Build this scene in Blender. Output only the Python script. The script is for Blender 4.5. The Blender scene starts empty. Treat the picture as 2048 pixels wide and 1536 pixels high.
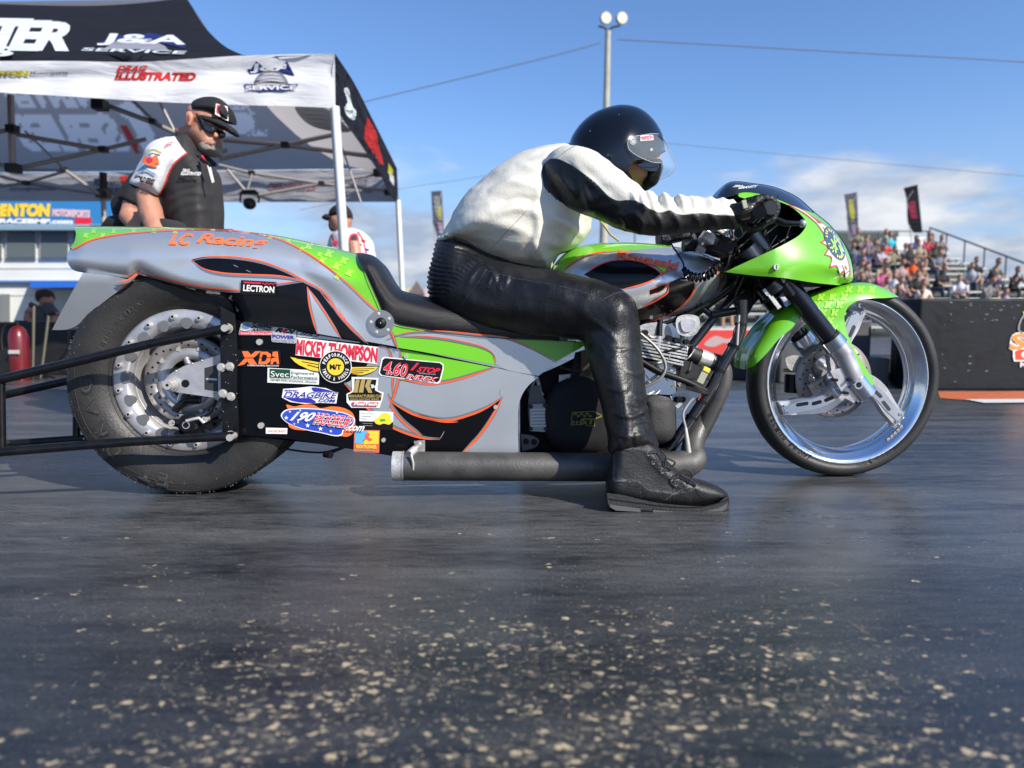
import bpy, bmesh, math, random
import numpy as np
from mathutils import Vector, Matrix, noise
from mathutils.geometry import delaunay_2d_cdt
random.seed(7)
SC = bpy.context.scene
COL = SC.collection
# ------------------------------------------------------------------ camera
F = 1420.0; CH = 0.5; HOR = 640.0
PITCH = math.atan((768 - HOR) / F)
CAM = np.array([0.0, 0.0, CH])
cam = bpy.data.cameras.new('camera'); camo = bpy.data.objects.new('camera', cam); COL.objects.link(camo)
cam.sensor_width = 36; cam.lens = 36 * F / 2048; cam.clip_start = .02; cam.clip_end = 3000
camo.location = CAM; camo.rotation_euler = (math.pi / 2 - PITCH, 0, 0)
cam.dof.use_dof = True; cam.dof.focus_distance = 2.08; cam.dof.aperture_fstop = 2.6
SC.camera = camo
_f = np.array([0, math.cos(PITCH), -math.sin(PITCH)]); _u = np.array([0, math.sin(PITCH), math.cos(PITCH)]); _r = np.array([1., 0, 0])
def ray(px, py):
    px = np.asarray(px, float)[..., None]; py = np.asarray(py, float)[..., None]
    return _f * F + _r * (px - 1024) - _u * (py - 768)
def W(px, py, Y):                                   # a point of the place at distance Y from the camera line
    d = ray(px, py); return tuple(CAM + d * (Y / d[..., 1]))
def GP(px, py):
    d = ray(px, py); return tuple(CAM + d * (-CH / d[..., 2]))
class Frame:
    def __init__(s, ox, oy, yaw):
        s.o = np.array([ox, oy, 0.]); s.yaw = yaw
        c, n = math.cos(yaw), math.sin(yaw)
        s.R = np.array([[c, n, 0], [-n, c, 0], [0, 0, 1.]])  # world->local
        s.c = s.R @ (CAM - s.o)
    def at(s, px, py, v):                           # vectorised
        d = ray(px, py) @ s.R.T
        t = (np.asarray(v, float) - s.c[1]) / d[..., 1]
        return s.c + d * t[..., None]
    def p(s, px, py, v): return tuple(float(q) for q in s.at(px, py, v))
    def px(s, P):                                   # local points -> pixel
        P = np.asarray(P, float) - s.c; Pw = P @ s.R
        z = Pw @ _f
        return 1024 + F * (Pw @ _r) / z, 768 - F * (Pw @ _u) / z
# ------------------------------------------------------------------ materials
MATS = {}
def M(name, col=(.5, .5, .5), rough=.5, metal=0., coat=0., spec=.5, bump=0., bscale=80., var=0., vscale=8., trans=0., alpha=1., emit=0., coatr=.03, sheen=0, stretch=None, ior=1.45):
    if name in MATS: return MATS[name]
    m = bpy.data.materials.new(name); m.use_nodes = True; nt = m.node_tree; b = nt.nodes['Principled BSDF']
    b.inputs['Base Color'].default_value = (*col, 1); b.inputs['Roughness'].default_value = rough
    b.inputs['Metallic'].default_value = metal; b.inputs['Coat Weight'].default_value = coat
    b.inputs['Coat Roughness'].default_value = coatr
    b.inputs['Specular IOR Level'].default_value = spec; b.inputs['IOR'].default_value = ior
    b.inputs['Transmission Weight'].default_value = trans; b.inputs['Alpha'].default_value = alpha
    if sheen: b.inputs['Sheen Weight'].default_value = sheen
    if emit: b.inputs['Emission Color'].default_value = (*col, 1); b.inputs['Emission Strength'].default_value = emit
    if bump or var:
        tc = nt.nodes.new('ShaderNodeTexCoord'); mp = nt.nodes.new('ShaderNodeMapping')
        nt.links.new(tc.outputs['Object'], mp.inputs[0])
        if stretch: mp.inputs['Scale'].default_value = stretch
    if var:
        n = nt.nodes.new('ShaderNodeTexNoise'); n.inputs['Scale'].default_value = vscale; n.inputs['Detail'].default_value = 6
        nt.links.new(mp.outputs[0], n.inputs[0])
        r = nt.nodes.new('ShaderNodeMapRange'); r.inputs[1].default_value = .3; r.inputs[2].default_value = .7
        r.inputs[3].default_value = 1 - var; r.inputs[4].default_value = 1 + var
        nt.links.new(n.outputs[0], r.inputs[0])
        mx = nt.nodes.new('ShaderNodeVectorMath'); mx.operation = 'SCALE'; mx.inputs[0].default_value = col
        nt.links.new(r.outputs[0], mx.inputs[3]); nt.links.new(mx.outputs[0], b.inputs['Base Color'])
        r2 = nt.nodes.new('ShaderNodeMapRange'); r2.inputs[1].default_value = .3; r2.inputs[2].default_value = .7
        r2.inputs[3].default_value = rough * .8; r2.inputs[4].default_value = min(1, rough * 1.25)
        nt.links.new(n.outputs[0], r2.inputs[0]); nt.links.new(r2.outputs[0], b.inputs['Roughness'])
    if bump:
        n = nt.nodes.new('ShaderNodeTexNoise'); n.inputs['Scale'].default_value = bscale; n.inputs['Detail'].default_value = 4
        nt.links.new(mp.outputs[0], n.inputs[0])
        bp = nt.nodes.new('ShaderNodeBump'); bp.inputs['Strength'].default_value = bump; bp.inputs['Distance'].default_value = .01
        nt.links.new(n.outputs[0], bp.inputs['Height']); nt.links.new(bp.outputs[0], b.inputs['Normal'])
    MATS[name] = m; return m
green = M('green_paint', (.145, .49, .012), .35, 0, 1.0)
green_dk = M('green_paint_shade', (.10, .37, .02), .35, 0, 1.0)
green_lt = M('green_paint_light', (.34, .66, .05), .35, 0, 1.0)
def metallic(name, col):
    m = M(name, col, .33, .72, 1.0, bump=.03, bscale=900, coatr=.05, var=.05, vscale=3); return m
silver = metallic('silver_paint', (.60, .62, .63))
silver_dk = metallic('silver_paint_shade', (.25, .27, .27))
black = M('black_paint', (.002, .002, .003), .35, 0, .30, .15)
blackm = M('black_metal', (.006, .006, .007), .32, 0, .2, .35, bump=.03, bscale=60, var=.3, vscale=30)
blackp = M('black_plastic', (.005, .005, .006), .5, spec=.3)
orange = M('orange_paint', (.80, .10, .02), .35, 0, 1.0)
orange_l = M('orange_letter', (.86, .16, .035), .4, 0, .6)
vinyl = M('seat_vinyl', (.010, .010, .011), .42, bump=.35, bscale=700)
rubber = M('tyre_rubber', (.024, .023, .022), .50, bump=.15, bscale=140, var=.35, vscale=9)
rubber_t = M('tyre_tread', (.020, .020, .020), .75, bump=.4, bscale=220, var=.3, vscale=30)
rubber_l = M('tyre_mark', (.055, .055, .052), .6)
alu = M('polished_aluminium', (.80, .81, .83), .13, 1.0, bump=.02, bscale=30)
alub = M('brushed_aluminium', (.50, .49, .50), .32, .6, bump=.08, bscale=60, var=.25, vscale=14)
cast = M('cast_aluminium', (.44, .44, .43), .42, .45, bump=.15, bscale=120, var=.3, vscale=20)
steel = M('zinc_bolt', (.55, .53, .48), .35, .5)
disc_m = M('brake_disc', (.30, .28, .27), .38, .5, bump=.05, bscale=60)
pipe_m = M('coated_exhaust', (.085, .083, .078), .45, .45, bump=.12, bscale=160, var=.38, vscale=9)
white_v = M('white_vinyl', (.75, .75, .72), .35, 0, .4)
red_v = M('red_vinyl', (.60, .02, .05), .35, 0, .4)
yel_v = M('yellow_vinyl', (.80, .55, .04), .35, 0, .4)
blue_v = M('blue_vinyl', (.03, .03, .32), .35, 0, .4)
dgreen_v = M('dark_green_vinyl', (.01, .06, .03), .35, 0, .4)
gold_v = M('gold_vinyl', (.50, .36, .12), .35, .3, .4)
grey_v = M('grey_vinyl', (.30, .31, .33), .4, 0, .4)
# ------------------------------------------------------------------ curves and polygons in picture units
def sp(pts, closed=True, step=4.0):
    """smooth curve through points; a third value 1 marks a corner"""
    n = len(pts); P = [Vector((p[0], p[1])) for p in pts]; cr = [len(p) > 2 and p[2] for p in pts]
    out = []
    rng = range(n if closed else n - 1)
    for i in rng:
        a, b = P[i], P[(i + 1) % n]
        pa = a - (b - a) if cr[i] or (not closed and i == 0) else P[i - 1]
        pb = b + (b - a) if cr[(i + 1) % n] or (not closed and i == n - 2) else P[(i + 2) % n]
        L = (b - a).length; k = max(1, int(L / step))
        la = max((a - pa).length, 1e-3); lb = max((pb - b).length, 1e-3)
        ma = ((b - a) / L + (a - pa) / la) * .5 * L if L > 0 else Vector((0, 0))
        mb_ = ((b - a) / L + (pb - b) / lb) * .5 * L if L > 0 else Vector((0, 0))
        for j in range(k):
            t = j / k; t2 = t * t; t3 = t2 * t
            q = a * (2 * t3 - 3 * t2 + 1) + ma * (t3 - 2 * t2 + t) + b * (-2 * t3 + 3 * t2) + mb_ * (t3 - t2)
            out.append((q.x, q.y))
    if not closed: out.append((P[-1].x, P[-1].y))
    return out
def dist_poly(Q, path, closed=True):
    Q = np.asarray(Q, float); A = np.asarray(path, float); B = np.roll(A, -1, 0)
    if not closed: A, B = A[:-1], B[:-1]
    best = np.full(len(Q), 1e18)
    for a, b in zip(A, B):
        ab = b - a; L = ab @ ab
        t = np.clip(((Q - a) @ ab) / L, 0, 1) if L > 0 else np.zeros(len(Q))
        d = Q - (a + t[:, None] * ab); best = np.minimum(best, (d * d).sum(1))
    return np.sqrt(best)
def inside(Q, path):
    Q = np.asarray(Q, float); A = np.asarray(path, float); B = np.roll(A, -1, 0); r = np.zeros(len(Q), bool)
    for (x1, y1), (x2, y2) in zip(A, B):
        if y1 == y2: continue
        c = ((y1 > Q[:, 1]) != (y2 > Q[:, 1])) & (Q[:, 0] < (x2 - x1) * (Q[:, 1] - y1) / (y2 - y1) + x1)
        r ^= c
    return r
def tess(path, g=8., rings=()):
    path = [tuple(p) for p in path]
    A = np.array(path); x0, y0 = A.min(0); x1, y1 = A.max(0)
    pts = list(path)
    area = 0.5 * sum(path[i][0] * path[(i + 1) % len(path)][1] - path[(i + 1) % len(path)][0] * path[i][1] for i in range(len(path)))
    sgn = 1 if area > 0 else -1
    gx = np.arange(x0 + g / 2, x1, g); gy = np.arange(y0 + g / 2, y1, g * .87)
    G = np.array([(x + (g / 2 if j % 2 else 0), y) for j, y in enumerate(gy) for x in gx]) if len(gx) and len(gy) else np.zeros((0, 2))
    rmax = max(rings) if rings else g * .4
    if len(G):
        k = inside(G, path); G = G[k]
        if len(G): G = G[dist_poly(G, path) > rmax + g * .3]
        pts += [tuple(p) for p in G]
    if rings:
        N = len(path)
        for rd in rings:
            R = []; stp = max(1, int(rd / 5))
            for i in range(0, N, stp):
                a = Vector(path[i - 1]); b = Vector(path[(i + 1) % N]); t = (b - a)
                if t.length < 1e-6: continue
                t.normalize(); nrm = Vector((-t.y, t.x)) * sgn
                R.append((path[i][0] + nrm.x * rd, path[i][1] + nrm.y * rd))
            R = np.array(R); k = inside(R, path); R = R[k]
            if len(R): R = R[dist_poly(R, path) > rd * .93]
            pts += [tuple(p) for p in R]
    v, e, f, *_ = delaunay_2d_cdt([Vector(p) for p in pts], [], [list(range(len(path)))], 1, 1e-4)
    return np.array([(p.x, p.y) for p in v]), [tuple(q) for q in f]
_tc = {}
def text2d(s, shear=0., bold=0.):
    k = (s, shear, bold)
    if k in _tc: return _tc[k]
    cu = bpy.data.curves.new('t', 'FONT'); cu.body = s; cu.shear = shear; cu.offset = bold; cu.resolution_u = 3
    o = bpy.data.objects.new('t', cu); COL.objects.link(o)
    dg = bpy.context.evaluated_depsgraph_get(); dg.update()
    me = bpy.data.meshes.new_from_object(o.evaluated_get(dg))
    V = np.array([v.co[:2] for v in me.vertices]) if len(me.vertices) else np.zeros((0, 2)); Fc = [tuple(p.vertices) for p in me.polygons]
    bpy.data.objects.remove(o); bpy.data.curves.remove(cu); bpy.data.meshes.remove(me)
    if len(V):
        mn, mx = V.min(0), V.max(0); V = (V - mn) / np.maximum(mx - mn, 1e-6)
    _tc[k] = (V, Fc); return _tc[k]
def split_long(P, T, L=9.):
    P = [tuple(p) for p in P]; out = []; st = [t for t in T]; mid = {}
    st2 = []
    for t in st:
        for i in range(1, len(t) - 1): st2.append((t[0], t[i], t[i + 1]))
    while st2:
        a, b, c = st2.pop(); e = [(math.dist(P[a], P[b]), a, b, c), (math.dist(P[b], P[c]), b, c, a), (math.dist(P[c], P[a]), c, a, b)]; l, p, q, r = max(e)
        if l < L: out.append((a, b, c)); continue
        k = (min(p, q), max(p, q))
        if k not in mid: mid[k] = len(P); P.append(((P[p][0] + P[q][0]) / 2, (P[p][1] + P[q][1]) / 2))
        m = mid[k]; st2 += [(p, m, r), (m, q, r)]
    return np.array(P), out
# ------------------------------------------------------------------ mesh collector
SIDE_V = [None]
class MB:
    def __init__(s): s.v = []; s.f = []; s.m = []; s.mats = []; s.sm = []
    def mi(s, m):
        if m not in s.mats: s.mats.append(m)
        return s.mats.index(m)
    def add(s, V, Fc, mat, smooth=True):
        o = len(s.v); s.v += [tuple(map(float, p)) for p in V]; k = s.mi(mat)
        for f in Fc: s.f.append(tuple(i + o for i in f)); s.m.append(k); s.sm.append(smooth)
        return s
    def poly(s, fr, path, vf, mat, off=0., g=9.):    # paint/decal on a panel surface
        P, T = tess(path, g)
        v = (vf(P) if callable(vf) else np.full(len(P), vf)) - off
        return s.add(fr.at(P[:, 0], P[:, 1], v), T, mat)
    def stroke(s, fr, pts, w, vf, mat, off=.002, closed=False, taper=False, step=4.):
        c = sp(pts, closed, step); n = len(c); P = []
        for i in range(n):
            a = Vector(c[i - 1] if (i or closed) else c[0]); b = Vector(c[(i + 1) % n] if (i < n - 1 or closed) else c[-1])
            t = (b - a).normalized(); nn = Vector((-t.y, t.x)) * w / 2
            if taper: nn *= min(1, 4 * min(i, n - 1 - i) / max(n, 1) + .15)
            P += [(c[i][0] + nn.x, c[i][1] + nn.y), (c[i][0] - nn.x, c[i][1] - nn.y)]
        P = np.array(P); v = (vf(P) if callable(vf) else np.full(len(P), vf)) - off
        fs = [(2 * i, 2 * i + 1, (2 * i + 3) % (2 * n), (2 * i + 2) % (2 * n)) for i in range(n if closed else n - 1)]
        return s.add(fr.at(P[:, 0], P[:, 1], v), fs, mat)
    def text(s, fr, st, bl, br, tl, vf, mat, off=.003, shear=0., bold=0., arc=None):
        V, T = text2d(st, shear, bold)
        if not len(V): return s
        bl, br, tl = map(np.array, (bl, br, tl))
        P = bl + V[:, :1] * (br - bl) + V[:, 1:] * (tl - bl)
        if callable(vf) and np.hypot(*(br - bl)) > 30 and vf is not SIDE_V[0]: P, T = split_long(P, T, 6.)
        if arc: P = P + np.array([0, 1.]) * (arc * 4 * (V[:, :1] - .5) ** 2)
        v = (vf(P) if callable(vf) else np.full(len(P), vf)) - off
        return s.add(fr.at(P[:, 0], P[:, 1], v), T, mat, False)
    def arctext(s, fr, st, c, r, h, a0, a1, vf, mat, off=.003, bold=.02, flip=False):
        n = len(st)
        for i, ch in enumerate(st):
            if ch == ' ': continue
            a = a0 + (a1 - a0) * (i + .5) / n; V, T = text2d(ch, 0, bold)
            w = abs(a1 - a0) / n * r * .78
            if flip: rad = r + h - V[:, 1] * h; tx = -(V[:, 0] - .5) * w
            else: rad = r + V[:, 1] * h; tx = (V[:, 0] - .5) * w
            P = np.stack([c[0] + rad * math.sin(a) + tx * math.cos(a), c[1] - rad * math.cos(a) + tx * math.sin(a)], 1)
            s.add(fr.at(P[:, 0], P[:, 1], (vf(P) if callable(vf) else np.full(len(P), vf)) - off), T, mat, False)
        return s
    def tube(s, pts, r, mat, seg=12, cap=True, rr=None, flat=1., smoothpath=0):
        P = [Vector(p) for p in pts]
        R = rr if rr is not None else [r] * len(P)
        if smoothpath:
            Q = []; RR = []
            for i in range(len(P) - 1):
                a, b = P[i], P[i + 1]; pa = P[i - 1] if i else a - (b - a); pb = P[i + 2] if i + 2 < len(P) else b + (b - a)
                for j in range(smoothpath):
                    t = j / smoothpath; t2 = t * t; t3 = t2 * t; ma = (b - pa) * .5; mb2 = (pb - a) * .5
                    Q.append(a * (2 * t3 - 3 * t2 + 1) + ma * (t3 - 2 * t2 + t) + b * (-2 * t3 + 3 * t2) + mb2 * (t3 - t2)); RR.append(R[i] * (1 - t) + R[i + 1] * t)
            Q.append(P[-1]); RR.append(R[-1]); P, R = Q, RR
        n = len(P); V = []; N = None
        for i in range(n):
            t = (P[min(i + 1, n - 1)] - P[max(i - 1, 0)]).normalized()
            if N is None: N = t.cross(Vector((0, 0, 1)) if abs(t.z) < .9 else Vector((0, 1, 0))).normalized()
            else: N = (N - t * N.dot(t)).normalized()
            Bn = t.cross(N)
            for k in range(seg):
                a = 2 * math.pi * k / seg; V.append(P[i] + N * (R[i] * math.cos(a)) + Bn * (R[i] * flat * math.sin(a)))
        fs = [(i * seg + k, i * seg + (k + 1) % seg, (i + 1) * seg + (k + 1) % seg, (i + 1) * seg + k) for i in range(n - 1) for k in range(seg)]
        s.add(V, fs, mat)
        if cap:
            s.add([V[k] for k in range(seg)], [tuple(reversed(range(seg)))], mat, False)
            s.add([V[(n - 1) * seg + k] for k in range(seg)], [tuple(range(seg))], mat, False)
        return s
    def box(s, c, size, mat, rot=None, bev=0.):
        bm = bmesh.new(); bmesh.ops.create_cube(bm, size=1)
        for v in bm.verts: v.co = Vector((v.co.x * size[0], v.co.y * size[1], v.co.z * size[2]))
        if bev: bmesh.ops.bevel(bm, geom=bm.edges[:], offset=bev, segments=2, affect='EDGES', profile=.5)
        Rm = Matrix(rot).to_3x3() if rot is not None else Matrix.Identity(3)
        V = [Rm @ v.co + Vector(c) for v in bm.verts]
        s.add(V, [tuple(v.index for v in f.verts) for f in bm.faces], mat, False); bm.free(); return s
    def ball(s, c, r, mat, seg=12, sc=(1, 1, 1), rot=None):
        V = []; fs = []; ring = seg; h = seg // 2
        Rm = Matrix(rot).to_3x3() if rot is not None else Matrix.Identity(3)
        for i in range(h + 1):
            th = math.pi * i / h
            for k in range(ring):
                a = 2 * math.pi * k / ring
                V.append(Rm @ Vector((r * sc[0] * math.sin(th) * math.cos(a), r * sc[1] * math.sin(th) * math.sin(a), r * sc[2] * math.cos(th))) + Vector(c))
        for i in range(h):
            for k in range(ring): fs.append((i * ring + k, (i + 1) * ring + k, (i + 1) * ring + (k + 1) % ring, i * ring + (k + 1) % ring))
        return s.add(V, fs, mat)
    def lathe(s, c, prof, mat, seg=64, closed=False, smooth=True, a0=0, a1=2 * math.pi):
        """profile of (v, radius) turned about the bike's lateral axis through c=(u,w)"""
        n = len(prof); V = []; full = abs(a1 - a0 - 2 * math.pi) < 1e-6; S = seg if full else seg + 1
        for k in range(S):
            a = a0 + (a1 - a0) * k / seg
            for (v, r) in prof: V.append((c[0] + r * math.cos(a), v, c[1] + r * math.sin(a)))
        fs = []
        for k in range(seg):
            k2 = (k + 1) % S
            for i in range(n if closed else n - 1):
                j = (i + 1) % n; fs.append((k * n + i, k2 * n + i, k2 * n + j, k * n + j))
        return s.add(V, fs, mat, smooth)
    def prism(s, P2, v0, v1, mat, place, smooth=False, bev=0.):
        """extruded outline: place(a,b,v) -> point"""
        P, T = tess(P2, 1e9) if False else (np.array(P2), None)
        v, e, f, *_ = delaunay_2d_cdt([Vector(p) for p in P2], [], [list(range(len(P2)))], 1, 1e-7)
        n = len(v)
        s.add([place(p.x, p.y, v0) for p in v] + [place(p.x, p.y, v1) for p in v], [tuple(q) for q in f] + [tuple(i + n for i in reversed(q)) for q in f], mat, False)
        k = len(P2); A = [place(p[0], p[1], v0) for p in P2] + [place(p[0], p[1], v1) for p in P2]
        s.add(A, [(i, (i + 1) % k, (i + 1) % k + k, i + k) for i in range(k)], mat, smooth); return s
    def mesh(s, name):
        me = bpy.data.meshes.new(name); me.from_pydata(s.v, [], s.f)
        for m in s.mats: me.materials.append(m)
        me.polygons.foreach_set('material_index', s.m); me.polygons.foreach_set('use_smooth', s.sm); me.update(); return me
    def build(s, name, parent=None, fr=None, recalc=True, **tags):
        me = s.mesh(name)
        if recalc:
            bm = bmesh.new(); bm.from_mesh(me); bmesh.ops.recalc_face_normals(bm, faces=bm.faces[:]); bm.to_mesh(me); bm.free()
        o = bpy.data.objects.new(name, me); COL.objects.link(o)
        if parent is not None: o.parent = parent
        elif fr is not None: o.location = fr.o; o.rotation_euler = (0, 0, fr.yaw)
        tag(o, **tags); return o
def tag(o, label=None, cat=None, group=None, kind=None):
    if label: o['label'] = label
    if cat: o['category'] = cat
    if group: o['group'] = group
    if kind: o['kind'] = kind
    return o
def empty(name, loc, rz=0., **t):
    o = bpy.data.objects.new(name, None); COL.objects.link(o); o.location = loc; o.rotation_euler = (0, 0, rz); o.empty_display_size = .1
    return tag(o, **t)
def vround(edge, hw, R, v0=0., vc=0., power=.5, closed=False):
    """lateral position of a panel: rounds from v0 at the edge polyline to -hw inside"""
    def f(P):
        d = np.clip(dist_poly(P, edge, closed) / R, 0, 1); k = (1 - (1 - d) ** 2) ** power
        c = vc(P) if callable(vc) else vc
        return c - (v0 + (hw - v0) * k)
    return f
def pillow(mb, fr, path, hw, R, mat, vc=0., g=8., power=.5, step=5.):
    """closed rounded solid with this outline"""
    vfun = vround(path, hw, R, 0., vc, power, True)
    P, T = tess(path, g, rings=(g * .18, g * .55, g * 1.1))
    near = vfun(P); c = vc(P) if callable(vc) else np.full(len(P), vc)
    d = dist_poly(P, path); edge = d < .05
    V = fr.at(P[:, 0], P[:, 1], near)
    base = fr.at(P[:, 0], P[:, 1], c)
    # the far side mirrors the near one about the middle surface
    Fv = V.copy(); Fv[:, 1] = 2 * c - near; Fv[:, 0] = V[:, 0]
    Fv[:, 0] = base[:, 0] + (base[:, 0] - V[:, 0]); Fv[:, 2] = base[:, 2] + (base[:, 2] - V[:, 2])
    # keep the far side a true mirror image in the lateral axis
    Fv[:, 0] = V[:, 0]; Fv[:, 2] = V[:, 2]
    n = len(P); m = {}; VV = [tuple(p) for p in V]
    for i in range(n):
        if edge[i]: m[i] = i
        else: m[i] = len(VV); VV.append(tuple(Fv[i]))
    mb.add(VV, T + [tuple(m[i] for i in reversed(t)) for t in T], mat); return vfun
def remesh(mb, name, voxel, smooth=6, mats=None, factor=.5):
    me = mb.mesh('tmp'); o = bpy.data.objects.new('tmp', me); COL.objects.link(o)
    md = o.modifiers.new('r', 'REMESH'); md.mode = 'VOXEL'; md.voxel_size = voxel; md.use_smooth_shade = True
    if smooth: s = o.modifiers.new('s', 'SMOOTH'); s.factor = factor; s.iterations = smooth
    dg = bpy.context.evaluated_depsgraph_get(); dg.update()
    m2 = bpy.data.meshes.new_from_object(o.evaluated_get(dg)); m2.name = name
    bpy.data.objects.remove(o); bpy.data.meshes.remove(me)
    m2.materials.clear()
    for m in (mats or mb.mats[:1]): m2.materials.append(m)
    m2.polygons.foreach_set('material_index', [0] * len(m2.polygons)); m2.polygons.foreach_set('use_smooth', [True] * len(m2.polygons))
    return m2
def displace(me, fn):
    N = len(me.vertices); co = np.empty(N * 3); no = np.empty(N * 3); me.vertices.foreach_get('co', co); me.vertices.foreach_get('normal', no)
    co = co.reshape(-1, 3); no = no.reshape(-1, 3); h = np.asarray(fn(co, no)); co += no * h[:, None]
    me.vertices.foreach_set('co', co.ravel()); me.update()
def vnoise(co, scale, seed=0.):
    return np.array([noise.noise(Vector((c[0] * scale[0] + seed, c[1] * scale[1], c[2] * scale[2]))) for c in co])
def link_mesh(me, name, parent=None, fr=None, **t):
    o = bpy.data.objects.new(name, me); COL.objects.link(o)
    if parent is not None: o.parent = parent
    elif fr is not None: o.location = fr.o; o.rotation_euler = (0, 0, fr.yaw)
    return tag(o, **t)
# ------------------------------------------------------------------ light and sky
SUN = Vector((math.sin(math.radians(50)) * math.cos(math.radians(34)), -math.cos(math.radians(50)) * math.cos(math.radians(34)), math.sin(math.radians(34))))
sl = bpy.data.lights.new('sun', 'SUN'); sl.energy = 5.0; sl.angle = math.radians(.53); sl.color = (1, .93, .83)
so = bpy.data.objects.new('sun', sl); COL.objects.link(so); so.rotation_euler = SUN.to_track_quat('Z', 'Y').to_euler()
w = bpy.data.worlds.new('World'); SC.world = w; w.use_nodes = True; nt = w.node_tree
for n in list(nt.nodes): nt.nodes.remove(n)
def N(nt, t, **kw):
    n = nt.nodes.new(t)
    for k, v in kw.items():
        if k.startswith('i'): n.inputs[int(k[1:])].default_value = v
        else: setattr(n, k, v)
    return n
out = N(nt, 'ShaderNodeOutputWorld'); bg = N(nt, 'ShaderNodeBackground', i1=.115)
sky = N(nt, 'ShaderNodeTexSky'); sky.sky_type = 'NISHITA'; sky.sun_disc = False
sky.sun_elevation = math.radians(34); sky.sun_rotation = math.atan2(SUN.x, SUN.y); sky.air_density = 1.0; sky.dust_density = .3; sky.ozone_density = 4.0
tc = N(nt, 'ShaderNodeTexCoord'); sep = N(nt, 'ShaderNodeSeparateXYZ'); nt.links.new(tc.outputs['Generated'], sep.inputs[0])
# cloud banks low over the horizon, thinning upwards
mp = N(nt, 'ShaderNodeMapping'); mp.inputs['Scale'].default_value = (1, 1, 3.2); nt.links.new(tc.outputs['Generated'], mp.inputs[0])
n1 = N(nt, 'ShaderNodeTexNoise'); n1.inputs['Scale'].default_value = 3.6; n1.inputs['Detail'].default_value = 9; n1.inputs['Roughness'].default_value = .58
nt.links.new(mp.outputs[0], n1.inputs[0])
mr = N(nt, 'ShaderNodeMapRange', i1=.04, i2=.36, i3=.31, i4=-.22); nt.links.new(sep.outputs[2], mr.inputs[0])
ad = N(nt, 'ShaderNodeMath', operation='ADD'); nt.links.new(n1.outputs[0], ad.inputs[0]); nt.links.new(mr.outputs[0], ad.inputs[1])
cl = N(nt, 'ShaderNodeMapRange', i1=.56, i2=.76, i3=0., i4=.95); cl.interpolation_type = 'SMOOTHSTEP'; nt.links.new(ad.outputs[0], cl.inputs[0])
n2 = N(nt, 'ShaderNodeTexNoise'); n2.inputs['Scale'].default_value = 7; n2.inputs['Detail'].default_value = 6; nt.links.new(mp.outputs[0], n2.inputs[0])
cc = N(nt, 'ShaderNodeMix', data_type='RGBA'); cc.inputs[6].default_value = (2.5, 3.0, 3.9, 1); cc.inputs[7].default_value = (5.6, 5.7, 5.9, 1)
cr2 = N(nt, 'ShaderNodeMapRange', i1=.42, i2=.66, i3=0., i4=1.); nt.links.new(n2.outputs[0], cr2.inputs[0]); nt.links.new(cr2.outputs[0], cc.inputs[0])
mix = N(nt, 'ShaderNodeMix', data_type='RGBA'); nt.links.new(cl.outputs[0], mix.inputs[0]); tn = N(nt, 'ShaderNodeVectorMath', operation='MULTIPLY'); tn.inputs[1].default_value = (.86, .98, 1.16); nt.links.new(sky.outputs[0], tn.inputs[0]); nt.links.new(tn.outputs[0], mix.inputs[6]); nt.links.new(cc.outputs[2], mix.inputs[7])
hz_ = N(nt, 'ShaderNodeMapRange', i1=.30, i2=.0, i3=0., i4=.60); hz_.interpolation_type = 'SMOOTHSTEP'; nt.links.new(sep.outputs[2], hz_.inputs[0])
mix2 = N(nt, 'ShaderNodeMix', data_type='RGBA'); mix2.inputs[7].default_value = (2.6, 3.3, 4.4, 1); nt.links.new(hz_.outputs[0], mix2.inputs[0]); nt.links.new(tn.outputs[0], mix2.inputs[6]); nt.links.new(mix2.outputs[2], mix.inputs[6])
nt.links.new(mix.outputs[2], bg.inputs[0]); nt.links.new(bg.outputs[0], out.inputs[0])
SC.view_settings.view_transform = 'Standard'; SC.view_settings.look = 'None'; SC.view_settings.exposure = 0.5
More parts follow.
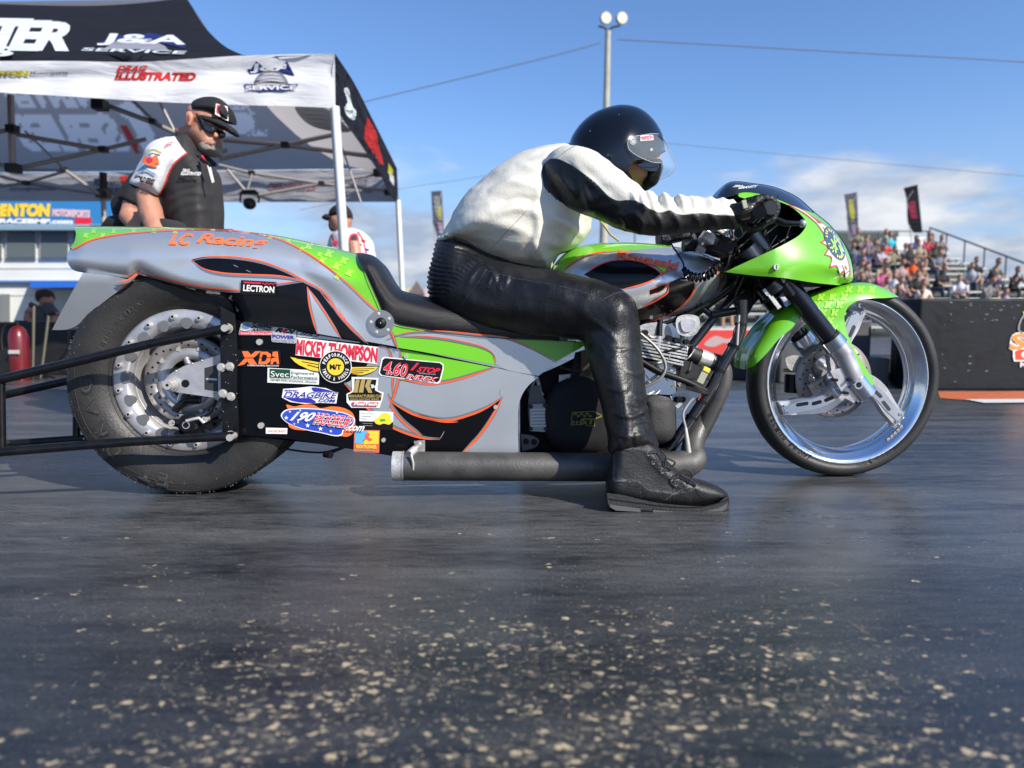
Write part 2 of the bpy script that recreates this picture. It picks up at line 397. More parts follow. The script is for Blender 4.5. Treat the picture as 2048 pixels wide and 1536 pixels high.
# ------------------------------------------------------------------ ground
def ground_mat():
    m = bpy.data.materials.new('rubbered_track'); m.use_nodes = True; nt = m.node_tree; b = nt.nodes['Principled BSDF']; L = nt.links.new
    tc = N(nt, 'ShaderNodeTexCoord')
    def nz(scale, stretch=(1, 1, 1), det=6, ro=.55):
        mp = N(nt, 'ShaderNodeMapping'); mp.inputs['Scale'].default_value = stretch; L(tc.outputs['Object'], mp.inputs[0])
        n = N(nt, 'ShaderNodeTexNoise'); n.inputs['Scale'].default_value = scale; n.inputs['Detail'].default_value = det; n.inputs['Roughness'].default_value = ro
        L(mp.outputs[0], n.inputs[0]); return n.outputs[0]
    def rng(x, a, b_, c, d, st='LINEAR'):
        r = N(nt, 'ShaderNodeMapRange', i1=a, i2=b_, i3=c, i4=d); r.interpolation_type = st; L(x, r.inputs[0]); return r.outputs[0]
    def mul(a, b_): k = N(nt, 'ShaderNodeMath', operation='MULTIPLY'); L(a, k.inputs[0]); (L(b_, k.inputs[1]) if not isinstance(b_, float) else k.inputs[1].__setattr__('default_value', b_)); return k.outputs[0]
    def add(a, b_): k = N(nt, 'ShaderNodeMath', operation='ADD'); L(a, k.inputs[0]); (L(b_, k.inputs[1]) if not isinstance(b_, float) else k.inputs[1].__setattr__('default_value', b_)); return k.outputs[0]
    streak = nz(2.2, (.45, 2.6, 1), 10, .68); fine = nz(34, (.38, 1.6, 1), 7, .7); big = nz(.9, (.3, 1.4, 1), 4); grit = nz(210, (.8, 1, 1), 4, .7)
    sepx = N(nt, 'ShaderNodeSeparateXYZ'); L(tc.outputs['Object'], sepx.inputs[0]); X, Y = sepx.outputs[0], sepx.outputs[1]
    # bare aggregate showing through the rubber: a worn patch close to the lane edge
    vo = N(nt, 'ShaderNodeTexVoronoi'); vo.inputs['Scale'].default_value = 92; vo.inputs['Randomness'].default_value = 1
    mpv = N(nt, 'ShaderNodeMapping'); mpv.inputs['Scale'].default_value = (.62, 1, 1)
    wob = N(nt, 'ShaderNodeTexNoise'); wob.inputs['Scale'].default_value = 60; wob.inputs['Detail'].default_value = 3; L(tc.outputs['Object'], wob.inputs[0])
    wv = N(nt, 'ShaderNodeVectorMath', operation='MULTIPLY_ADD'); wv.inputs[1].default_value = (.022, .022, 0); L(wob.outputs[1], wv.inputs[0]); L(tc.outputs['Object'], wv.inputs[2])
    L(wv.outputs[0], mpv.inputs[0]); L(mpv.outputs[0], vo.inputs[0])
    rad = N(nt, 'ShaderNodeSeparateColor'); L(vo.outputs['Color'], rad.inputs[0])
    patch = nz(6.5, (.8, 1.5, 1), 5, .6)
    ym = rng(Y, 1.30, .88, 0., 1., 'SMOOTHSTEP'); xm1 = rng(X, -.75, -.2, 0., 1., 'SMOOTHSTEP'); xm2 = rng(X, .78, .35, .12, 1., 'SMOOTHSTEP')
    zone = mul(mul(ym, xm1), xm2)
    far = mul(rng(Y, 1.9, 1.2, .0, .16), rng(patch, .5, .62, 0., 1.))
    dens = add(mul(zone, rng(patch, .38, .54, .30, 1.3)), far)
    size = mul(rng(rad.outputs[0], 0, 1, .12, .58), 1.0)
    thr = N(nt, 'ShaderNodeMath', operation='LESS_THAN'); L(vo.outputs['Distance'], thr.inputs[0]); L(size, thr.inputs[1])
    soft = N(nt, 'ShaderNodeMapRange', i3=1., i4=0.); soft.interpolation_type = 'SMOOTHSTEP'; L(vo.outputs['Distance'], soft.inputs[0]); L(mul(size, .55), soft.inputs[1]); L(size, soft.inputs[2])
    pick = N(nt, 'ShaderNodeMath', operation='LESS_THAN'); L(rad.outputs[1], pick.inputs[0]); L(dens, pick.inputs[1])
    chip = mul(mul(soft.outputs[0], pick.outputs[0]), rng(nz(190, (.6, 1, 1), 3), .34, .52, .1, 1.))
    vb = N(nt, 'ShaderNodeTexVoronoi'); vb.inputs['Scale'].default_value = 36; L(mpv.outputs[0], vb.inputs[0]); rb = N(nt, 'ShaderNodeSeparateColor'); L(vb.outputs['Color'], rb.inputs[0])
    bsz = rng(rb.outputs[0], 0, 1, .10, .40); bs = N(nt, 'ShaderNodeMapRange', i3=1., i4=0.); bs.interpolation_type = 'SMOOTHSTEP'; L(vb.outputs['Distance'], bs.inputs[0]); L(mul(bsz, .5), bs.inputs[1]); L(bsz, bs.inputs[2])
    pb_ = N(nt, 'ShaderNodeMath', operation='LESS_THAN'); L(rb.outputs[1], pb_.inputs[0]); L(mul(dens, .38), pb_.inputs[1])
    chip = add(chip, mul(mul(bs.outputs[0], pb_.outputs[0]), rng(nz(120, (1, 1, 1), 4), .40, .56, .05, 1.)))
    # small crumbs
    v2 = N(nt, 'ShaderNodeTexVoronoi'); v2.inputs['Scale'].default_value = 150; L(wv.outputs[0], v2.inputs[0])
    sc2 = N(nt, 'ShaderNodeSeparateColor'); L(v2.outputs['Color'], sc2.inputs[0])
    cr = mul(rng(v2.outputs['Distance'], .12, .28, 1., 0.), rng(sc2.outputs[0], 0., 1., 1., 0.))
    pk2 = N(nt, 'ShaderNodeMath', operation='LESS_THAN'); L(sc2.outputs[1], pk2.inputs[0]); L(add(mul(dens, 1.1), rng(streak, .5, .75, .02, .12)), pk2.inputs[1])
    crumb = mul(mul(cr, pk2.outputs[0]), 1.4)
    worn = mul(mul(rng(nz(95, (.55, 1, 1), 8, .75), .50, .66, 0., 1.), rng(patch, .46, .60, 0., .75)), zone)
    v4 = N(nt, 'ShaderNodeTexVoronoi'); v4.inputs['Scale'].default_value = 230; L(tc.outputs['Object'], v4.inputs[0]); s4 = N(nt, 'ShaderNodeSeparateColor'); L(v4.outputs['Color'], s4.inputs[0])
    p4 = N(nt, 'ShaderNodeMath', operation='LESS_THAN'); L(s4.outputs[1], p4.inputs[0]); L(rng(big, .4, .65, .012, .05), p4.inputs[1]); sparkle_specks = mul(mul(rng(v4.outputs['Distance'], .14, .30, 1., 0.), p4.outputs[0]), .85)  # sparse tiny pale specks, sparkle painted into the track colour
    sp0 = N(nt, 'ShaderNodeMath', operation='MAXIMUM'); L(sparkle_specks, sp0.inputs[0]); L(crumb, sp0.inputs[1])
    spots = N(nt, 'ShaderNodeMath', operation='MAXIMUM'); L(add(chip, mul(worn, .55)), spots.inputs[0]); L(sp0.outputs[0], spots.inputs[1]); spots.use_clamp = True
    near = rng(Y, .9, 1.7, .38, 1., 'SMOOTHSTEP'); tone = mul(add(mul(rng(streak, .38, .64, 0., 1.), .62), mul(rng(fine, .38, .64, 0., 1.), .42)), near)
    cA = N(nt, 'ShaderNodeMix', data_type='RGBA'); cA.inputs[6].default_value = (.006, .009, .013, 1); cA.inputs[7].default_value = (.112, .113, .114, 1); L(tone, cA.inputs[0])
    cB = N(nt, 'ShaderNodeMix', data_type='RGBA', blend_type='MULTIPLY'); cB.inputs[0].default_value = 1; L(cA.outputs[2], cB.inputs[6])
    g2 = N(nt, 'ShaderNodeCombineColor'); q = rng(grit, .38, .62, .55, 1.5)
    for i in range(3): L(q, g2.inputs[i])
    L(g2.outputs[0], cB.inputs[7])
    stone = N(nt, 'ShaderNodeMix', data_type='RGBA'); stone.inputs[6].default_value = (.13, .12, .095, 1); stone.inputs[7].default_value = (.50, .41, .26, 1); L(rad.outputs[2], stone.inputs[0])
    cC = N(nt, 'ShaderNodeMix', data_type='RGBA'); L(spots.outputs[0], cC.inputs[0]); L(cB.outputs[2], cC.inputs[6]); L(stone.outputs[2], cC.inputs[7])
    L(cC.outputs[2], b.inputs['Base Color'])
    ro = add(mul(rng(big, .3, .7, 0., 1.), .20), rng(fine, .3, .7, .16, .30)); r2 = add(ro, mul(spots.outputs[0], .3)); L(r2, b.inputs['Roughness'])
    b.inputs['Specular IOR Level'].default_value = .5
    bp = N(nt, 'ShaderNodeBump'); bp.inputs['Strength'].default_value = .28; bp.inputs['Distance'].default_value = .004
    L(add(add(mul(fine, .5), mul(grit, .35)), mul(streak, .6)), bp.inputs['Height']); L(bp.outputs[0], b.inputs['Normal'])
    return m
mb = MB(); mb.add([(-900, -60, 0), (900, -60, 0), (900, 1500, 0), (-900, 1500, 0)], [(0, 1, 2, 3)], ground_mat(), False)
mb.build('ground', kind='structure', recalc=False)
# ================================================================== the drag motorcycle
BK = Frame(0.0, 2.2, math.radians(3.7))
bike = empty('drag_motorcycle', tuple(BK.o), BK.yaw, label='long low green and silver drag racing motorcycle carrying the crouched rider', cat='motorcycle')
B = BK.p
RC = B(372, 762, -.125); RCu, RCw = RC[0], RC[2]; RR = RCw + .002
# ---- rear wheel
rw = MB()
prof = [(-.098, .196), (-.118, .206), (-.140, .226), (-.152, .258), (-.154, .290), (-.149, .314), (-.139, .328)]
k = RR / .337
prof = [(v, r * k) for v, r in prof]
tread = [(-.139, .328 * k), (-.127, RR - .004), (-.10, RR - .001), (0, RR), (.10, RR - .001), (.127, RR - .004), (.139, .328 * k)]
wheel = MB(); wheel.lathe((RCu, RCw), prof, rubber, 128); wheel.lathe((RCu, RCw), [(-v, r) for v, r in reversed(prof)], rubber, 128)
wheel.lathe((RCu, RCw), tread, rubber_t, 128)
# moulded rings and letters on the sidewall
pr_ = np.array(prof)
for r in (.2165, .300, .3215):
    vv_ = float(np.interp(r * k, pr_[:, 1], pr_[:, 0])); wheel.lathe((RCu, RCw), [(vv_ + .001, (r - .0016) * k), (vv_ - .0018, r * k), (vv_ + .001, (r + .0016) * k)], rubber, 128)
c0 = (372, 762)
def tyre_v(P):
    r = np.hypot((P[:, 0] - 372) / 1.0, P[:, 1] - 762) / 238 * RR
    pr = np.array(prof); return np.interp(r, pr[:, 1], pr[:, 0])
for dx, m, b_ in ((0, rubber_l, .03), (.0006, rubber, -.008)):
    wheel.arctext(BK, 'DRAG', c0, 186, 31, math.radians(-140), math.radians(-86), tyre_v, m, .0015 + dx, b_)
    wheel.arctext(BK, 'ET', c0, 186, 31, math.radians(-172), math.radians(-152), tyre_v, m, .0015 + dx, b_)
wheel.arctext(BK, 'MADE WITH CARE  DRAG SLICK ONLY', c0, 176, 9, math.radians(-74), math.radians(-28), tyre_v, rubber_l, .001, .0)
rwo = empty('rear_wheel', (0, 0, 0)); rwo.parent = bike
# rubber nibs left on the tread
nb = wheel; random.seed(3)
for i in range(150):
    a = random.uniform(math.pi * .62, math.pi * 1.75); v = random.uniform(-.153, -.128); r = np.interp(v, [-.154, -.139, -.127], [.290 * k, .328 * k, RR - .004])
    c = (RCu + r * math.cos(a), v - .001, RCw + r * math.sin(a)); l = random.uniform(.002, .006)
    nb.tube([c, (c[0] + l * math.cos(a + random.uniform(-.8, .8)), c[1] - random.uniform(0, .003), c[2] + l * math.sin(a))], .0007, M('rubber_nib', (.13, .13, .125), .6), 4)
wheel.build('tyre', rwo)
rim = MB()
rim.lathe((RCu, RCw), [(-.095, .150), (-.113, .152), (-.124, .160), (-.128, .166), (-.128, .197), (-.124, .2035), (-.112, .205), (-.09, .204)], alub, 96)
rim.lathe((RCu, RCw), [(-.113, .152), (-.06, .146), (-.05, .138), (-.04, .132), (.06, .132), (.11, .19)], alub, 96)
rim.lathe((RCu, RCw), [(-.118, .1585), (-.105, .158), (-.1, .150)], cast, 96)
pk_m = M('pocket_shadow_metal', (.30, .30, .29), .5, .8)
for i in range(16):
    a = 2 * math.pi * (i + .35) / 16; a2 = a + math.pi / 16
    c = (RCu + .184 * math.cos(a), -.128, RCw + .184 * math.sin(a))
    rim.tube([(c[0], -.122, c[2]), (c[0], -.131, c[2])], .0095, alub, 16)
    rim.tube([(c[0], -.131, c[2]), (c[0], -.138, c[2])], .0068, steel, 6)
    rim.tube([(c[0], -.138, c[2]), (c[0], -.1385, c[2])], .0038, blackp, 8)
    # scalloped pocket between the bolts
    P = []
    for t, rr_ in [(-.105, .170), (-.06, .178), (.0, .180), (.06, .178), (.105, .170), (.09, .1605), (-.09, .1605)]: P.append((t + a2, rr_))
    pc = sp(P, True, .02)
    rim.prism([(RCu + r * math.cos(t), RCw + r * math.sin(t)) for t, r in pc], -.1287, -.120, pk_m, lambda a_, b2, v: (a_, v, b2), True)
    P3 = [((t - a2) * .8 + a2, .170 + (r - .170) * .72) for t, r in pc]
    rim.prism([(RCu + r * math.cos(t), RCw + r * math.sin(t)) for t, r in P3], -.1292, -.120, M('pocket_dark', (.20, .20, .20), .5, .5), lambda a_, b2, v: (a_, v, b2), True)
rim.build('rim', rwo)
hub = MB()
for i in range(5):
    a = 2 * math.pi * i / 5 + .5
    for s in (-1, 1):
        hub.tube([(RCu + .03 * math.cos(a + s * .5), -.03, RCw + .03 * math.sin(a + s * .5)), (RCu + .09 * math.cos(a + s * .16), -.05, RCw + .09 * math.sin(a + s * .16)), (RCu + .136 * math.cos(a + s * .24), -.045, RCw + .136 * math.sin(a + s * .24))], .012, cast, 8, rr=[.016, .011, .013])
hub.lathe((RCu, RCw), [(-.085, .0), (-.085, .03), (-.06, .042), (.0, .045)], cast, 32)
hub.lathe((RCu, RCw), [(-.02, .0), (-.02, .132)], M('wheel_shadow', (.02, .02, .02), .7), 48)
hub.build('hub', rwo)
dk = MB(); NS = 96
dk.lathe((RCu, RCw), [(-.090, .094), (-.096, .094), (-.096, .128), (-.090, .128)], disc_m, NS, True)
dk.lathe((RCu, RCw), [(-.092, .060), (-.098, .060), (-.098, .093), (-.092, .093)], alub, NS, True)
for i in range(36):
    a = 2 * math.pi * i / 36; r = .101 + .0085 * (i % 3)
    dk.tube([(RCu + r * math.cos(a), -.0965, RCw + r * math.sin(a)), (RCu + r * math.cos(a), -.0955, RCw + r * math.sin(a))], .0034, blackp, 10)
for i in range(10):
    a = 2 * math.pi * i / 10; dk.tube([(RCu + .0935 * math.cos(a), -.100, RCw + .0935 * math.sin(a)), (RCu + .0935 * math.cos(a), -.09, RCw + .0935 * math.sin(a))], .006, steel, 12)
for i in range(5):
    a = 2 * math.pi * i / 5 + .2
    dk.tube([(RCu + .03 * math.cos(a), -.093, RCw + .03 * math.sin(a)), (RCu + .066 * math.cos(a + .25), -.095, RCw + .066 * math.sin(a + .25))], .009, alub, 8)
dk.build('brake_disc', rwo)
# ---- axle plate, swingarm bracket, caliper
def plate(mb, pts, v0, v1, mat, holes=None):
    mb.prism([tuple(p) for p in pts], v0, v1, mat, lambda a_, b2, v: B(a_, b2, v)); return mb
sw = MB()
AX = (346, 768)
plate(sw, sp([(331, 757, 1), (345, 745), (368, 732, 1), (441, 709, 1), (441, 797, 1), (350, 784, 1), (334, 778)], True, 6), -.160, -.148, alub)
plate(sw, [(409, 736), (436, 729), (436, 783), (409, 779)], -.1606, -.159, M('window_dark', (.03, .035, .035), .4))
plate(sw, [(412, 756), (434, 757), (434, 761), (412, 760)], -.1612, -.1600, steel)
a0 = B(345, 768, -.16)
for r, v1, m in ((.021, -.170, alub), (.017, -.182, cast), (.0125, -.196, steel)): sw.tube([(a0[0], -.15, a0[2]), (a0[0], v1, a0[2])], r, m, 6 if r == .017 else 20)
sw.tube([(a0[0], -.1962, a0[2]), (a0[0], -.1965, a0[2])], .004, blackp, 10)
a1 = B(371, 767, -.16); sw.tube([(a1[0], -.1612, a1[2]), (a1[0], -.16, a1[2])], .011, blackp, 14)
for q in ((428, 716), (352, 742), (385, 727), (404, 721)):
    c = B(*q, -.16); sw.ball((c[0], -.160, c[2]), .003, steel, 8)
sw.build('axle_plate', bike)
br = MB()
plate(br, sp([(441, 612, 1), (470, 628, 1), (475, 700), (474, 780), (477, 868), (474, 882, 1), (445, 876, 1), (441, 760)], True, 10), -.190, -.150, blackm)
for q in ((456, 657, .012), (443, 735, .0105), (460, 733, .0105), (446, 787, .0105), (462, 793, .0105), (461, 871, .012)):
    c = B(q[0], q[1], -.19); br.tube([(c[0], -.19, c[2]), (c[0], -.1925, c[2])], q[2] * 1.15, steel, 16); br.tube([(c[0], -.1925, c[2]), (c[0], -.2, c[2])], q[2] * .85, steel, 6)
for i in range(24):
    q = (random.uniform(442, 474), random.uniform(640, 880)); c = B(*q, -.1903); br.ball(c, random.uniform(.0006, .0014), alub, 6)
br.build('swingarm_bracket', bike)
cal = MB()
cc_ = B(378, 848, -.15)
cal.ball(cc_, .030, blackm, 20, (1.1, .55, 1)); cal.tube([(cc_[0], -.16, cc_[2]), (cc_[0], -.172, cc_[2])], .019, blackm, 20)
cal.tube([(cc_[0], -.172, cc_[2]), (cc_[0], -.1725, cc_[2])], .0105, alub, 20); cal.tube([(cc_[0], -.1725, cc_[2]), (cc_[0], -.173, cc_[2])], .008, blackm, 20)
for q in ((346, 845), (412, 838)): c = B(*q, -.155); cal.tube([(c[0], -.14, c[2]), (c[0], -.165, c[2])], .009, steel, 8); cal.tube([c, cc_], .011, blackm, 8)
for q in ((422, 853), (398, 868), (358, 868)): c = B(*q, -.15); cal.tube([(c[0], -.13, c[2]), (c[0], -.162, c[2])], .010, blackm, 10)
cal.tube([B(405, 838, -.16), B(424, 822, -.165), B(432, 800, -.165)], .004, blackp, 8); cal.tube([B(400, 800, -.12), B(372, 800, -.12), B(350, 820, -.12)], .012, blackm, 8)
cal.tube([B(372, 842, -.172), B(398, 836, -.165), B(408, 846, -.165)], .005, cast, 8)
cal.build('brake_caliper', bike)
# ---- wheelie bars
wb = MB()
wb.tube([B(456, 656, -.215), B(300, 688, -.22), B(0, 759, -.24), B(-260, 822, -.27)], .0125, blackm, 16)
wb.tube([B(466, 872, -.215), B(250, 884, -.22), B(0, 904, -.24), B(-280, 926, -.27)], .0125, blackm, 16)
wb.tube([B(156, 757, .13), B(0, 792, .11), B(-260, 850, .08)], .0125, blackm, 12)
wb.tube([B(165, 877, .13), B(15, 888, .11), B(-260, 905, .08)], .0125, blackm, 12)
wb.tube([B(2, 762, -.235), B(4, 900, -.235)], .010, blackm, 12)
wb.tube([B(153, 760, .13), B(153, 878, .13)], .011, blackm, 12)
wb.tube([B(300, 720, .16), B(156, 757, .13)], .0125, blackm, 12); wb.tube([B(300, 860, .16), B(165, 877, .13)], .0125, blackm, 12)
wb.tube([B(2, 892, -.235), B(15, 888, .11)], .010, blackm, 12); wb.tube([B(0, 766, -.235), B(4, 790, .11)], .010, blackm, 12)
for q in ((456, 656), (466, 872)): c = B(*q, -.2); wb.tube([(c[0], -.19, c[2]), (c[0], -.23, c[2])], .010, steel, 8)
wb.build('wheelie_bar', bike)
ww = MB(); c = B(-262, 880, -.1)
ww.lathe((c[0], .045), [(-.12, .02), (-.12, .045), (-.09, .045), (-.09, .02)], rubber, 32, True); ww.build('wheelie_bar_wheel', bike)
# ---- tail cowl with its paint
TOP = sp([(152, 452, 1), (250, 453), (380, 455), (480, 462), (560, 472), (640, 489), (714, 507, 1)], False)
SEATE = sp([(714, 507, 1), (737, 560), (756, 603), (770, 633), (792, 648), (830, 656), (900, 667), (1000, 676), (1168, 683, 1)], False)
SEAM = sp([(1168, 692, 1), (1113, 724, 1), (1077, 752, 1), (1000, 736), (780, 691), (640, 668), (476, 640, 1)], False)
TAILB = sp([(476, 640, 1), (455, 600), (400, 588), (330, 568), (276, 544, 1), (262, 556, 1), (215, 552), (165, 545), (145, 539), (134, 520), (137, 503), (148, 485), (152, 468), (150, 455), (152, 452, 1)], False)
COWL = TOP[:-1] + SEATE + SEAM[:-1] + TAILB[:-1]
def cowl_v(P):
    P = np.asarray(P, float)
    d = np.clip(dist_poly(P, TOP, False) / 62, 0, 1); k = np.sqrt(1 - (1 - d) ** 2)
    hw = np.interp(P[:, 0], [130, 260, 420, 760, 1168], [.162, .186, .188, .182, .165])
    db = np.clip(dist_poly(P, TAILB, False) / 26, 0, 1); kb = 1 - .13 * (1 - db) ** 2
    # sculpted hollow along the flank and the soft shoulder above it
    cr = np.interp(P[:, 0], [300, 440, 600, 720], [560, 500, 545, 640]); s = np.exp(-((P[:, 1] - cr) / 26) ** 2) * np.clip((P[:, 0] - 330) / 120, 0, 1) * np.clip((740 - P[:, 0]) / 80, 0, 1)
    return -(hw * k * kb - .008 * s)
def shell(mb, fr, path, vf, mat, g=9, mirror=True, rings=(2, 6, 12), off=0.):
    P, T = tess(path, g, rings); v = vf(P) - off; V = fr.at(P[:, 0], P[:, 1], v); mb.add(V, T, mat)
    if mirror: V2 = V.copy(); V2[:, 1] *= -1; mb.add(V2, [tuple(reversed(t)) for t in T], mat)
    return mb
def bridge(mb, fr, path, vf, mat):                     # cross-piece between the near edge and its mirror
    P = np.array(path); v = vf(P) if callable(vf) else np.full(len(P), vf); V = fr.at(P[:, 0], P[:, 1], v); V2 = V.copy(); V2[:, 1] *= -1; n = len(P)
    return mb.add(np.vstack([V, V2]), [(i, i + 1, i + 1 + n, i + n) for i in range(n - 1)], mat)
G1 = sp([(145, 499, 1), (180, 481), (230, 470), (300, 463), (380, 459.5), (440, 460), (505, 466), (560, 479), (602, 499), (650, 530), (700, 571), (735, 605), (764, 630, 1)], False)
SE1 = [p for p in SEATE if p[1] < 628]; SE2 = [p for p in SEATE if p[1] >= 628]; TB1 = [p for p in TAILB if not (p[0] < 160 and p[1] < 499)]; TB2 = [p for p in TAILB if p[0] < 160 and p[1] < 499]
cw = MB(); shell(cw, BK, G1 + SE2 + SEAM[:-1] + TB1, cowl_v, silver, 6)
shell(cw, BK, TOP + SE1[1:] + list(reversed(G1)) + TB2[:-1], cowl_v, green, 8, rings=(1, 3, 6))
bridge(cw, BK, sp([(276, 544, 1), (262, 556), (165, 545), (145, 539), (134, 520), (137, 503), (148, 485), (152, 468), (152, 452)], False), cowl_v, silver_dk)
G2 = [(783, 650), (830, 656), (900, 667), (1000, 676), (1168, 683), (1166, 692), (1113, 723), (1058, 692), (1009, 674), (960, 668), (880, 662), (820, 664), (781, 672)]
cw.poly(BK, G2, cowl_v, green, .0012)
G3 = sp([(783, 674, 1), (860, 675), (920, 684), (975, 699), (987, 709), (990, 730, 1), (900, 713), (794, 695, 1)], True)
cw.poly(BK, G3, cowl_v, green, .0012)
BL1 = sp([(383, 519, 1), (405, 514), (460, 513), (520, 522), (570, 540), (609, 561, 1), (560, 552), (500, 549), (440, 545), (405, 536)], True)
cw.poly(BK, BL1, cowl_v, black, .0014)
BL2 = sp([(276, 545, 1), (312, 554), (420, 576), (490, 579), (530, 571), (609, 561, 1), (640, 578), (656, 593), (673, 622), (700, 655), (729, 683, 1), (640, 668), (476, 640, 1), (455, 600), (400, 588), (330, 568)], True)
cw.poly(BK, BL2, cowl_v, black, .0014)
SPK = sp([(614, 573, 1), (626, 590), (648, 622), (680, 675, 1), (656, 671), (634, 667, 1), (626, 640), (619, 612)], True)
cw.poly(BK, SPK, cowl_v, silver, .0026)
SLV = sp([(781, 671, 1), (820, 664), (880, 662), (960, 669), (1009, 674), (1058, 693), (1113, 724, 1), (1076, 751, 1), (1009, 738), (992, 729, 1), (987, 709), (960, 693), (920, 682), (860, 673), (800, 671)], True)
cw.poly(BK, SLV, cowl_v, silver_dk if False else silver, .0014)
# shaded airbrush edges and orange pinstripes
for pts, wdt, m, tp in [(G1, 3.0, orange, 0), ([(385, 530), (420, 552), (470, 562), (520, 566), (560, 563), (606, 560)], 6, silver_dk, 1)]:
    cw.stroke(BK, pts if m is not orange else G1, wdt, cowl_v, m, .0034, taper=tp) if m is orange else None
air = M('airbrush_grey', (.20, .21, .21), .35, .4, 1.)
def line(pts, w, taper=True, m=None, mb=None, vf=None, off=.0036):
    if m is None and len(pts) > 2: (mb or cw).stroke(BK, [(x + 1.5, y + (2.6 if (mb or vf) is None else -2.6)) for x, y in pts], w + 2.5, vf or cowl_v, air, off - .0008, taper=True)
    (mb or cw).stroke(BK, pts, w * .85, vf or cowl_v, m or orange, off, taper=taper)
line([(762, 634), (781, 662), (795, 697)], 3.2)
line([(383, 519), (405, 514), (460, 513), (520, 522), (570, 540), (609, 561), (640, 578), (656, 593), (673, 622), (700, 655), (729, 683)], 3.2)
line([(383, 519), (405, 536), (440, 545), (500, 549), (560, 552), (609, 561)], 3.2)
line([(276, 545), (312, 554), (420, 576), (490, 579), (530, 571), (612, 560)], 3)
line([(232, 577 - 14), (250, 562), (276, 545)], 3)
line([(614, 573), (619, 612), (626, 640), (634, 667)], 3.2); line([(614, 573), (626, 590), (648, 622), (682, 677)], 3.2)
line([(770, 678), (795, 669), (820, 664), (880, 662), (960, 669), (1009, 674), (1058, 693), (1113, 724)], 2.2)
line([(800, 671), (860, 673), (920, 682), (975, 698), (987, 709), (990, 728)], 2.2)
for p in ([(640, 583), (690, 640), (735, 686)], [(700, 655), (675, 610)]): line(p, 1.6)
# tone-on-tone block letters down the green
def kk(mb, x, y, s, vf, m=green_lt, ang=0., off=.0022, col=None):
    ca, sa = math.cos(ang), math.sin(ang)
    def T(a, b_): return (x + (a * ca - b_ * sa) * s, y + (a * sa + b_ * ca) * s)
    V = [T(0, 1), T(.12, .72), T(.2, .72), T(.27, .3), T(.18, .3), T(.26, 0), T(.72, 0), T(.66, .28), T(.58, .28), T(.56, .4), T(.88, .12), T(.82, .0), T(1.25, 0), T(1.2, .28), T(1.12, .28), T(.86, .5), T(1.02, .74), T(1.12, .74), T(1.06, 1), T(.62, 1), T(.66, .8), T(.56, .62), T(.52, .72), T(.6, .72), T(.55, 1)]
    mb.poly(BK, V, vf, m, off, 5)
random.seed(5)
for i, (x, y) in enumerate([(182, 457), (222, 457), (262, 457), (302, 457), (166, 466), (200, 466), (345, 457)]): kk(cw, x, y, 9, cowl_v, ang=.02)
for i, (x, y, s, a) in enumerate([(572, 474, 11, .22), (612, 483, 13, .25), (652, 497, 14, .3), (682, 512, 13, .3), (640, 512, 12, .35), (668, 522, 14, .38), (694, 536, 13, .4), (600, 492, 9, .3), (536, 469, 8, .2), (672, 545, 11, .5), (636, 503, 8, .3)]): kk(cw, x, y, s, cowl_v, ang=a)
cw.text(BK, 'LC', (337, 489), (383, 490), (341, 466), cowl_v, orange_l, .0052, .35, .025)
cw.text(BK, 'Racing', (391, 491), (533, 501), (396, 465), cowl_v, orange_l, .0052, .35, .025)
for q in ((467, 530), (492, 540)): cw.stroke(BK, [q, (q[0] + 9, q[1] + 4)], .8, cowl_v, grey_v, .003)
cw.build('tail_cowl', bike)
# mud flap under the tail
fl = MB(); FL = sp([(166, 545, 1), (220, 551), (262, 560, 1), (243, 577), (215, 598), (178, 628), (152, 652), (132, 659), (104, 660, 1), (118, 632), (142, 588)], True)
vfl = lambda P: -.168 + .00035 * np.maximum(P[:, 1] - 560, 0)
P, T = tess(FL, 10); V1 = BK.at(P[:, 0], P[:, 1], vfl(P)); V2 = BK.at(P[:, 0], P[:, 1], vfl(P) + .006)
fl.add(V1, T, silver); fl.add(V2, T, silver); bridge(fl, BK, FL + FL[:1], vfl, silver)
fl.stroke(BK, [(243, 577), (262, 560), (275, 548)], 3, vfl, orange, .002)
V2[:, 1] = -V1[:, 1]; fl.add(V2, T, silver); fl.build('tail_fin', bike)
# black hood over the tyre, standing in for the shade under the cowl
nf = MB(); nf.lathe((RCu, RCw), [(-.158, RR * .80), (-.160, RR + .02), (0, RR + .035), (.160, RR + .02), (.158, RR * .80)], black, 32, a0=math.radians(18), a1=math.radians(95)); nf.build('arch_shade_hood', bike)
# round plate on the cowl flank
rp = MB(); c = B(762, 646, -.186)
rp.tube([(c[0], -.176, c[2]), (c[0], -.189, c[2])], .036, M('grey_anodised', (.28, .29, .30), .4, .6), 40); rp.ball((c[0], -.189, c[2]), .0155, blackp, 20, (1, .6, 1)); rp.ball((c[0], -.197, c[2]), .002, steel, 8)
for a in range(5):
    a = a * 1.257 + .5; q = (c[0] + .027 * math.cos(a), -.189, c[2] + .027 * math.sin(a)); rp.tube([q, (q[0], -.1905, q[2])], .0036, white_v, 10); rp.tube([(q[0], -.1905, q[2]), (q[0], -.1908, q[2])], .0016, blackp, 6)
rp.build('seat_boss_plate', bike)
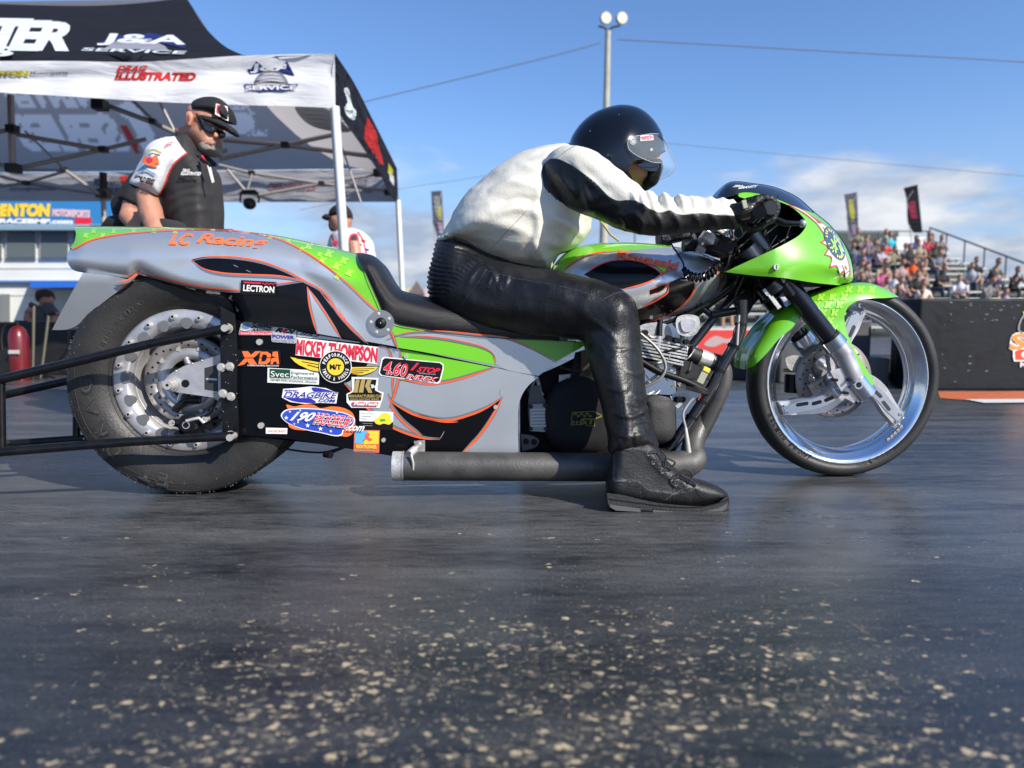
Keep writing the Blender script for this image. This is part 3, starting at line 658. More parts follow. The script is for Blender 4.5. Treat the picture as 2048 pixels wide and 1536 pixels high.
# ---- seat
se = MB()
SEAT = sp([(713, 506, 1), (722, 506), (748, 512), (764, 526), (786, 562), (800, 578), (835, 589), (900, 602), (1000, 618), (1120, 640, 1), (1120, 682, 1), (1000, 677), (900, 668), (830, 657), (792, 649), (769, 633), (755, 603), (736, 560)], True)
SET = sp([(713, 506, 1), (722, 506), (748, 512), (764, 526), (786, 562), (800, 578), (835, 589), (900, 602), (1000, 618), (1120, 640, 1)], False)
sv = vround(SET, .178, 34, .0, 0., .42)
def seat_v(P):
    P = np.asarray(P); v = sv(P); ds = np.clip(dist_poly(P, SEATE, False) / 12, 0, 1)
    return v * (.97 + .03 * ds) - .004 * ds
P, T = tess(SEAT, 8, (2, 5, 10)); V = BK.at(P[:, 0], P[:, 1], seat_v(P)); V2 = V.copy(); V2[:, 1] *= -1
se.add(V, T, vinyl); se.add(V2, [tuple(reversed(t)) for t in T], vinyl)
se.stroke(BK, SEATE[2:-4], 2.2, lambda P: cowl_v(P) - .003, M('seat_welt', (.05, .05, .05), .35), .003); se.build('seat', bike)
# ---- black swingarm box / belly panel
SPAN = [(472, 640)] + list(reversed(SEAM[3:-1]))[0:0] + [(476, 641), (640, 669), (780, 692), (1000, 737), (1077, 753)] + sp([(1077, 753, 1), (1056, 772), (1043, 792), (1037, 815), (1036, 850), (1037, 908, 1)], False)[1:] + [(790, 913)] + sp([(790, 913, 1), (640, 888), (560, 876), (474, 870, 1)], False)[1:]
def side_v(P):
    P = np.asarray(P, float); return -.170 - .0 * P[:, 0]
SIDE_V[0] = side_v
bp_ = MB(); shell(bp_, BK, SPAN, side_v, black, 16, rings=())
bridge(bp_, BK, SPAN[-200:] + SPAN[:1], lambda P: side_v(P), black) if False else None
E = sp([(1077, 753, 1), (1056, 772), (1043, 792), (1037, 815), (1036, 850), (1037, 908, 1)], False); P = np.array(E)
V = BK.at(P[:, 0], P[:, 1], side_v(P)); V2 = V.copy(); V2[:, 1] += .012; V2[:, 0] += .002; n = len(P)
bp_.add(np.vstack([V, V2]), [(i, i + 1, i + 1 + n, i + n) for i in range(n - 1)], silver)
bp_.add(np.vstack([BK.at([474, 640, 790], [870, 888, 913], [-.168] * 3), BK.at([474, 640, 790], [870, 888, 913], [-.168] * 3) * np.array([1, -1, 1])]), [(0, 1, 4, 3), (1, 2, 5, 4)], black)
L2 = lambda pts, w, **k_: line(pts, w, mb=bp_, vf=side_v, **k_)
GA = sp([(800, 698, 1), (880, 714), (985, 735, 1), (950, 748), (900, 762), (860, 768), (797, 760, 1), (799, 730)], True)
bp_.poly(BK, GA, side_v, green, .0012)
S2 = sp([(798, 761, 1), (860, 769), (900, 763), (950, 749), (990, 735, 1), (1077, 754, 1), (1056, 772), (1043, 792), (1037, 815), (1036, 850), (1037, 908, 1), (923, 909, 1), (955, 876), (985, 833), (1004, 797, 1), (975, 815), (943, 829), (892, 840), (833, 831), (800, 815), (782, 802, 1)], True)
bp_.poly(BK, S2, side_v, silver, .0012)
S1 = sp([(757, 692, 1), (800, 699, 1), (797, 730), (795, 756), (781, 802, 1), (784, 815), (801, 839), (847, 877, 1), (786, 856), (760, 840), (735, 817), (705, 785), (688, 767, 1), (700, 762), (730, 735)], True)
bp_.poly(BK, S1, side_v, silver, .0014)
L2([(800, 698), (798, 740), (794, 770), (778, 818)], 4); L2([(794, 757), (860, 768), (900, 763), (950, 749), (990, 735)], 4)
L2([(775, 790), (783, 803), (800, 815), (833, 831), (892, 841), (943, 829), (975, 815), (1004, 796)], 5); L2([(833, 831), (880, 843), (915, 845)], 3)
L2([(1004, 796), (985, 833), (955, 876), (921, 909)], 5); L2([(1004, 797), (1001, 782), (1010, 770)], 1.5, m=grey_v)
L2([(688, 767), (705, 785), (735, 817), (760, 840), (786, 856), (847, 877), (880, 879)], 4.5); L2([(781, 803), (784, 815), (801, 839), (847, 877)], 4)
L2([(757, 692), (775, 700), (784, 745), (784, 790)], 2); L2([(880, 878), (889, 862)], 1.3, m=grey_v)
for q in ((519, 684), (522, 851), (812, 713), (991, 814), (767, 880)):
    c = B(q[0], q[1], -.174); bp_.tube([(c[0], -.168, c[2]), (c[0], -.178, c[2])], .0085 if q[0] < 600 else .006, steel, 16)
bp_.build('swingarm_panel', bike)
# ---- stickers
def sticker(name, label): return MB(), name, label
def done(t): t[0].build(t[1], bike, label=t[2])
def C4(x, y): return (420 + x * .2441, 600 + y * .2441)
def c4(*pts): return [C4(*p[:2]) + tuple(p[2:]) for p in pts]
def rect(x0, y0, x1, y1, r=4, sk=0.):
    return sp([(x0 + r, y0), (x1 - r, y0 + sk), (x1, y0 + r + sk), (x1, y1 - r + sk), (x1 - r, y1 + sk), (x0 + r, y1), (x0, y1 - r), (x0, y0 + r)], True, 2) if False else \
        [(x0 + r, y0), (x1 - r, y0 + sk), (x1 - r * .3, y0 + r * .3 + sk), (x1, y0 + r + sk), (x1, y1 - r + sk), (x1 - r * .3, y1 - r * .3 + sk), (x1 - r, y1 + sk), (x0 + r, y1), (x0 + r * .3, y1 - r * .3), (x0, y1 - r), (x0, y0 + r), (x0 + r * .3, y0 + r * .3)]
class Stk:
    def __init__(s, label, vf=side_v, base=.0035): s.mb = MB(); s.l = label; s.vf = vf; s.o = base; s.n = 0
    def poly(s, pts, m, smooth=False, g=60, st=3.): s.n += 1; s.mb.poly(BK, sp(pts, True, st) if smooth else [tuple(p[:2]) for p in pts], s.vf, m, s.o + s.n * .00045, g); return s
    def line(s, pts, w, m): s.n += 1; s.mb.stroke(BK, pts, w, s.vf, m, s.o + s.n * .00045, taper=False); return s
    def text(s, t, bl, br, tl, m, shear=0., bold=.02, arc=None): s.n += 1; s.mb.text(BK, t, bl, br, tl, s.vf, m, s.o + s.n * .00045, shear, bold, arc); return s
    def arc(s, t, c, r, h, a0, a1, m, flip=False, bold=.03): s.n += 1; s.mb.arctext(BK, t, c, r, h, a0, a1, s.vf, m, s.o + s.n * .00045, bold, flip); return s
    def done(s): s.mb.build('sticker', bike, label=s.l)
s = Stk('small black sticker reading LECTRON on the tail', lambda P: cowl_v(P) - .002)
s.poly([(482, 560), (553, 564), (552, 591), (481, 588)], blackp).poly([(487, 563), (522, 565), (522, 568), (487, 566)], red_v).text('LECTRON', (486, 582), (548, 586), (487, 569), white_v, 0, .03)
for i in range(7): s.poly([(524 + i * 4, 565.5 + (i % 2) * 2), (528 + i * 4, 565.7 + (i % 2) * 2), (528 + i * 4, 567.7 + (i % 2) * 2), (524 + i * 4, 567.5 + (i % 2) * 2)], red_v)
s.done()
s = Stk('silver racing shop sticker with blue ball and red strip')
s.poly(c4((235, 280), (240, 250), (255, 195), (285, 178), (330, 182), (515, 188), (512, 222), (512, 290), (240, 288)), grey_v).poly(c4((238, 286), (244, 258), (510, 262), (510, 288)), red_v)
s.poly(c4((262, 215), (290, 183), (325, 195), (335, 225), (300, 235)), M('ball_blue', (.12, .2, .35), .4), True).text('Schnitz', C4(335, 228), C4(512, 230), C4(342, 186), blackp, .3, .03).text('RACING', C4(345, 252), C4(500, 254), C4(350, 234), blackp, .2, .03)
s.text('SCHNITZRACING.COM', C4(250, 282), C4(505, 285), C4(250, 266), white_v).line(c4((250, 240), (290, 250), (330, 235)), 1.5, white_v).done()
s = Stk('silver sticker reading POWER SPORTS')
s.poly(rect(*C4(503, 220), *C4(708, 345), 4, 3), M('silver_vinyl', (.55, .56, .57), .3, .4)).text('ROI', C4(530, 262), C4(690, 282), C4(545, 222), blackp, .3, .05)
s.poly(c4((575, 245), (640, 248), (610, 278)), red_v).text('POWER', C4(512, 312), C4(692, 322), C4(512, 283), blue_v, 0, .03).text('SPORTS', C4(512, 342), C4(692, 354), C4(512, 318), grey_v, 0, .01).done()
s = Stk('silver strip sticker tucked under the seam')
s.poly(c4((716, 258), (950, 300), (1230, 345), (1230, 352), (716, 300)), M('silver_vinyl', (.55, .56, .57))).text('mcs', C4(730, 287), C4(900, 304), C4(745, 262), blackp, .5, .02).done()
s = Stk('orange sticker reading XDA')
s.poly(rect(*C4(222, 408), *C4(580, 548), 3), blackp)
s.poly(c4((262, 420), (312, 420), (335, 450), (372, 420), (418, 420), (352, 478), (385, 528), (325, 528), (306, 502), (278, 528), (226, 540), (285, 478)), orange_l).poly(c4((415, 424), (470, 424), (500, 445), (495, 500), (465, 526), (395, 526)), orange_l).poly(c4((430, 445), (458, 447), (468, 460), (460, 492), (448, 503), (420, 503)), blackp)
s.poly(c4((495, 526), (515, 424), (555, 422), (566, 526), (548, 526), (545, 505), (520, 505), (515, 526)), orange_l).poly([(545.6 + 3.4 * (1 if i % 2 else .42) * math.cos(i * .628 + .314), 714 + 3.4 * (1 if i % 2 else .42) * math.sin(i * .628 + .314)) for i in range(10)], blackp)
s.line(c4((240, 472), (545, 472)), .9, blackp).text('XTREME DRAGBIKE ASSOCIATION', C4(305, 541), C4(562, 545), C4(305, 530), white_v).done()
s = Stk('white and dark green sticker reading Svec Engineered Performance')
s.poly(c4((472, 555), (895, 578), (892, 694), (470, 676)), white_v).poly(c4((488, 562), (658, 570), (656, 642), (486, 636)), dgreen_v).text('Svec', C4(498, 628), C4(645, 634), C4(498, 580), white_v, 0, .0)
s.text('Engineered', C4(666, 614), C4(852, 620), C4(668, 584), dgreen_v, 0, .0).text('Performance', C4(664, 642), C4(880, 650), C4(666, 616), dgreen_v, 0, .0).text('540-989-7078 | ROANOKE, VIRGINIA', C4(496, 664), C4(876, 684), C4(496, 648), dgreen_v)
s.line(c4((488, 641), (885, 654)), .8, dgreen_v).done()
s = Stk('red and yellow winged tyre maker sticker reading MICKEY THOMPSON')
s.poly(c4((710, 305), (1380, 385), (1366, 524), (700, 452)), white_v)
s.text('MICKEY', C4(702, 448), C4(948, 478), C4(712, 318), red_v, 0, .05).text('THOMPSON', C4(965, 470), C4(1368, 516), C4(975, 346), red_v, 0, .05)
for sgn in (-1, 1):
    cx = 1028
    A = [(380, -90), (112, -35), (115, 55), (210, 35), (250, 12), (300, -12), (340, -42)] if sgn < 0 else [(358, -5), (118, 0), (115, 62), (215, 75), (260, 62), (305, 45), (335, 25)]
    A = [(cx + sgn * x, 545 + y) for x, y in A]; s.poly(c4(*A), blackp)
    Ac = np.array(A).mean(0); s.poly(c4(*[(Ac[0] + (x - Ac[0]) * .93, Ac[1] + (y - Ac[1]) * .84) for x, y in A]), yel_v)
    for j in range(3):
        y0 = 500 + j * 26 if sgn < 0 else 560 + j * 16
        s.line(c4((cx + sgn * (320 - j * 45), y0 - (22 if sgn < 0 else -2)), (cx + sgn * 122, y0 + 6)), 1.3, blackp)
circ = lambda c, r, n=40: [(c[0] + r * math.cos(i * 2 * math.pi / n), c[1] + r * math.sin(i * 2 * math.pi / n)) for i in range(n)]
cc4 = C4(1028, 547); s.poly(circ(cc4, 32.5), white_v).poly(circ(cc4, 31), blackp).poly(circ(cc4, 17), yel_v).text('M/T', (cc4[0] - 11.5, cc4[1] + 5.5), (cc4[0] + 11.5, cc4[1] + 6.5), (cc4[0] - 11.5, cc4[1] - 5.5), blackp, 0, .05)
s.arc('PERFORMANCE', cc4, 20.5, 7, math.radians(-78), math.radians(78), white_v).arc('TIRES & WHEELS', cc4, 20.5, 7, math.radians(262), math.radians(98), white_v, True).done()
s = Stk('black class sticker reading 4.60 INDEX in red')
A = c4((1425, 465), (1890, 510), (1915, 530), (1915, 560), (1888, 670), (1870, 686), (1400, 620), (1380, 600), (1405, 480)); s.poly(A, white_v)
Ac = np.array(A).mean(0); s.poly([(Ac[0] + (x - Ac[0]) * .96, Ac[1] + (y - Ac[1]) * .90) for x, y in A], blackp)
s.text('4.60', C4(1412, 606), C4(1612, 636), C4(1428, 492), white_v, .2, .045).text('4.60', C4(1414, 604), C4(1612, 632), C4(1430, 494), red_v, .2, .02).text('1', C4(1640, 575), C4(1690, 582), C4(1665, 510), red_v, .3, .03).text('STOP', C4(1690, 590), C4(1876, 604), C4(1705, 545), red_v, .3, .04)
s.text('SPEEDSHOP', C4(1712, 604), C4(1850, 616), C4(1712, 594), grey_v).text('INDEX', C4(1600, 640), C4(1862, 672), C4(1612, 604), white_v, .25, .06).text('INDEX', C4(1602, 638), C4(1860, 669), C4(1613, 607), red_v, .25, .02).done()
s = Stk('white and blue oval sticker reading DRAGBIKE.COM')
s.poly(c4((600, 728), (700, 722), (830, 708), (950, 722), (1048, 765), (1035, 848), (900, 842), (780, 852), (660, 836), (588, 800)), white_v).poly(c4((830, 722), (960, 735), (1030, 762), (960, 768), (850, 750)), blue_v, True).poly(c4((608, 795), (720, 803), (830, 808), (870, 838), (760, 840), (660, 822)), blue_v, True)
s  .text('www.', C4(608, 748), C4(720, 752), C4(612, 734), blue_v, .2, .03).text('DRAGBIKE', C4(598, 800), C4(1036, 808), C4(614, 748), white_v, .2, .09).text('DRAGBIKE', C4(600, 798), C4(1034, 806), C4(616, 750), blue_v, .2, .02).text('COM', C4(888, 832), C4(1024, 838), C4(894, 808), blue_v, .1, .03).done()
s = Stk('gold and black manufacturers cup sticker over a FuelTech strip')
s.poly(c4((1160, 630), (1380, 640), (1370, 740), (1425, 760), (1412, 815), (1388, 885), (1158, 882), (1120, 838), (1118, 770), (1165, 745)), white_v).poly(c4((1185, 645), (1365, 652), (1352, 740), (1408, 768), (1400, 825), (1140, 822), (1130, 775), (1180, 750)), blackp)
for x in (1195, 1240): s.poly(c4((x, 650), (x + 32, 652), (x + 15, 758), (x - 22, 758)), gold_v)
s.poly(c4((1290, 654), (1325, 656), (1306, 700), (1330, 760), (1298, 760), (1270, 705)), gold_v)
s.text("'84", C4(1312, 722), C4(1360, 726), C4(1318, 690), white_v, 0, .03).text('MANUFACTURERS CUP', C4(1136, 800), C4(1405, 800), C4(1138, 775), gold_v, 0, .03).text('DRAG RACING SERIES', C4(1150, 820), C4(1385, 820), C4(1150, 806), gold_v)
s.poly(c4((1160, 838), (1382, 838), (1372, 872), (1172, 868)), red_v).text('FuelTech', C4(1176, 862), C4(1370, 866), C4(1182, 838), white_v, .2, .05).done()
s = Stk('orange flame sticker with a flag oval reading 190 HOOKUP.com')
s.poly(c4((625, 858), (690, 872), (760, 858), (850, 860), (900, 885), (1000, 872), (1110, 890), (1170, 930), (1190, 1000), (1180, 1080), (1130, 1118), (1060, 1110), (1010, 1085), (880, 1060), (770, 1068), (650, 1040), (640, 985), (640, 900)), orange_l, True)
OV = sp(c4((580, 945), (610, 905), (700, 888), (850, 888), (1000, 905), (1120, 930), (1188, 975), (1170, 1030), (1100, 1060), (1080, 1108), (900, 1088), (720, 1045), (610, 990)), True, 3)
s.poly(OV, white_v); Oc = np.array(OV).mean(0); s.poly([(Oc[0] + (x - Oc[0]) * .965, Oc[1] + (y - Oc[1]) * .92) for x, y in OV], M('flag_blue', (.03, .07, .45), .35, 0, .4))
for x, y, r in ((625, 965, 4.5), (655, 915, 2.8), (720, 1000, 3), (800, 1028, 5), (905, 1055, 5), (990, 1075, 3.4), (690, 1015, 2.4), (740, 905, 2.5), (1040, 925, 3)):
    q = C4(x, y); s.poly([(q[0] + r * (1 if i % 2 else .42) * math.cos(i * .628 + .3), q[1] + r * (1 if i % 2 else .42) * math.sin(i * .628 + .3)) for i in range(10)], white_v)
s.text('190', C4(652, 990), C4(850, 1000), C4(672, 912), white_v, .5, .03)
s.text('HOOKUP', C4(838, 1020), C4(1150, 1058), C4(868, 918), white_v, .3, .09).text('HOOKUP', C4(842, 1017), C4(1148, 1052), C4(870, 923), red_v, .3, .04)
for j in range(3): s.line(c4((862 - j * 6, 945 + j * 28), (1165 - j * 6, 972 + j * 31)), .9, white_v)
s.text('.com', C4(1112, 1070), C4(1260, 1076), C4(1122, 1028), white_v, .4, .03).done()
s = Stk('small white sticker with thin red and grey lettering')
s.poly(c4((458, 1046), (634, 1050), (632, 1098), (457, 1095)), white_v).text('RACECRAFT', C4(472, 1082), C4(622, 1086), C4(478, 1064), orange_l, .3).done()
s = Stk('business card sticker with a yellow mower drawing')
s.poly(c4((1225, 906), (1502, 918), (1500, 1000), (1225, 992)), white_v).poly(c4((1225, 993), (1500, 1001), (1497, 1068), (1226, 1064)), blackp)
for j in range(3): s.line(c4((1238, 930 + j * 20), (1350 - j * 28, 934 + j * 20)), .8, grey_v)
s.poly(c4((1345, 985), (1375, 965), (1410, 955), (1470, 962), (1490, 1000), (1470, 1020), (1420, 1012), (1390, 1022), (1355, 1008)), M('mower_yellow', (.75, .6, .03)), True).poly(c4((1385, 975), (1412, 930), (1450, 925), (1480, 950), (1470, 975)), M('mower_yellow'), True).poly(c4((1395, 978), (1430, 972), (1440, 990), (1400, 996)), M('mower_green', (.05, .3, .05)))
for j in range(2): s.line(c4((1250, 1010 + j * 18), (1330, 1013 + j * 18)), .8, grey_v)
s.done()
s = Stk('square red yellow and blue sticker with a running figure')
s.poly(c4((1182, 1062), (1392, 1066), (1386, 1252), (1176, 1244)), M('frame_red', (.6, .12, .06))).poly(c4((1190, 1070), (1290, 1072), (1250, 1180), (1186, 1170)), M('sky_vinyl', (.1, .4, .7))).poly(c4((1292, 1072), (1384, 1074), (1380, 1180), (1255, 1180)), yel_v)
s.poly(c4((1270, 1110), (1290, 1085), (1310, 1095), (1300, 1125), (1330, 1140), (1310, 1160), (1280, 1140), (1255, 1160), (1250, 1145), (1275, 1130)), M('frame_red'), True).text('FRONTRUNNER', C4(1196, 1216), C4(1366, 1220), C4(1196, 1184), yel_v, 0, .05).line(c4((1186, 1232), (1340, 1236)), 1, grey_v).done()
# ---- rear exhaust pipe and bracket
ex = MB()
ex.tube([B(1370, 928, -.16), B(1300, 934, -.215), B(1200, 934, -.225), B(980, 933, -.225), B(806, 932, -.225)], .0405, pipe_m, 28, False, smoothpath=5)
c1, c2 = Vector(B(806, 932, -.225)), Vector(B(790, 932, -.225)); dr = (c2 - c1).normalized()
ex.tube([c1, c1 + dr * .012, c2 + dr * .006], .041, cast, 28, False); ex.tube([c2 + dr * .0055, c1], .037, M('soot', (.006, .006, .006), .9), 28, False, rr=[.0395, .036]); ex.tube([c1 - dr * .1, c1 - dr * .101], .037, M('soot'), 20)
ex.tube([c1 + dr * .001, c1 - dr * .004], .0425, alub, 28, False)
ex.build('exhaust_pipe', bike)
bo = MB(); bo.tube([B(840, 886, -.17), B(833, 895, -.215), B(822, 905, -.24)], .0088, alub, 12); bo.tube([B(829, 899, -.225), B(818, 909, -.248)], .0115, cast, 8)
plate(bo, [(828, 882), (850, 880), (850, 905), (830, 908)], -.186, -.178, cast)
bo.tube([B(822, 908, -.262), B(826, 925, -.268), B(827, 945, -.26)], .0035, steel, 6); bo.build('exhaust_hanger', bike)
ln = MB(); ln.tube([B(478, 866, -.14), B(560, 895, -.13), B(640, 905, -.13), B(690, 893, -.14)], .003, blackp, 6, smoothpath=5); ln.tube([B(650, 908, -.15), B(662, 910, -.165)], .010, blackp, 10); ln.tube([B(655, 908, -.14), B(690, 893, -.15)], .005, blackm, 6); ln.build('brake_line', bike)
# ---- tank
TK = sp([(1098, 560), (1104, 536), (1128, 508), (1165, 491), (1225, 485), (1300, 487), (1370, 497), (1430, 516), (1452, 533), (1457, 553), (1444, 580), (1402, 611), (1345, 634), (1285, 650), (1225, 657), (1150, 640), (1110, 600)], True)
tk = MB(); tank_v = vround(TK, .165, 78, 0., 0., .5, True)
tv = lambda P: tank_v(np.asarray(P))
def clipi(path, by, m=1.5):                       # keep a paint area inside an outline
    A = np.array(path); ins = inside(A, by); c = np.array(by)
    return [tuple(p) if i else tuple(c[np.argmin(((c - p) ** 2).sum(1))]) for p, i in zip(A, ins)]
def cutby(outline, curve):                         # the two areas an open curve makes of a closed outline
    O = np.array(outline); i = int(np.argmin(((O - curve[0]) ** 2).sum(1))); j = int(np.argmin(((O - curve[-1]) ** 2).sum(1)))
    o = list(outline); a = (o[j:] + o[:i + 1]) if j > i else o[j:i + 1]; b = (o[i:j + 1]) if j > i else (o[i:] + o[:j + 1])
    return a[1:-1] + list(curve), b[1:-1] + list(reversed(curve))
GL = sp([(1106, 588, 1), (1120, 548), (1140, 528), (1165, 514), (1195, 505), (1233, 502), (1290, 498), (1345, 494, 1)], False)
ta, tb_ = cutby(TK, GL); ya, yb = max(p[1] for p in ta), max(p[1] for p in tb_)
gr_, sl2 = (ta, tb_) if ya < yb else (tb_, ta)
shell(tk, BK, gr_, tv, green, 8, rings=(1, 3, 6)); shell(tk, BK, sl2, tv, silver, 8, rings=(1, 3, 6))
tk.poly(BK, clipi(sp([(1405, 508, 1), (1430, 516), (1452, 533), (1457, 553), (1444, 580, 1), (1440, 552), (1428, 527)], True), TK), tv, green, .0015, 8)
for pts in ([(1168, 549, 1), (1206, 526), (1240, 519), (1290, 526), (1322, 547, 1), (1302, 562), (1280, 570), (1246, 578, 1), (1205, 566)], [(1282, 617, 1), (1314, 600), (1336, 583), (1334, 569, 1), (1357, 557), (1388, 555, 1), (1387, 580), (1364, 610), (1331, 632), (1290, 644, 1), (1250, 650), (1240, 635)], [(1300, 580, 1), (1318, 572), (1334, 569, 1), (1322, 582), (1300, 590, 1)]):
    tk.poly(BK, sp(pts, True), tv, black, .0016, 8)
def tl(p, w=3.): tk.stroke(BK, p, w, tv, orange, .0032, taper=True)
tl([(1120, 548), (1140, 529), (1165, 514), (1195, 505), (1233, 502)]); tl([(1168, 549), (1206, 526), (1240, 519), (1290, 526), (1322, 547), (1331, 560)]); tl([(1246, 578), (1280, 570), (1302, 562), (1330, 545), (1350, 535), (1357, 540)])
tl([(1282, 617), (1314, 600), (1336, 583), (1334, 569), (1300, 580)]); tl([(1389, 553), (1389, 580), (1365, 611), (1331, 633), (1290, 646)]); tl([(1405, 509), (1430, 528), (1441, 552), (1444, 578)], 2.5); tl([(1300, 590), (1322, 582), (1345, 560)], 2)
tk.poly(BK, sp([(1310, 530, 1), (1325, 528), (1334, 535), (1328, 545, 1)], True), tv, green_lt, .002, 30)
tk.text(BK, 'Kawasaki', (1233, 515), (1357, 540), (1236, 498), tv, M('script_red', (.85, .13, .03), .4, 0, .3), .006, .1, .04)
tk.build('fuel_tank', bike)
# ---- front fairing
NOSE = sp([(1425, 401, 1), (1440, 379), (1456, 365), (1508, 367), (1547, 374), (1593, 394), (1629, 425), (1658, 449), (1684, 481), (1700, 513), (1706, 540), (1705, 562), (1684, 571, 1)], False)
NB = sp([(1684, 571, 1), (1626, 565), (1567, 556), (1508, 551), (1450, 544, 1)], False)
def fair_v(P):
    P = np.asarray(P, float); d = np.clip(dist_poly(P, NOSE, False) / 140, 0, 1); k = (1 - (1 - d) ** 2) ** .5
    hw = np.interp(P[:, 0], [1425, 1550, 1700], [.150, .20, .205]); hw = hw * np.interp(P[:, 1], [365, 430, 540, 571], [.86, 1, 1, .93])
    return -hw * k
ARCH = sp([(1450, 544, 1), (1488, 526), (1525, 509), (1577, 484), (1603, 466), (1613, 447), (1603, 431), (1577, 411), (1548, 400), (1524, 395), (1502, 399), (1475, 393, 1)], False)
SCRB = sp([(1472, 387, 1), (1492, 384), (1528, 389), (1560, 400), (1593, 414), (1629, 426, 1)], False)
NG = [p for p in NOSE if p[0] >= 1629 or p[1] > 500]
FAIR = ARCH[:-1] + SCRB[:-1] + NG + NB[1:-1]
fa = MB(); shell(fa, BK, FAIR, fair_v, green, 8)
SCR = [p for p in NOSE if p[0] < 1629 and p[1] < 430] + list(reversed(SCRB)) + [(1472, 390), (1450, 396)]
FULL = NOSE[:-1] + NB[:-1] + [(1450, 544), (1488, 526), (1525, 509), (1560, 492), (1560, 440), (1480, 402)]
shell(fa, BK, NOSE[:-1] + NB[:-1] + ARCH[:-1] + [(1475, 396)], lambda P: fair_v(P) * .96 + .002, blackp, 14)
random.seed(11)
RED = sp([(1590, 416, 1), (1625, 432), (1650, 450), (1676, 478), (1692, 508), (1701, 540), (1701, 552), (1694, 566, 1), (1688, 545), (1680, 556, 1), (1673, 534), (1659, 536, 1), (1662, 516), (1648, 510, 1), (1655, 495), (1640, 484, 1), (1651, 476), (1643, 462, 1), (1632, 447), (1612, 431)], True)
fa.poly(BK, RED, fair_v, M('torn_red', (.42, .07, .04), .4, 0, 1.), .002, 8)
Rc = np.array([1677, 497]); WH = [tuple(Rc + (np.array(p) - Rc) * (.86, .9)) for p in RED if p[1] > 440]
fa.poly(BK, WH, fair_v, M('torn_cream', (.62, .58, .48), .4, 0, 1.), .0032, 8)
def ell(cx, cy, a, b, ang, n=36): c, s_ = math.cos(ang), math.sin(ang); return [(cx + a * math.cos(t) * c - b * math.sin(t) * s_, cy + a * math.cos(t) * s_ + b * math.sin(t) * c) for t in [i * 2 * math.pi / n for i in range(n)]]
fa.poly(BK, ell(1669, 487, 37, 15, math.radians(64)), fair_v, M('emblem_dark', (.05, .07, .09), .35, 0, 1.), .0042, 8)
for i in range(22):
    t = i * 2 * math.pi / 22; e = ell(1669, 487, 33, 12, math.radians(64), 22)[i]; g_ = ell(1669, 487, 27, 8, math.radians(64), 22)[i]
    if i % 4 != 3: fa.stroke(BK, [e, g_], 2.6, fair_v, M('emblem_yellow', (.55, .52, .08), .4, 0, 1.), .0052)
for p in ([(1662, 478), (1675, 500)], [(1675, 478), (1664, 498)], [(1668, 470), (1672, 506)], [(1678, 490), (1686, 512)]): fa.stroke(BK, p, 3, fair_v, green_lt, .0052)
for p in ([(1690, 560), (1690, 545), (1684, 530)], [(1690, 548), (1700, 541)], [(1680, 547), (1672, 541)]): fa.stroke(BK, p, 1.1, fair_v, blackp, .0045)
fa.stroke(BK, [(1576, 409), (1605, 422), (1640, 446)], 5, fair_v, M('torn_red'), .0025, taper=True); fa.stroke(BK, [(1585, 412), (1610, 425), (1642, 452)], 2.2, fair_v, M('torn_cream'), .0038, taper=True)
c = B(1552, 534, -.2); d_ = fair_v(np.array([[1552, 534]]))[0]; c = B(1552, 534, d_); fa.tube([(c[0], d_ + .002, c[2]), (c[0], d_ - .004, c[2])], .0085, steel, 20); fa.tube([(c[0], d_ - .0041, c[2] - .006), (c[0], d_ - .0042, c[2] + .006)], .0012, blackp, 4)
# closing pan under the nose
pn = np.array(NB); V = BK.at(pn[:, 0], pn[:, 1], fair_v(pn) * .97); V2 = V.copy(); V2[:, 1] *= -1; n = len(pn)
fa.add(np.vstack([V, V2]), [(i, i + 1, i + 1 + n, i + n) for i in range(n - 1)], blackp)
fa.build('front_fairing', bike)
ws = MB(); tint = M('tinted_screen', (.012, .016, .02), .06, 0, 1.0)
shell(ws, BK, SCR, lambda P: fair_v(P) - .0025, tint, 8)
ws.text(BK, 'ZERO', (1465, 374), (1484, 374), (1468, 370), lambda P: fair_v(P), white_v, .006, .4, .03); ws.text(BK, 'GRAVITY', (1476, 378), (1514, 375), (1479, 373), lambda P: fair_v(P), white_v, .006, .4, .03)
for q in ((1556, 393), (1476, 388), (1626, 424)): c = B(*q, fair_v(np.array([q]))[0] - .004); ws.ball(c, .003, blackm, 8)
ws.build('windscreen', bike)
# ---- front fender
FT = sp([(1489, 739, 1), (1492, 712), (1512, 676), (1546, 632), (1598, 597), (1627, 583), (1690, 569), (1718, 565), (1747, 568), (1775, 580), (1798, 594, 1)], False)
FENR = FT + sp([(1798, 594, 1), (1770, 596), (1740, 597), (1714, 602), (1697, 614), (1689, 632), (1691, 652), (1700, 680), (1718, 715), (1743, 754), (1749, 768), (1742, 772), (1732, 762), (1704, 727), (1661, 681), (1630, 645), (1606, 624, 1), (1585, 655), (1560, 676), (1532, 708), (1505, 733), (1489, 739, 1)], False)[1:-1]
def fen_v(P):
    P = np.asarray(P, float); d = np.clip(dist_poly(P, FT, False) / 44, 0, 1); k = np.sqrt(1 - (1 - d) ** 2); return -(.02 + (.075 + .03 * np.clip((P[:, 1] - 640) / 130, 0, 1) * (P[:, 0] > 1600)) * k)
fe = MB(); shell(fe, BK, FENR, fen_v, green, 7); bridge(fe, BK, FT, fen_v, green)
random.seed(9)
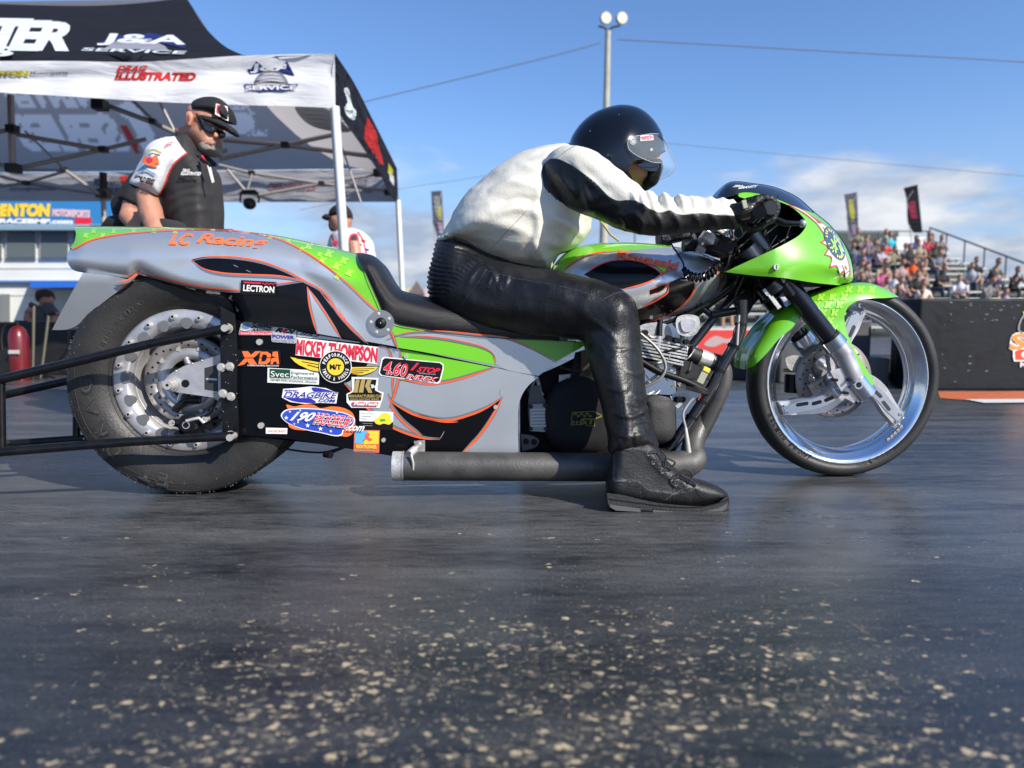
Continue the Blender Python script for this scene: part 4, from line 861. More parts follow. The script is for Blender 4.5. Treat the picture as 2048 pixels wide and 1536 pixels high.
for j in range(13):
    for i in range(7):
        y = 572 + j * 15.5; x = 1598 + i * 23 + (j % 2) * 11 + j * 2
        if y > 640: x = 1655 + (y - 640) * .62 + (i - 2) * 17
        s_ = 13 if y < 690 else 10
        q = np.array([[x + s_ * .6, y + s_ * .5]]); kp = np.array([(x - 1, y - 1), (x + s_ * 1.35, y - 1), (x + s_ * 1.35, y + s_ + 1), (x - 1, y + s_ + 1)])
        if inside(kp, FENR).all() and dist_poly(q, FENR)[0] > 4: kk(fe, x, y, s_, fen_v, green_lt, .02, .0016)
fe.build('front_fender', bike)
# ---- front wheel
FCp = B(1695, 762.5, -.035); FCu, FCw = FCp[0], FCp[2]; RF = FCw
fwo = empty('front_wheel', (0, 0, 0)); fwo.parent = bike
ft = MB(); s_ = RF / .300
tp = [(-.030, .256), (-.040, .260), (-.0455, .268), (-.047, .277), (-.043, .286), (-.033, .2945), (-.018, .299), (0, .300)]
tp = [(v, r * s_) for v, r in tp]; ft.lathe((FCu, FCw), tp + [(-v, r) for v, r in reversed(tp[:-1])], M('tyre_rubber_front', (.022, .022, .022), .48, bump=.1, bscale=200, var=.3, vscale=12), 128)
def ftv(P): return np.full(len(P), -.0465)
FCpx = (1695, 763)
ft.arctext(BK, 'MADE IN ENGLAND', FCpx, 164, 7, math.radians(172), math.radians(146), ftv, rubber_l, .0016, 0., True)
ft.arctext(BK, 'RACING FRONT', FCpx, 164, 9, math.radians(248), math.radians(205), ftv, blackp, .0016, .02, True)
ft.build('tyre', fwo)
fr_ = MB()
rp_ = [(-.033, .259), (-.040, .258), (-.041, .253), (-.036, .248), (-.033, .241), (-.024, .2385), (-.021, .229), (-.012, .226), (-.006, .217), (.0, .213), (.02, .213), (.03, .225), (.038, .252), (.033, .259)]
fr_.lathe((FCu, FCw), [(v, r * s_) for v, r in rp_], alu, 128)
for i in range(5):
    a = math.radians(-52 + i * 3.4); c = Vector((FCu + .231 * s_ * math.cos(a), -.026, FCw + .231 * s_ * math.sin(a)))
    fr_.box(c, (.011, .010, .008), M('balance_weight', (.30, .31, .32), .5, .6), Matrix.Rotation(-a - math.pi / 2, 3, 'Y'), .001)
fr_.build('rim', fwo)
spk = MB()
def spoke(th):                                          # one swept arm, drawn pointing along +x
    top = sp([(.016, .046, 1), (.066, .060), (.120, .054), (.168, .033), (.198, .020, 1)], False, .006); bot = sp([(.216, -.034, 1), (.198, -.028), (.160, -.018), (.12, -.001), (.075, .004), (.022, -.012, 1)], False, .006)
    pts = top + [(.205, .014), (.216, .012)] + bot
    ca, sa = math.cos(th), math.sin(th)
    pl = lambda a, b_, v: (FCu + (a * ca - b_ * sa) * s_, v, FCw + (a * sa + b_ * ca) * s_)
    spk.prism(pts, -.024, .004, alub, pl)
    spk.prism([(x * .97 + .002, (y - .010) * .62 + .010) for x, y in pts], -.0262, -.0235, alu, pl)
    for x0, x1, y0, y1 in ((.058, .084, .028, .026), (.098, .124, .023, .018), (.138, .170, .009, -.001)):
        dx, dy = x1 - x0, y1 - y0; L = math.hypot(dx, dy); nx, ny = -dy / L * .0055, dx / L * .0055
        spk.prism([(x0 + nx, y0 + ny), (x0 - dx / L * .004, y0), (x0 - nx, y0 - ny), (x1 - nx, y1 - ny), (x1 + dx / L * .004, y1), (x1 + nx, y1 + ny)], -.0272, -.026, M('slot_dark', (.03, .03, .032), .5), pl)
    for q in ((.209, .005), (.212, -.018)):
        c = pl(*q, -.028); spk.tube([(c[0], -.02, c[2]), (c[0], -.031, c[2])], .0055, alu, 12); spk.tube([(c[0], -.0311, c[2]), (c[0], -.0315, c[2])], .0025, blackp, 6)
for th in (math.radians(-32), math.radians(206), math.radians(84)): spoke(th)
spk.lathe((FCu, FCw), [(-.045, 0), (-.045, .028), (-.025, .034), (.02, .036), (.05, .03)], alu, 40)
spk.build('spokes', fwo)
fd = MB()
for vv in (.055,):
    fd.lathe((FCu, FCw), [(vv, .085), (vv - .005, .085), (vv - .005, .128), (vv, .128)], disc_m, 80, True); fd.lathe((FCu, FCw), [(vv - .002, .03), (vv - .006, .03), (vv - .006, .045)], alub, 40)
    for i in range(6): a = i * 1.047; fd.tube([(FCu + .04 * math.cos(a), vv - .004, FCw + .04 * math.sin(a)), (FCu + .088 * math.cos(a + .3), vv - .004, FCw + .088 * math.sin(a + .3))], .008, alub, 8)
    for i in range(40):
        a = 2 * math.pi * i / 40; r = .096 + .009 * (i % 3); fd.tube([(FCu + r * math.cos(a), vv - .0055, FCw + r * math.sin(a)), (FCu + r * math.cos(a), vv - .0045, FCw + r * math.sin(a))], .0034, blackp, 8)
fd.build('brake_disc', fwo)
# ---- fork
fk = MB()
for sgn, v in ((-1, -.098), (1, .098)):
    a = Vector(B(1500, 470, -.098)); b = Vector(B(1670, 690, -.098)); e = Vector(B(1730, 789, -.098)); m2 = Vector(B(1664, 681, -.098))
    for q in (a, b, e, m2): q.y = v
    dd = (b - a).normalized(); fk.tube([a, b], .0285 if sgn < 0 else .0285, M('fork_black', (.006, .007, .010), .12, 0, .6), 28)
    fk.tube([m2 - dd * .012, m2 + dd * .022], .036, alu, 28); fk.tube([m2 + dd * .02, m2 + dd * .055], .0325, alub, 28); fk.tube([m2 + dd * .05, e - dd * .05], .0305, alub, 28)
    fk.tube([e - dd * .062, e], .036, alu, 28); fk.tube([m2 - dd * .020, m2 - dd * .012], .031, blackp, 24)
    if sgn < 0:
        ax = Vector(B(1719, 770, -.14)); fk.tube([(ax.x, -.10, ax.z), (ax.x, -.136, ax.z)], .0135, alu, 20); fk.tube([(ax.x, -.1362, ax.z), (ax.x, -.1368, ax.z)], .0085, blackp, 16)
        for q in ((1672, 760), (1693, 786), (1700, 760)): c = B(*q, -.125); fk.tube([(c[0], -.10, c[2]), (c[0], -.130, c[2])], .005, blackm, 10)
        plate(fk, [(1660, 742), (1685, 735), (1722, 782), (1708, 806), (1690, 796)], -.112, -.075, alub)
fk.build('fork', bike)
fcx = MB()
plate(fcx, sp([(1572, 716), (1600, 712), (1612, 728), (1600, 745), (1578, 738)], True), .06, .085, cast); fcx.tube([B(1585, 748, .09), B(1583, 785, .09)], .024, blackm, 16); fcx.ball(B(1614, 758, .07), .02, cast, 14)
for i in range(7): fcx.tube([B(1585, 752 + i * 5, .09), B(1585, 754 + i * 5, .09)], .0265, blackp, 14)
fcx.tube([B(1566, 740, .08), B(1600, 742, .08), B(1628, 758, .07)], .006, M('brass_fitting', (.4, .28, .1), .35, .8), 8); fcx.tube([B(1606, 735, .07), B(1616, 758, .06), B(1640, 775, .06)], .008, cast, 8); fcx.build('front_brake_caliper', bike)
# ---- frame tubes and steering head
fm = MB(); ft_ = M('frame_black', (.010, .010, .012), .22, 0, .7)
for v in (-.12, .12): fm.tube([B(1484, 600, v), B(1480, 665, v), B(1447, 727, v), B(1417, 785, v), B(1372, 853, v), B(1335, 905, v)], .0165, ft_, 16, smoothpath=4)
fm.tube([B(1335, 905, -.12), B(1200, 925, -.12), B(1040, 925, -.12)], .0165, ft_, 12)
fm.tube([B(1384, 690, -.06), B(1434, 628, -.05), B(1500, 560, 0)], .0135, ft_, 12); fm.tube([B(1425, 630, -.06), B(1492, 618, -.1)], .012, ft_, 12); fm.tube([B(1385, 600, -.05), B(1425, 632, -.05)], .010, ft_, 12)
fm.tube([B(1350, 650, 0), B(1460, 570, 0), B(1500, 500, 0)], .022, ft_, 14)
fm.tube([B(1490, 470, 0), B(1540, 600, 0)], .030, ft_, 18)
plate(fm, sp([(1436, 500, 1), (1470, 470), (1530, 462), (1600, 440, 1), (1600, 500, 1), (1562, 548, 1), (1540, 585), (1512, 604), (1496, 630, 1), (1474, 622), (1462, 590), (1450, 560)], True), .03, .06, blackp)
for v in (-.12, .12):
    fm.tube([B(1486, 500, v), B(1502, 522, v)], .040, ft_, 20); fm.tube([B(1535, 566, v), B(1548, 582, v)], .040, ft_, 20)
fm.box(B(1500, 512, 0), (.06, .25, .025), ft_, Matrix.Rotation(.9, 3, 'Y'), .004); fm.box(B(1545, 575, 0), (.06, .25, .03), ft_, Matrix.Rotation(.9, 3, 'Y'), .004)
for i in range(16):
    tie = B(random.uniform(1345, 1484), 640, -.138)
for q0, q1 in (((1482, 646), (1481, 652)), ((1468, 690), (1465, 696)), ((1440, 738), (1437, 744)), ((1405, 800), (1402, 806)), ((1385, 832), (1382, 838))): fm.tube([B(*q0, -.12), B(*q1, -.12)], .0185, blackp, 12)
plate(fm, [(1525, 580), (1560, 558), (1574, 556), (1566, 570), (1534, 592)], -.150, -.145, cast); plate(fm, [(1532, 586), (1540, 584), (1563, 614), (1556, 619)], -.150, -.146, cast)
fm.build('frame', bike)
cl_ = MB(); plate(cl_, sp([(1436, 400, 1), (1462, 378), (1520, 380), (1580, 404), (1616, 445), (1604, 474), (1525, 514), (1482, 530, 1), (1462, 500), (1470, 440)], True), .0, .03, blackp); cl_.build('cockpit_liner', bike)
bt = MB()                                                # clip-ons, cables and the clutter behind the screen
bt.tube([B(1480, 485, -.12), B(1530, 430, -.30)], .011, blackm, 12)
bt.tube([B(1519, 424, -.21), B(1519, 424, -.345)], .0165, M('grip_rubber', (.012, .012, .012), .7), 18); bt.tube([B(1519, 424, -.345), B(1519, 424, -.362)], .0185, blackm, 8)
bt.tube([B(1550, 440, -.27), B(1572, 447, -.30), B(1600, 447, -.31)], .0075, M('lever_grey', (.05, .05, .055), .35, .7), 10, rr=[.009, .0085, .006]); bt.ball(B(1605, 447, -.31), .0105, alub, 14)
bt.box(B(1418, 478, -.13), (.05, .04, .03), alub, Matrix.Rotation(.6, 3, 'Y'), .004); bt.box(B(1438, 462, -.13), (.045, .04, .018), cast, Matrix.Rotation(.55, 3, 'Y'), .003)
bt.tube([B(1400, 487, -.12), B(1428, 470, -.12)], .013, alub, 12); bt.ball(B(1442, 472, -.152), .006, blackp, 10); bt.tube([B(1366, 492, -.08), B(1398, 490, -.08)], .018, blackp, 14); bt.tube([B(1394, 492, -.1), B(1410, 500, -.1)], .013, alub, 12)
bt.box(B(1435, 492, -.1), (.07, .10, .05), blackp, Matrix.Rotation(.3, 3, 'Y'), .006)
random.seed(21)
for i in range(26):
    x0, y0 = random.uniform(1445, 1590), random.uniform(445, 500); x1, y1 = random.uniform(1425, 1540), random.uniform(500, 600)
    xm, ym = (x0 + x1) / 2 + random.uniform(-22, 22), (y0 + y1) / 2 + random.uniform(-12, 18)
    bt.tube([B(x0, y0, random.uniform(-.12, -.03)), B(xm, ym, random.uniform(-.15, -.04)), B(x1, y1, random.uniform(-.12, -.03))], random.choice([.0022, .003, .005]), random.choice([blackp, blackm, blackm, rubber]), 6, smoothpath=5)
bt.build('handlebar_controls', bike)
# ---- coiled lanyard
ly = MB(); P = []
path = [(1366, 542), (1380, 552), (1400, 555), (1420, 548), (1434, 532)]; pp = sp(path, False, 2.)
for i in range(260):
    t = i / 259; x = t * (len(pp) - 1); a, b = pp[int(x)], pp[min(int(x) + 1, len(pp) - 1)]; q = (a[0] + (b[0] - a[0]) * (x - int(x)), a[1] + (b[1] - a[1]) * (x - int(x)))
    ph = i / 260 * 2 * math.pi * 19; c = Vector(B(*q, -.185)); P.append(c + Vector((.004 * math.sin(ph * .5), .011 * math.cos(ph), .012 * math.sin(ph))))
ly.tube(P, .0024, blackp, 6); ly.tube([B(1334, 470, -.2), B(1345, 492, -.19), B(1366, 525, -.19), B(1366, 542, -.19)], .0024, blackp, 6, smoothpath=4); ly.tube([B(1334, 468, -.2), B(1340, 480, -.2)], .004, alub, 8)
ly.build('kill_switch_lanyard', bike)
# ---- engine
en = MB()
def blockp(mb, pts, v0, v1, m): return plate(mb, pts, v0, v1, m)
en.prism(sp([(1040, 762, 1), (1110, 735), (1180, 700), (1290, 652, 1), (1372, 690, 1), (1352, 790), (1345, 885), (1300, 908, 1), (1040, 910, 1)], True, 12), -.085, .14, M('engine_dark', (.004, .004, .005), .6, spec=.2), lambda a, b2, v: B(a, b2, v))
plate(en, sp([(1276, 655), (1335, 650), (1345, 680), (1330, 700), (1278, 698)], True), -.135, .10, cast)
plate(en, [(1272, 672), (1366, 690), (1370, 726), (1272, 716)], -.128, .10, M('fin_core', (.05, .05, .05), .6, .5))
for i in range(7):
    y = 682 + i * 6.2; x1 = 1376 if i < 5 else 1368
    plate(en, [(1270, y - 12), (x1 - 6, y + 8), (x1, y + 10), (x1 - 2, y + 12.5), (1270, y - 8.6)], -.150, .10, cast)
plate(en, [(1318, 690), (1352, 700), (1352, 788), (1308, 784)], -.125, .1, alub); plate(en, [(1284, 735), (1346, 742), (1352, 784), (1340, 790), (1286, 786)], -.142, -.1, alu)
for i in range(5): en.tube([B(1292 + i * 9, 750 + (i % 2) * 8, -.144), B(1300 + i * 9, 762 - (i % 2) * 9, -.144)], .0016, cast, 5)
plate(en, sp([(1354, 636), (1372, 629), (1396, 634), (1400, 650), (1392, 668), (1372, 673), (1356, 665)], True, 3), -.160, -.09, cast); plate(en, sp([(1362, 642), (1378, 637), (1390, 643), (1386, 660), (1368, 663)], True, 3), -.166, -.15, alub)
en.tube([B(1373, 640, -.13), B(1365, 690, -.13)], .012, cast, 12); en.tube([B(1320, 640, -.13), B(1318, 675, -.14)], .009, blackm, 10); en.tube([B(1318, 672, -.14), B(1315, 700, -.14)], .010, alub, 8)
for q in ((1352, 680), (1372, 684), (1290, 665), (1338, 676)): c = B(*q, -.15); en.tube([(c[0], -.12, c[2]), (c[0], -.160, c[2])], .008, blackp, 10)
en.tube([B(1378, 706, -.10), B(1402, 716, -.10)], .024, M('hose_dark', (.02, .02, .021), .6), 18); en.tube([B(1398, 714, -.1), B(1420, 722, -.1)], .026, cast, 18)
hd = MB()
for dv in (-.085, .02):
    hd.tube([B(1415, 720, dv), B(1440, 730, dv), B(1447, 752, dv), B(1438, 788, dv), B(1416, 835, dv), B(1392, 880, dv)], .0265, pipe_m, 20, smoothpath=5)
hd.tube([B(1416, 820, -.06), B(1392, 870, -.09), B(1385, 900, -.12), B(1388, 918, -.14), B(1372, 930, -.16), B(1350, 932, -.17)], .034, pipe_m, 22, smoothpath=6, rr=[.030, .032, .034, .037, .038, .04])
hd.build('exhaust_header', bike)
es = MB()
es.tube([B(1377, 905, -.165), B(1374, 880, -.165), B(1371, 855, -.16)], .0065, steel, 10, rr=[.009, .0075, .005]); es.tube([B(1371, 855, -.16), B(1366, 828, -.155), B(1378, 806, -.15), B(1388, 796, -.15)], .004, grey_v, 8, smoothpath=4)
es.box(B(1404, 752, -.15), (.022, .02, .045), M('connector_beige', (.35, .34, .26), .5), Matrix.Rotation(.45, 3, 'Y'), .002); es.box(B(1411, 739, -.152), (.022, .022, .014), M('connector_yellow', (.70, .60, .05), .5), Matrix.Rotation(.45, 3, 'Y'), .002)
es.tube([B(1281, 667, -.16), B(1313, 696, -.17), B(1331, 730, -.17), B(1321, 756, -.17), B(1287, 776, -.16)], .0045, M('braided_hose', (.32, .31, .29), .5, .6), 8, smoothpath=6)
es.tube([B(1282, 722, -.155), B(1320, 744, -.16), B(1370, 762, -.16), B(1412, 782, -.155)], .0095, blackp, 10, smoothpath=4, rr=[.008, .010, .010, .008])
for i in range(4): es.tube([B(1372, 765 + i * 4, -.16), B(1400 + i * 4, 778 + i * 3, -.165), B(1415, 790 - i * 5, -.15)], .003, random.choice([blackp, rubber]), 6, smoothpath=4)
es.tube([B(1402, 790, -.165), B(1396, 800, -.165)], .0022, M('wire_red', (.5, .08, .03), .5), 5); es.tube([B(1345, 774, -.15), B(1375, 777, -.15)], .0015, M('connector_yellow'), 5)
es.tube([B(1484, 640, -.145), B(1468, 660, -.15), B(1466, 700, -.15)], .0015, blackp, 5, smoothpath=4); es.tube([B(1478, 630, -.142), B(1474, 690, -.142)], .004, M('sleeve_grey', (.4, .4, .38), .5), 6)
es.tube([B(1270, 660, -.08), B(1350, 640, -.08), B(1430, 600, -.09), B(1470, 570, -.09)], .006, blackp, 8, smoothpath=4)
plate(es, sp([(1340, 792, 1), (1376, 787), (1382, 800), (1362, 818), (1350, 812)], True), -.13, -.115, cast)
for q in ((1352, 799), (1366, 799)): c = B(*q, -.131); es.tube([(c[0], -.13, c[2]), (c[0], -.1315, c[2])], .009, blackp, 14)
es.build('engine_wiring', bike)
bg1 = MB(); bagm = M('bag_leather', (.035, .034, .033), .6, bump=.3, bscale=300)
pillow(bg1, BK, sp([(1290, 796), (1310, 790), (1345, 800), (1351, 830), (1350, 868), (1335, 884), (1300, 886), (1285, 860), (1284, 820)], True), .05, 26, bagm, vc=-.135); bg1.build('ignition_cover_bag', bike)
bg2 = MB(); bm2 = M('canvas_black', (.007, .007, .008), .85)
BGP = sp([(1092, 800), (1115, 765), (1160, 752), (1205, 765), (1232, 810), (1228, 870), (1200, 902), (1130, 905), (1098, 880), (1088, 840)], True)
bgv = pillow(bg2, BK, BGP, .055, 30, bm2, vc=-.115)
ck = M('logo_yellow_cloth', (.16, .15, .035), .8); bv = lambda P: bgv(np.asarray(P)) 
bg2.poly(BK, [(1144, 824), (1187, 822), (1204, 830), (1204, 834), (1190, 839), (1190, 853), (1172, 852), (1172, 846), (1164, 850), (1141, 851)], bv, ck, .003, 8); bg2.poly(BK, [(1146, 826), (1186, 824), (1202, 831), (1188, 837), (1188, 851), (1174, 850), (1174, 844), (1164, 848), (1143, 849)], bv, bm2, .004, 8)
for i in range(6):
    for j in range(2):
        if (i + j) % 2 == 0: bg2.poly(BK, [(1148 + i * 6, 826 + j * 4), (1154 + i * 6, 826 + j * 4), (1154 + i * 6, 830 + j * 4), (1148 + i * 6, 830 + j * 4)], bv, ck, .005, 9)
for i in range(3): bg2.poly(BK, [(1145 + i * 7, 842), (1149 + i * 7, 842), (1149 + i * 7, 847), (1145 + i * 7, 847)], bv, ck, .005, 9)
bg2.text(BK, 'ST', (1160, 848), (1192, 849), (1160, 836), bv, ck, .0055, .1, .04); bg2.build('clutch_cover_bag', bike)
sl_ = MB()
plate(sl_, sp([(1060, 772, 1), (1080, 770, 1), (1084, 790), (1096, 806, 1), (1096, 862, 1), (1060, 862, 1), (1056, 820)], True), -.118, -.07, M('slave_grey', (.10, .105, .11), .5, .4))
plate(sl_, [(1059, 809), (1094, 807), (1096, 812), (1096, 858), (1090, 864), (1060, 862)], -.135, -.115, M('slave_light', (.26, .27, .28), .45, .5))
for i in range(6): plate(sl_, [(1061, 818 + i * 6.6), (1094, 817 + i * 6.6), (1094, 820 + i * 6.6), (1061, 821 + i * 6.6)], -.138, -.134, M('slave_rib', (.42, .43, .45), .4, .6))
for q in ((1062, 813), (1090, 811), (1062, 857), (1092, 858)): c = B(*q, -.14); sl_.tube([(c[0], -.13, c[2]), (c[0], -.142, c[2])], .006, blackm, 10)
sl_.tube([B(1062, 775, -.11), B(1074, 755, -.11), B(1082, 790, -.11)], .007, cast, 8)
plate(sl_, sp([(1042, 868, 1), (1066, 872), (1078, 880), (1074, 892), (1044, 903, 1)], True), -.13, -.12, M('bracket_grey', (.10, .10, .10), .5, .5))
for q in ((1052, 883), (1068, 884)): c = B(*q, -.131); sl_.tube([(c[0], -.13, c[2]), (c[0], -.1315, c[2])], .0095, blackp, 16)
plate(sl_, [(1118, 750), (1141, 748), (1141, 756), (1132, 757), (1130, 776), (1118, 778)], -.13, -.12, cast); sl_.build('clutch_slave_cylinder', bike)
# ---- packed small parts round the motor
cl2 = en; random.seed(31)
for i in range(34):
    x, y = random.uniform(1284, 1372), random.uniform(700, 800); v = random.uniform(-.135, -.10); m_ = random.choice([cast, alub, blackm, steel, blackm])
    c = B(x, y, v); r_ = random.uniform(.004, .010)
    cl2.tube([(c[0], v + .01, c[2]), (c[0], v - r_, c[2])], r_, m_, random.choice([6, 6, 12]))
for i in range(14):
    x0, y0 = random.uniform(1286, 1400), random.uniform(660, 780); a = random.uniform(0, 6.28); l = random.uniform(20, 55)
    cl2.tube([B(x0, y0, -.13), B(x0 + l * .5 * math.cos(a), y0 + l * .5 * math.sin(a) + 6, -.15), B(x0 + l * math.cos(a), y0 + l * math.sin(a), -.13)], random.choice([.0022, .0032, .0045]), random.choice([blackp, rubber, M('braided_hose'), alub]), 6, smoothpath=4)
for i in range(5): cl2.box(B(1062 + i * 4, 780 + i * 3, -.10), (.03, .03, .02), random.choice([cast, blackm]), Matrix.Rotation(.5 * i, 3, 'Y'), .003)
cl2.tube([B(1282, 690, -.13), B(1300, 706, -.14), B(1345, 700, -.15), B(1385, 690, -.14)], .004, blackp, 6, smoothpath=4)
plate(cl2, sp([(1150, 705, 1), (1176, 700), (1180, 750), (1140, 756, 1)], True), -.10, -.08, blackm); cl2.tube([B(1120, 735, -.09), B(1160, 742, -.10), B(1185, 720, -.10)], .006, rubber, 8, smoothpath=4)
en.build('engine', bike)
# ================================================================== people: shared pieces
skin = M('skin', (.42, .20, .13), .5, bump=.15, bscale=90, var=.12, vscale=14)
def attr_mat(name, ca, cb, seamc, rough=.5, bump=.25, bscale=150, coat=0., seamw=1.1):
    m = bpy.data.materials.new(name); m.use_nodes = True; nt = m.node_tree; b = nt.nodes['Principled BSDF']; L = nt.links.new
    a1 = N(nt, 'ShaderNodeAttribute', attribute_name='area'); a2 = N(nt, 'ShaderNodeAttribute', attribute_name='seam')
    r1 = N(nt, 'ShaderNodeMapRange', i1=-.5, i2=.5, i3=0., i4=1.); L(a1.outputs['Fac'], r1.inputs[0])
    tc = N(nt, 'ShaderNodeTexCoord'); n = N(nt, 'ShaderNodeTexNoise'); n.inputs['Scale'].default_value = 11; n.inputs['Detail'].default_value = 6; L(tc.outputs['Object'], n.inputs[0])
    v = N(nt, 'ShaderNodeMapRange', i1=.3, i2=.7, i3=.86, i4=1.1); L(n.outputs[0], v.inputs[0])
    mx = N(nt, 'ShaderNodeMix', data_type='RGBA'); mx.inputs[6].default_value = (*ca, 1); mx.inputs[7].default_value = (*cb, 1); L(r1.outputs[0], mx.inputs[0])
    sc = N(nt, 'ShaderNodeVectorMath', operation='SCALE'); L(mx.outputs[2], sc.inputs[0]); L(v.outputs[0], sc.inputs[3])
    r2 = N(nt, 'ShaderNodeMapRange', i1=seamw * .45, i2=seamw, i3=1., i4=0.); L(a2.outputs['Fac'], r2.inputs[0])
    mx2 = N(nt, 'ShaderNodeMix', data_type='RGBA'); mx2.inputs[7].default_value = (*seamc, 1); L(r2.outputs[0], mx2.inputs[0]); L(sc.outputs[0], mx2.inputs[6]); L(mx2.outputs[2], b.inputs['Base Color'])
    n2 = N(nt, 'ShaderNodeTexNoise'); n2.inputs['Scale'].default_value = bscale; n2.inputs['Detail'].default_value = 5; L(tc.outputs['Object'], n2.inputs[0])
    n3 = N(nt, 'ShaderNodeTexNoise'); n3.inputs['Scale'].default_value = 26; n3.inputs['Detail'].default_value = 7; n3.inputs['Roughness'].default_value = .65; n3.inputs['Distortion'].default_value = .8; L(tc.outputs['Object'], n3.inputs[0])
    s3 = N(nt, 'ShaderNodeMath', operation='MULTIPLY_ADD', i1=1.3); L(n3.outputs[0], s3.inputs[0]); L(n2.outputs[0], s3.inputs[2])
    bp = N(nt, 'ShaderNodeBump'); bp.inputs['Strength'].default_value = bump; bp.inputs['Distance'].default_value = .006; L(s3.outputs[0], bp.inputs['Height']); L(bp.outputs[0], b.inputs['Normal'])
    rr = N(nt, 'ShaderNodeMapRange', i1=.3, i2=.7, i3=rough * .78, i4=rough * 1.2); L(n3.outputs[0], rr.inputs[0]); L(rr.outputs[0], b.inputs['Roughness'])
    b.inputs['Coat Weight'].default_value = coat; return m
def set_attr(me, name, vals):
    a = me.attributes.new(name, 'FLOAT', 'POINT'); a.data.foreach_set('value', np.asarray(vals, np.float32))
def vco(me):
    co = np.empty(len(me.vertices) * 3); me.vertices.foreach_get('co', co); return co.reshape(-1, 3)
def px_of(me, fr): return np.stack(fr.px(vco(me)), 1)
def sdist(P, path): d = dist_poly(P, path); return np.where(inside(P, path), d, -d)
SC_F = .8
def folds(me, fr, F_, near_v=None, extra=None):
    """press soft folds (polyline, height m, half-width px) into the cloth facing the lens side"""
    def fn(co, no):
        P = np.stack(fr.px(co), 1); h = np.zeros(len(co)); side = np.clip(-no[:, 1] * 2 + .6, 0, 1)
        for path, amp, wd in F_:
            A = np.array(path); k = (P[:, 0] > A[:, 0].min() - 4 * wd) & (P[:, 0] < A[:, 0].max() + 4 * wd) & (P[:, 1] > A[:, 1].min() - 4 * wd) & (P[:, 1] < A[:, 1].max() + 4 * wd)
            if k.any():
                d = dist_poly(P[k], sp(path, False, 6) if len(path) > 2 else path, False); 
                mid = (A[0] + A[-1]) / 2; hl_ = max(np.hypot(*(A[0] - A[-1])) / 2, 1); e = np.hypot(P[k][:, 0] - mid[0], P[k][:, 1] - mid[1]) / hl_
                h[k] += amp * SC_F * np.exp(-(d / wd) ** 2) * np.clip(1.35 - e, 0, 1) ** .7
        h *= side
        if extra is not None: h += extra(co, no, P)
        return h
    displace(me, fn)
# ================================================================== the rider
def vlin(*kn):                                     # middle surface from (x, v) knots
    X = [k[0] for k in kn]; V_ = [k[1] for k in kn]; return lambda P: np.interp(np.asarray(P)[:, 0], X, V_)
bodyr = MB()
for sg in (-1, 1):
    bodyr.tube([B(950, 575, 0), B(960, 580, sg * .10), B(1080, 600, sg * .17), B(1225, 610, sg * .25), B(1240, 700, sg * .27), B(1262, 860, sg * .335), B(1275, 960, sg * .352)], 0, skin, 12, rr=[.07, .065, .055, .045, .042, .032, .025])
    bodyr.tube([B(1110, 375, sg * .05), B(1150, 372, sg * .15), B(1215, 398, sg * .24), B(1290, 425, sg * .29), B(1390, 428, sg * .27), B(1500, 428, sg * .27)], 0, skin, 12, rr=[.045, .038, .034, .030, .024, .018])
    bodyr.tube([B(1275, 950, sg * .352), B(1300, 985, sg * .352), B(1380, 993, sg * .352)], .017, skin, 10)
bodyr.tube([B(950, 570, 0), B(975, 515, 0), B(1025, 450, 0), B(1090, 395, 0), B(1140, 358, 0), B(1195, 335, 0), B(1240, 318, 0)], 0, skin, 16, rr=[.06, .065, .075, .08, .075, .055, .055])
pillow(bodyr, BK, sp([(1170, 300), (1195, 250), (1240, 232), (1290, 240), (1312, 280), (1320, 305, 1), (1322, 316), (1328, 330), (1322, 336), (1321, 350), (1312, 366), (1295, 372), (1270, 366), (1235, 350), (1195, 340)], True), .078, 45, skin)
rider = link_mesh(remesh(bodyr, 'person', .008, 4, [skin]), 'person', fr=BK, label='crouched rider in black helmet, white leather jacket and black trousers on the green motorcycle', cat='person')
# ---- jacket
TOR = sp([(874, 483, 1), (887, 462), (908, 424), (935, 384), (975, 348), (1009, 322), (1057, 299), (1097, 290), (1145, 287), (1180, 296), (1212, 318), (1235, 350), (1230, 395), (1200, 420), (1184, 436), (1180, 461), (1168, 482), (1145, 499), (1118, 509), (1108, 525), (1101, 540, 1), (1053, 536), (1023, 533), (999, 523), (975, 510), (942, 491), (908, 479, 1)], True)
ARM = sp([(1105, 300), (1145, 290), (1179, 297), (1205, 313), (1232, 334), (1260, 357), (1278, 372), (1290, 384), (1302, 382), (1318, 392), (1330, 387), (1345, 394), (1362, 389), (1380, 394), (1400, 392), (1425, 399), (1450, 401), (1481, 408, 1), (1482, 455, 1), (1440, 459), (1400, 463), (1350, 469), (1310, 470), (1270, 466), (1235, 455), (1200, 440), (1165, 424), (1135, 409), (1108, 388), (1090, 362), (1086, 330)], True)
avc = vlin((1090, -.13), (1150, -.185), (1285, -.285), (1480, -.265))
jk = MB(); pillow(jk, BK, TOR, .175, 84, skin, g=8, power=.55); pillow(jk, BK, ARM, .062, 40, skin, vc=avc, g=8, power=.6)
ARM2 = sp([(1120, 310), (1170, 312), (1220, 340), (1275, 378), (1330, 396), (1400, 402), (1478, 412, 1), (1478, 448, 1), (1400, 455), (1310, 460), (1230, 445), (1150, 405), (1110, 370)], True)
pillow(jk, BK, ARM2, .06, 36, skin, vc=lambda P: -avc(P), g=10, power=.6)
me = remesh(jk, 'jacket', .0045, 5, None, .5)
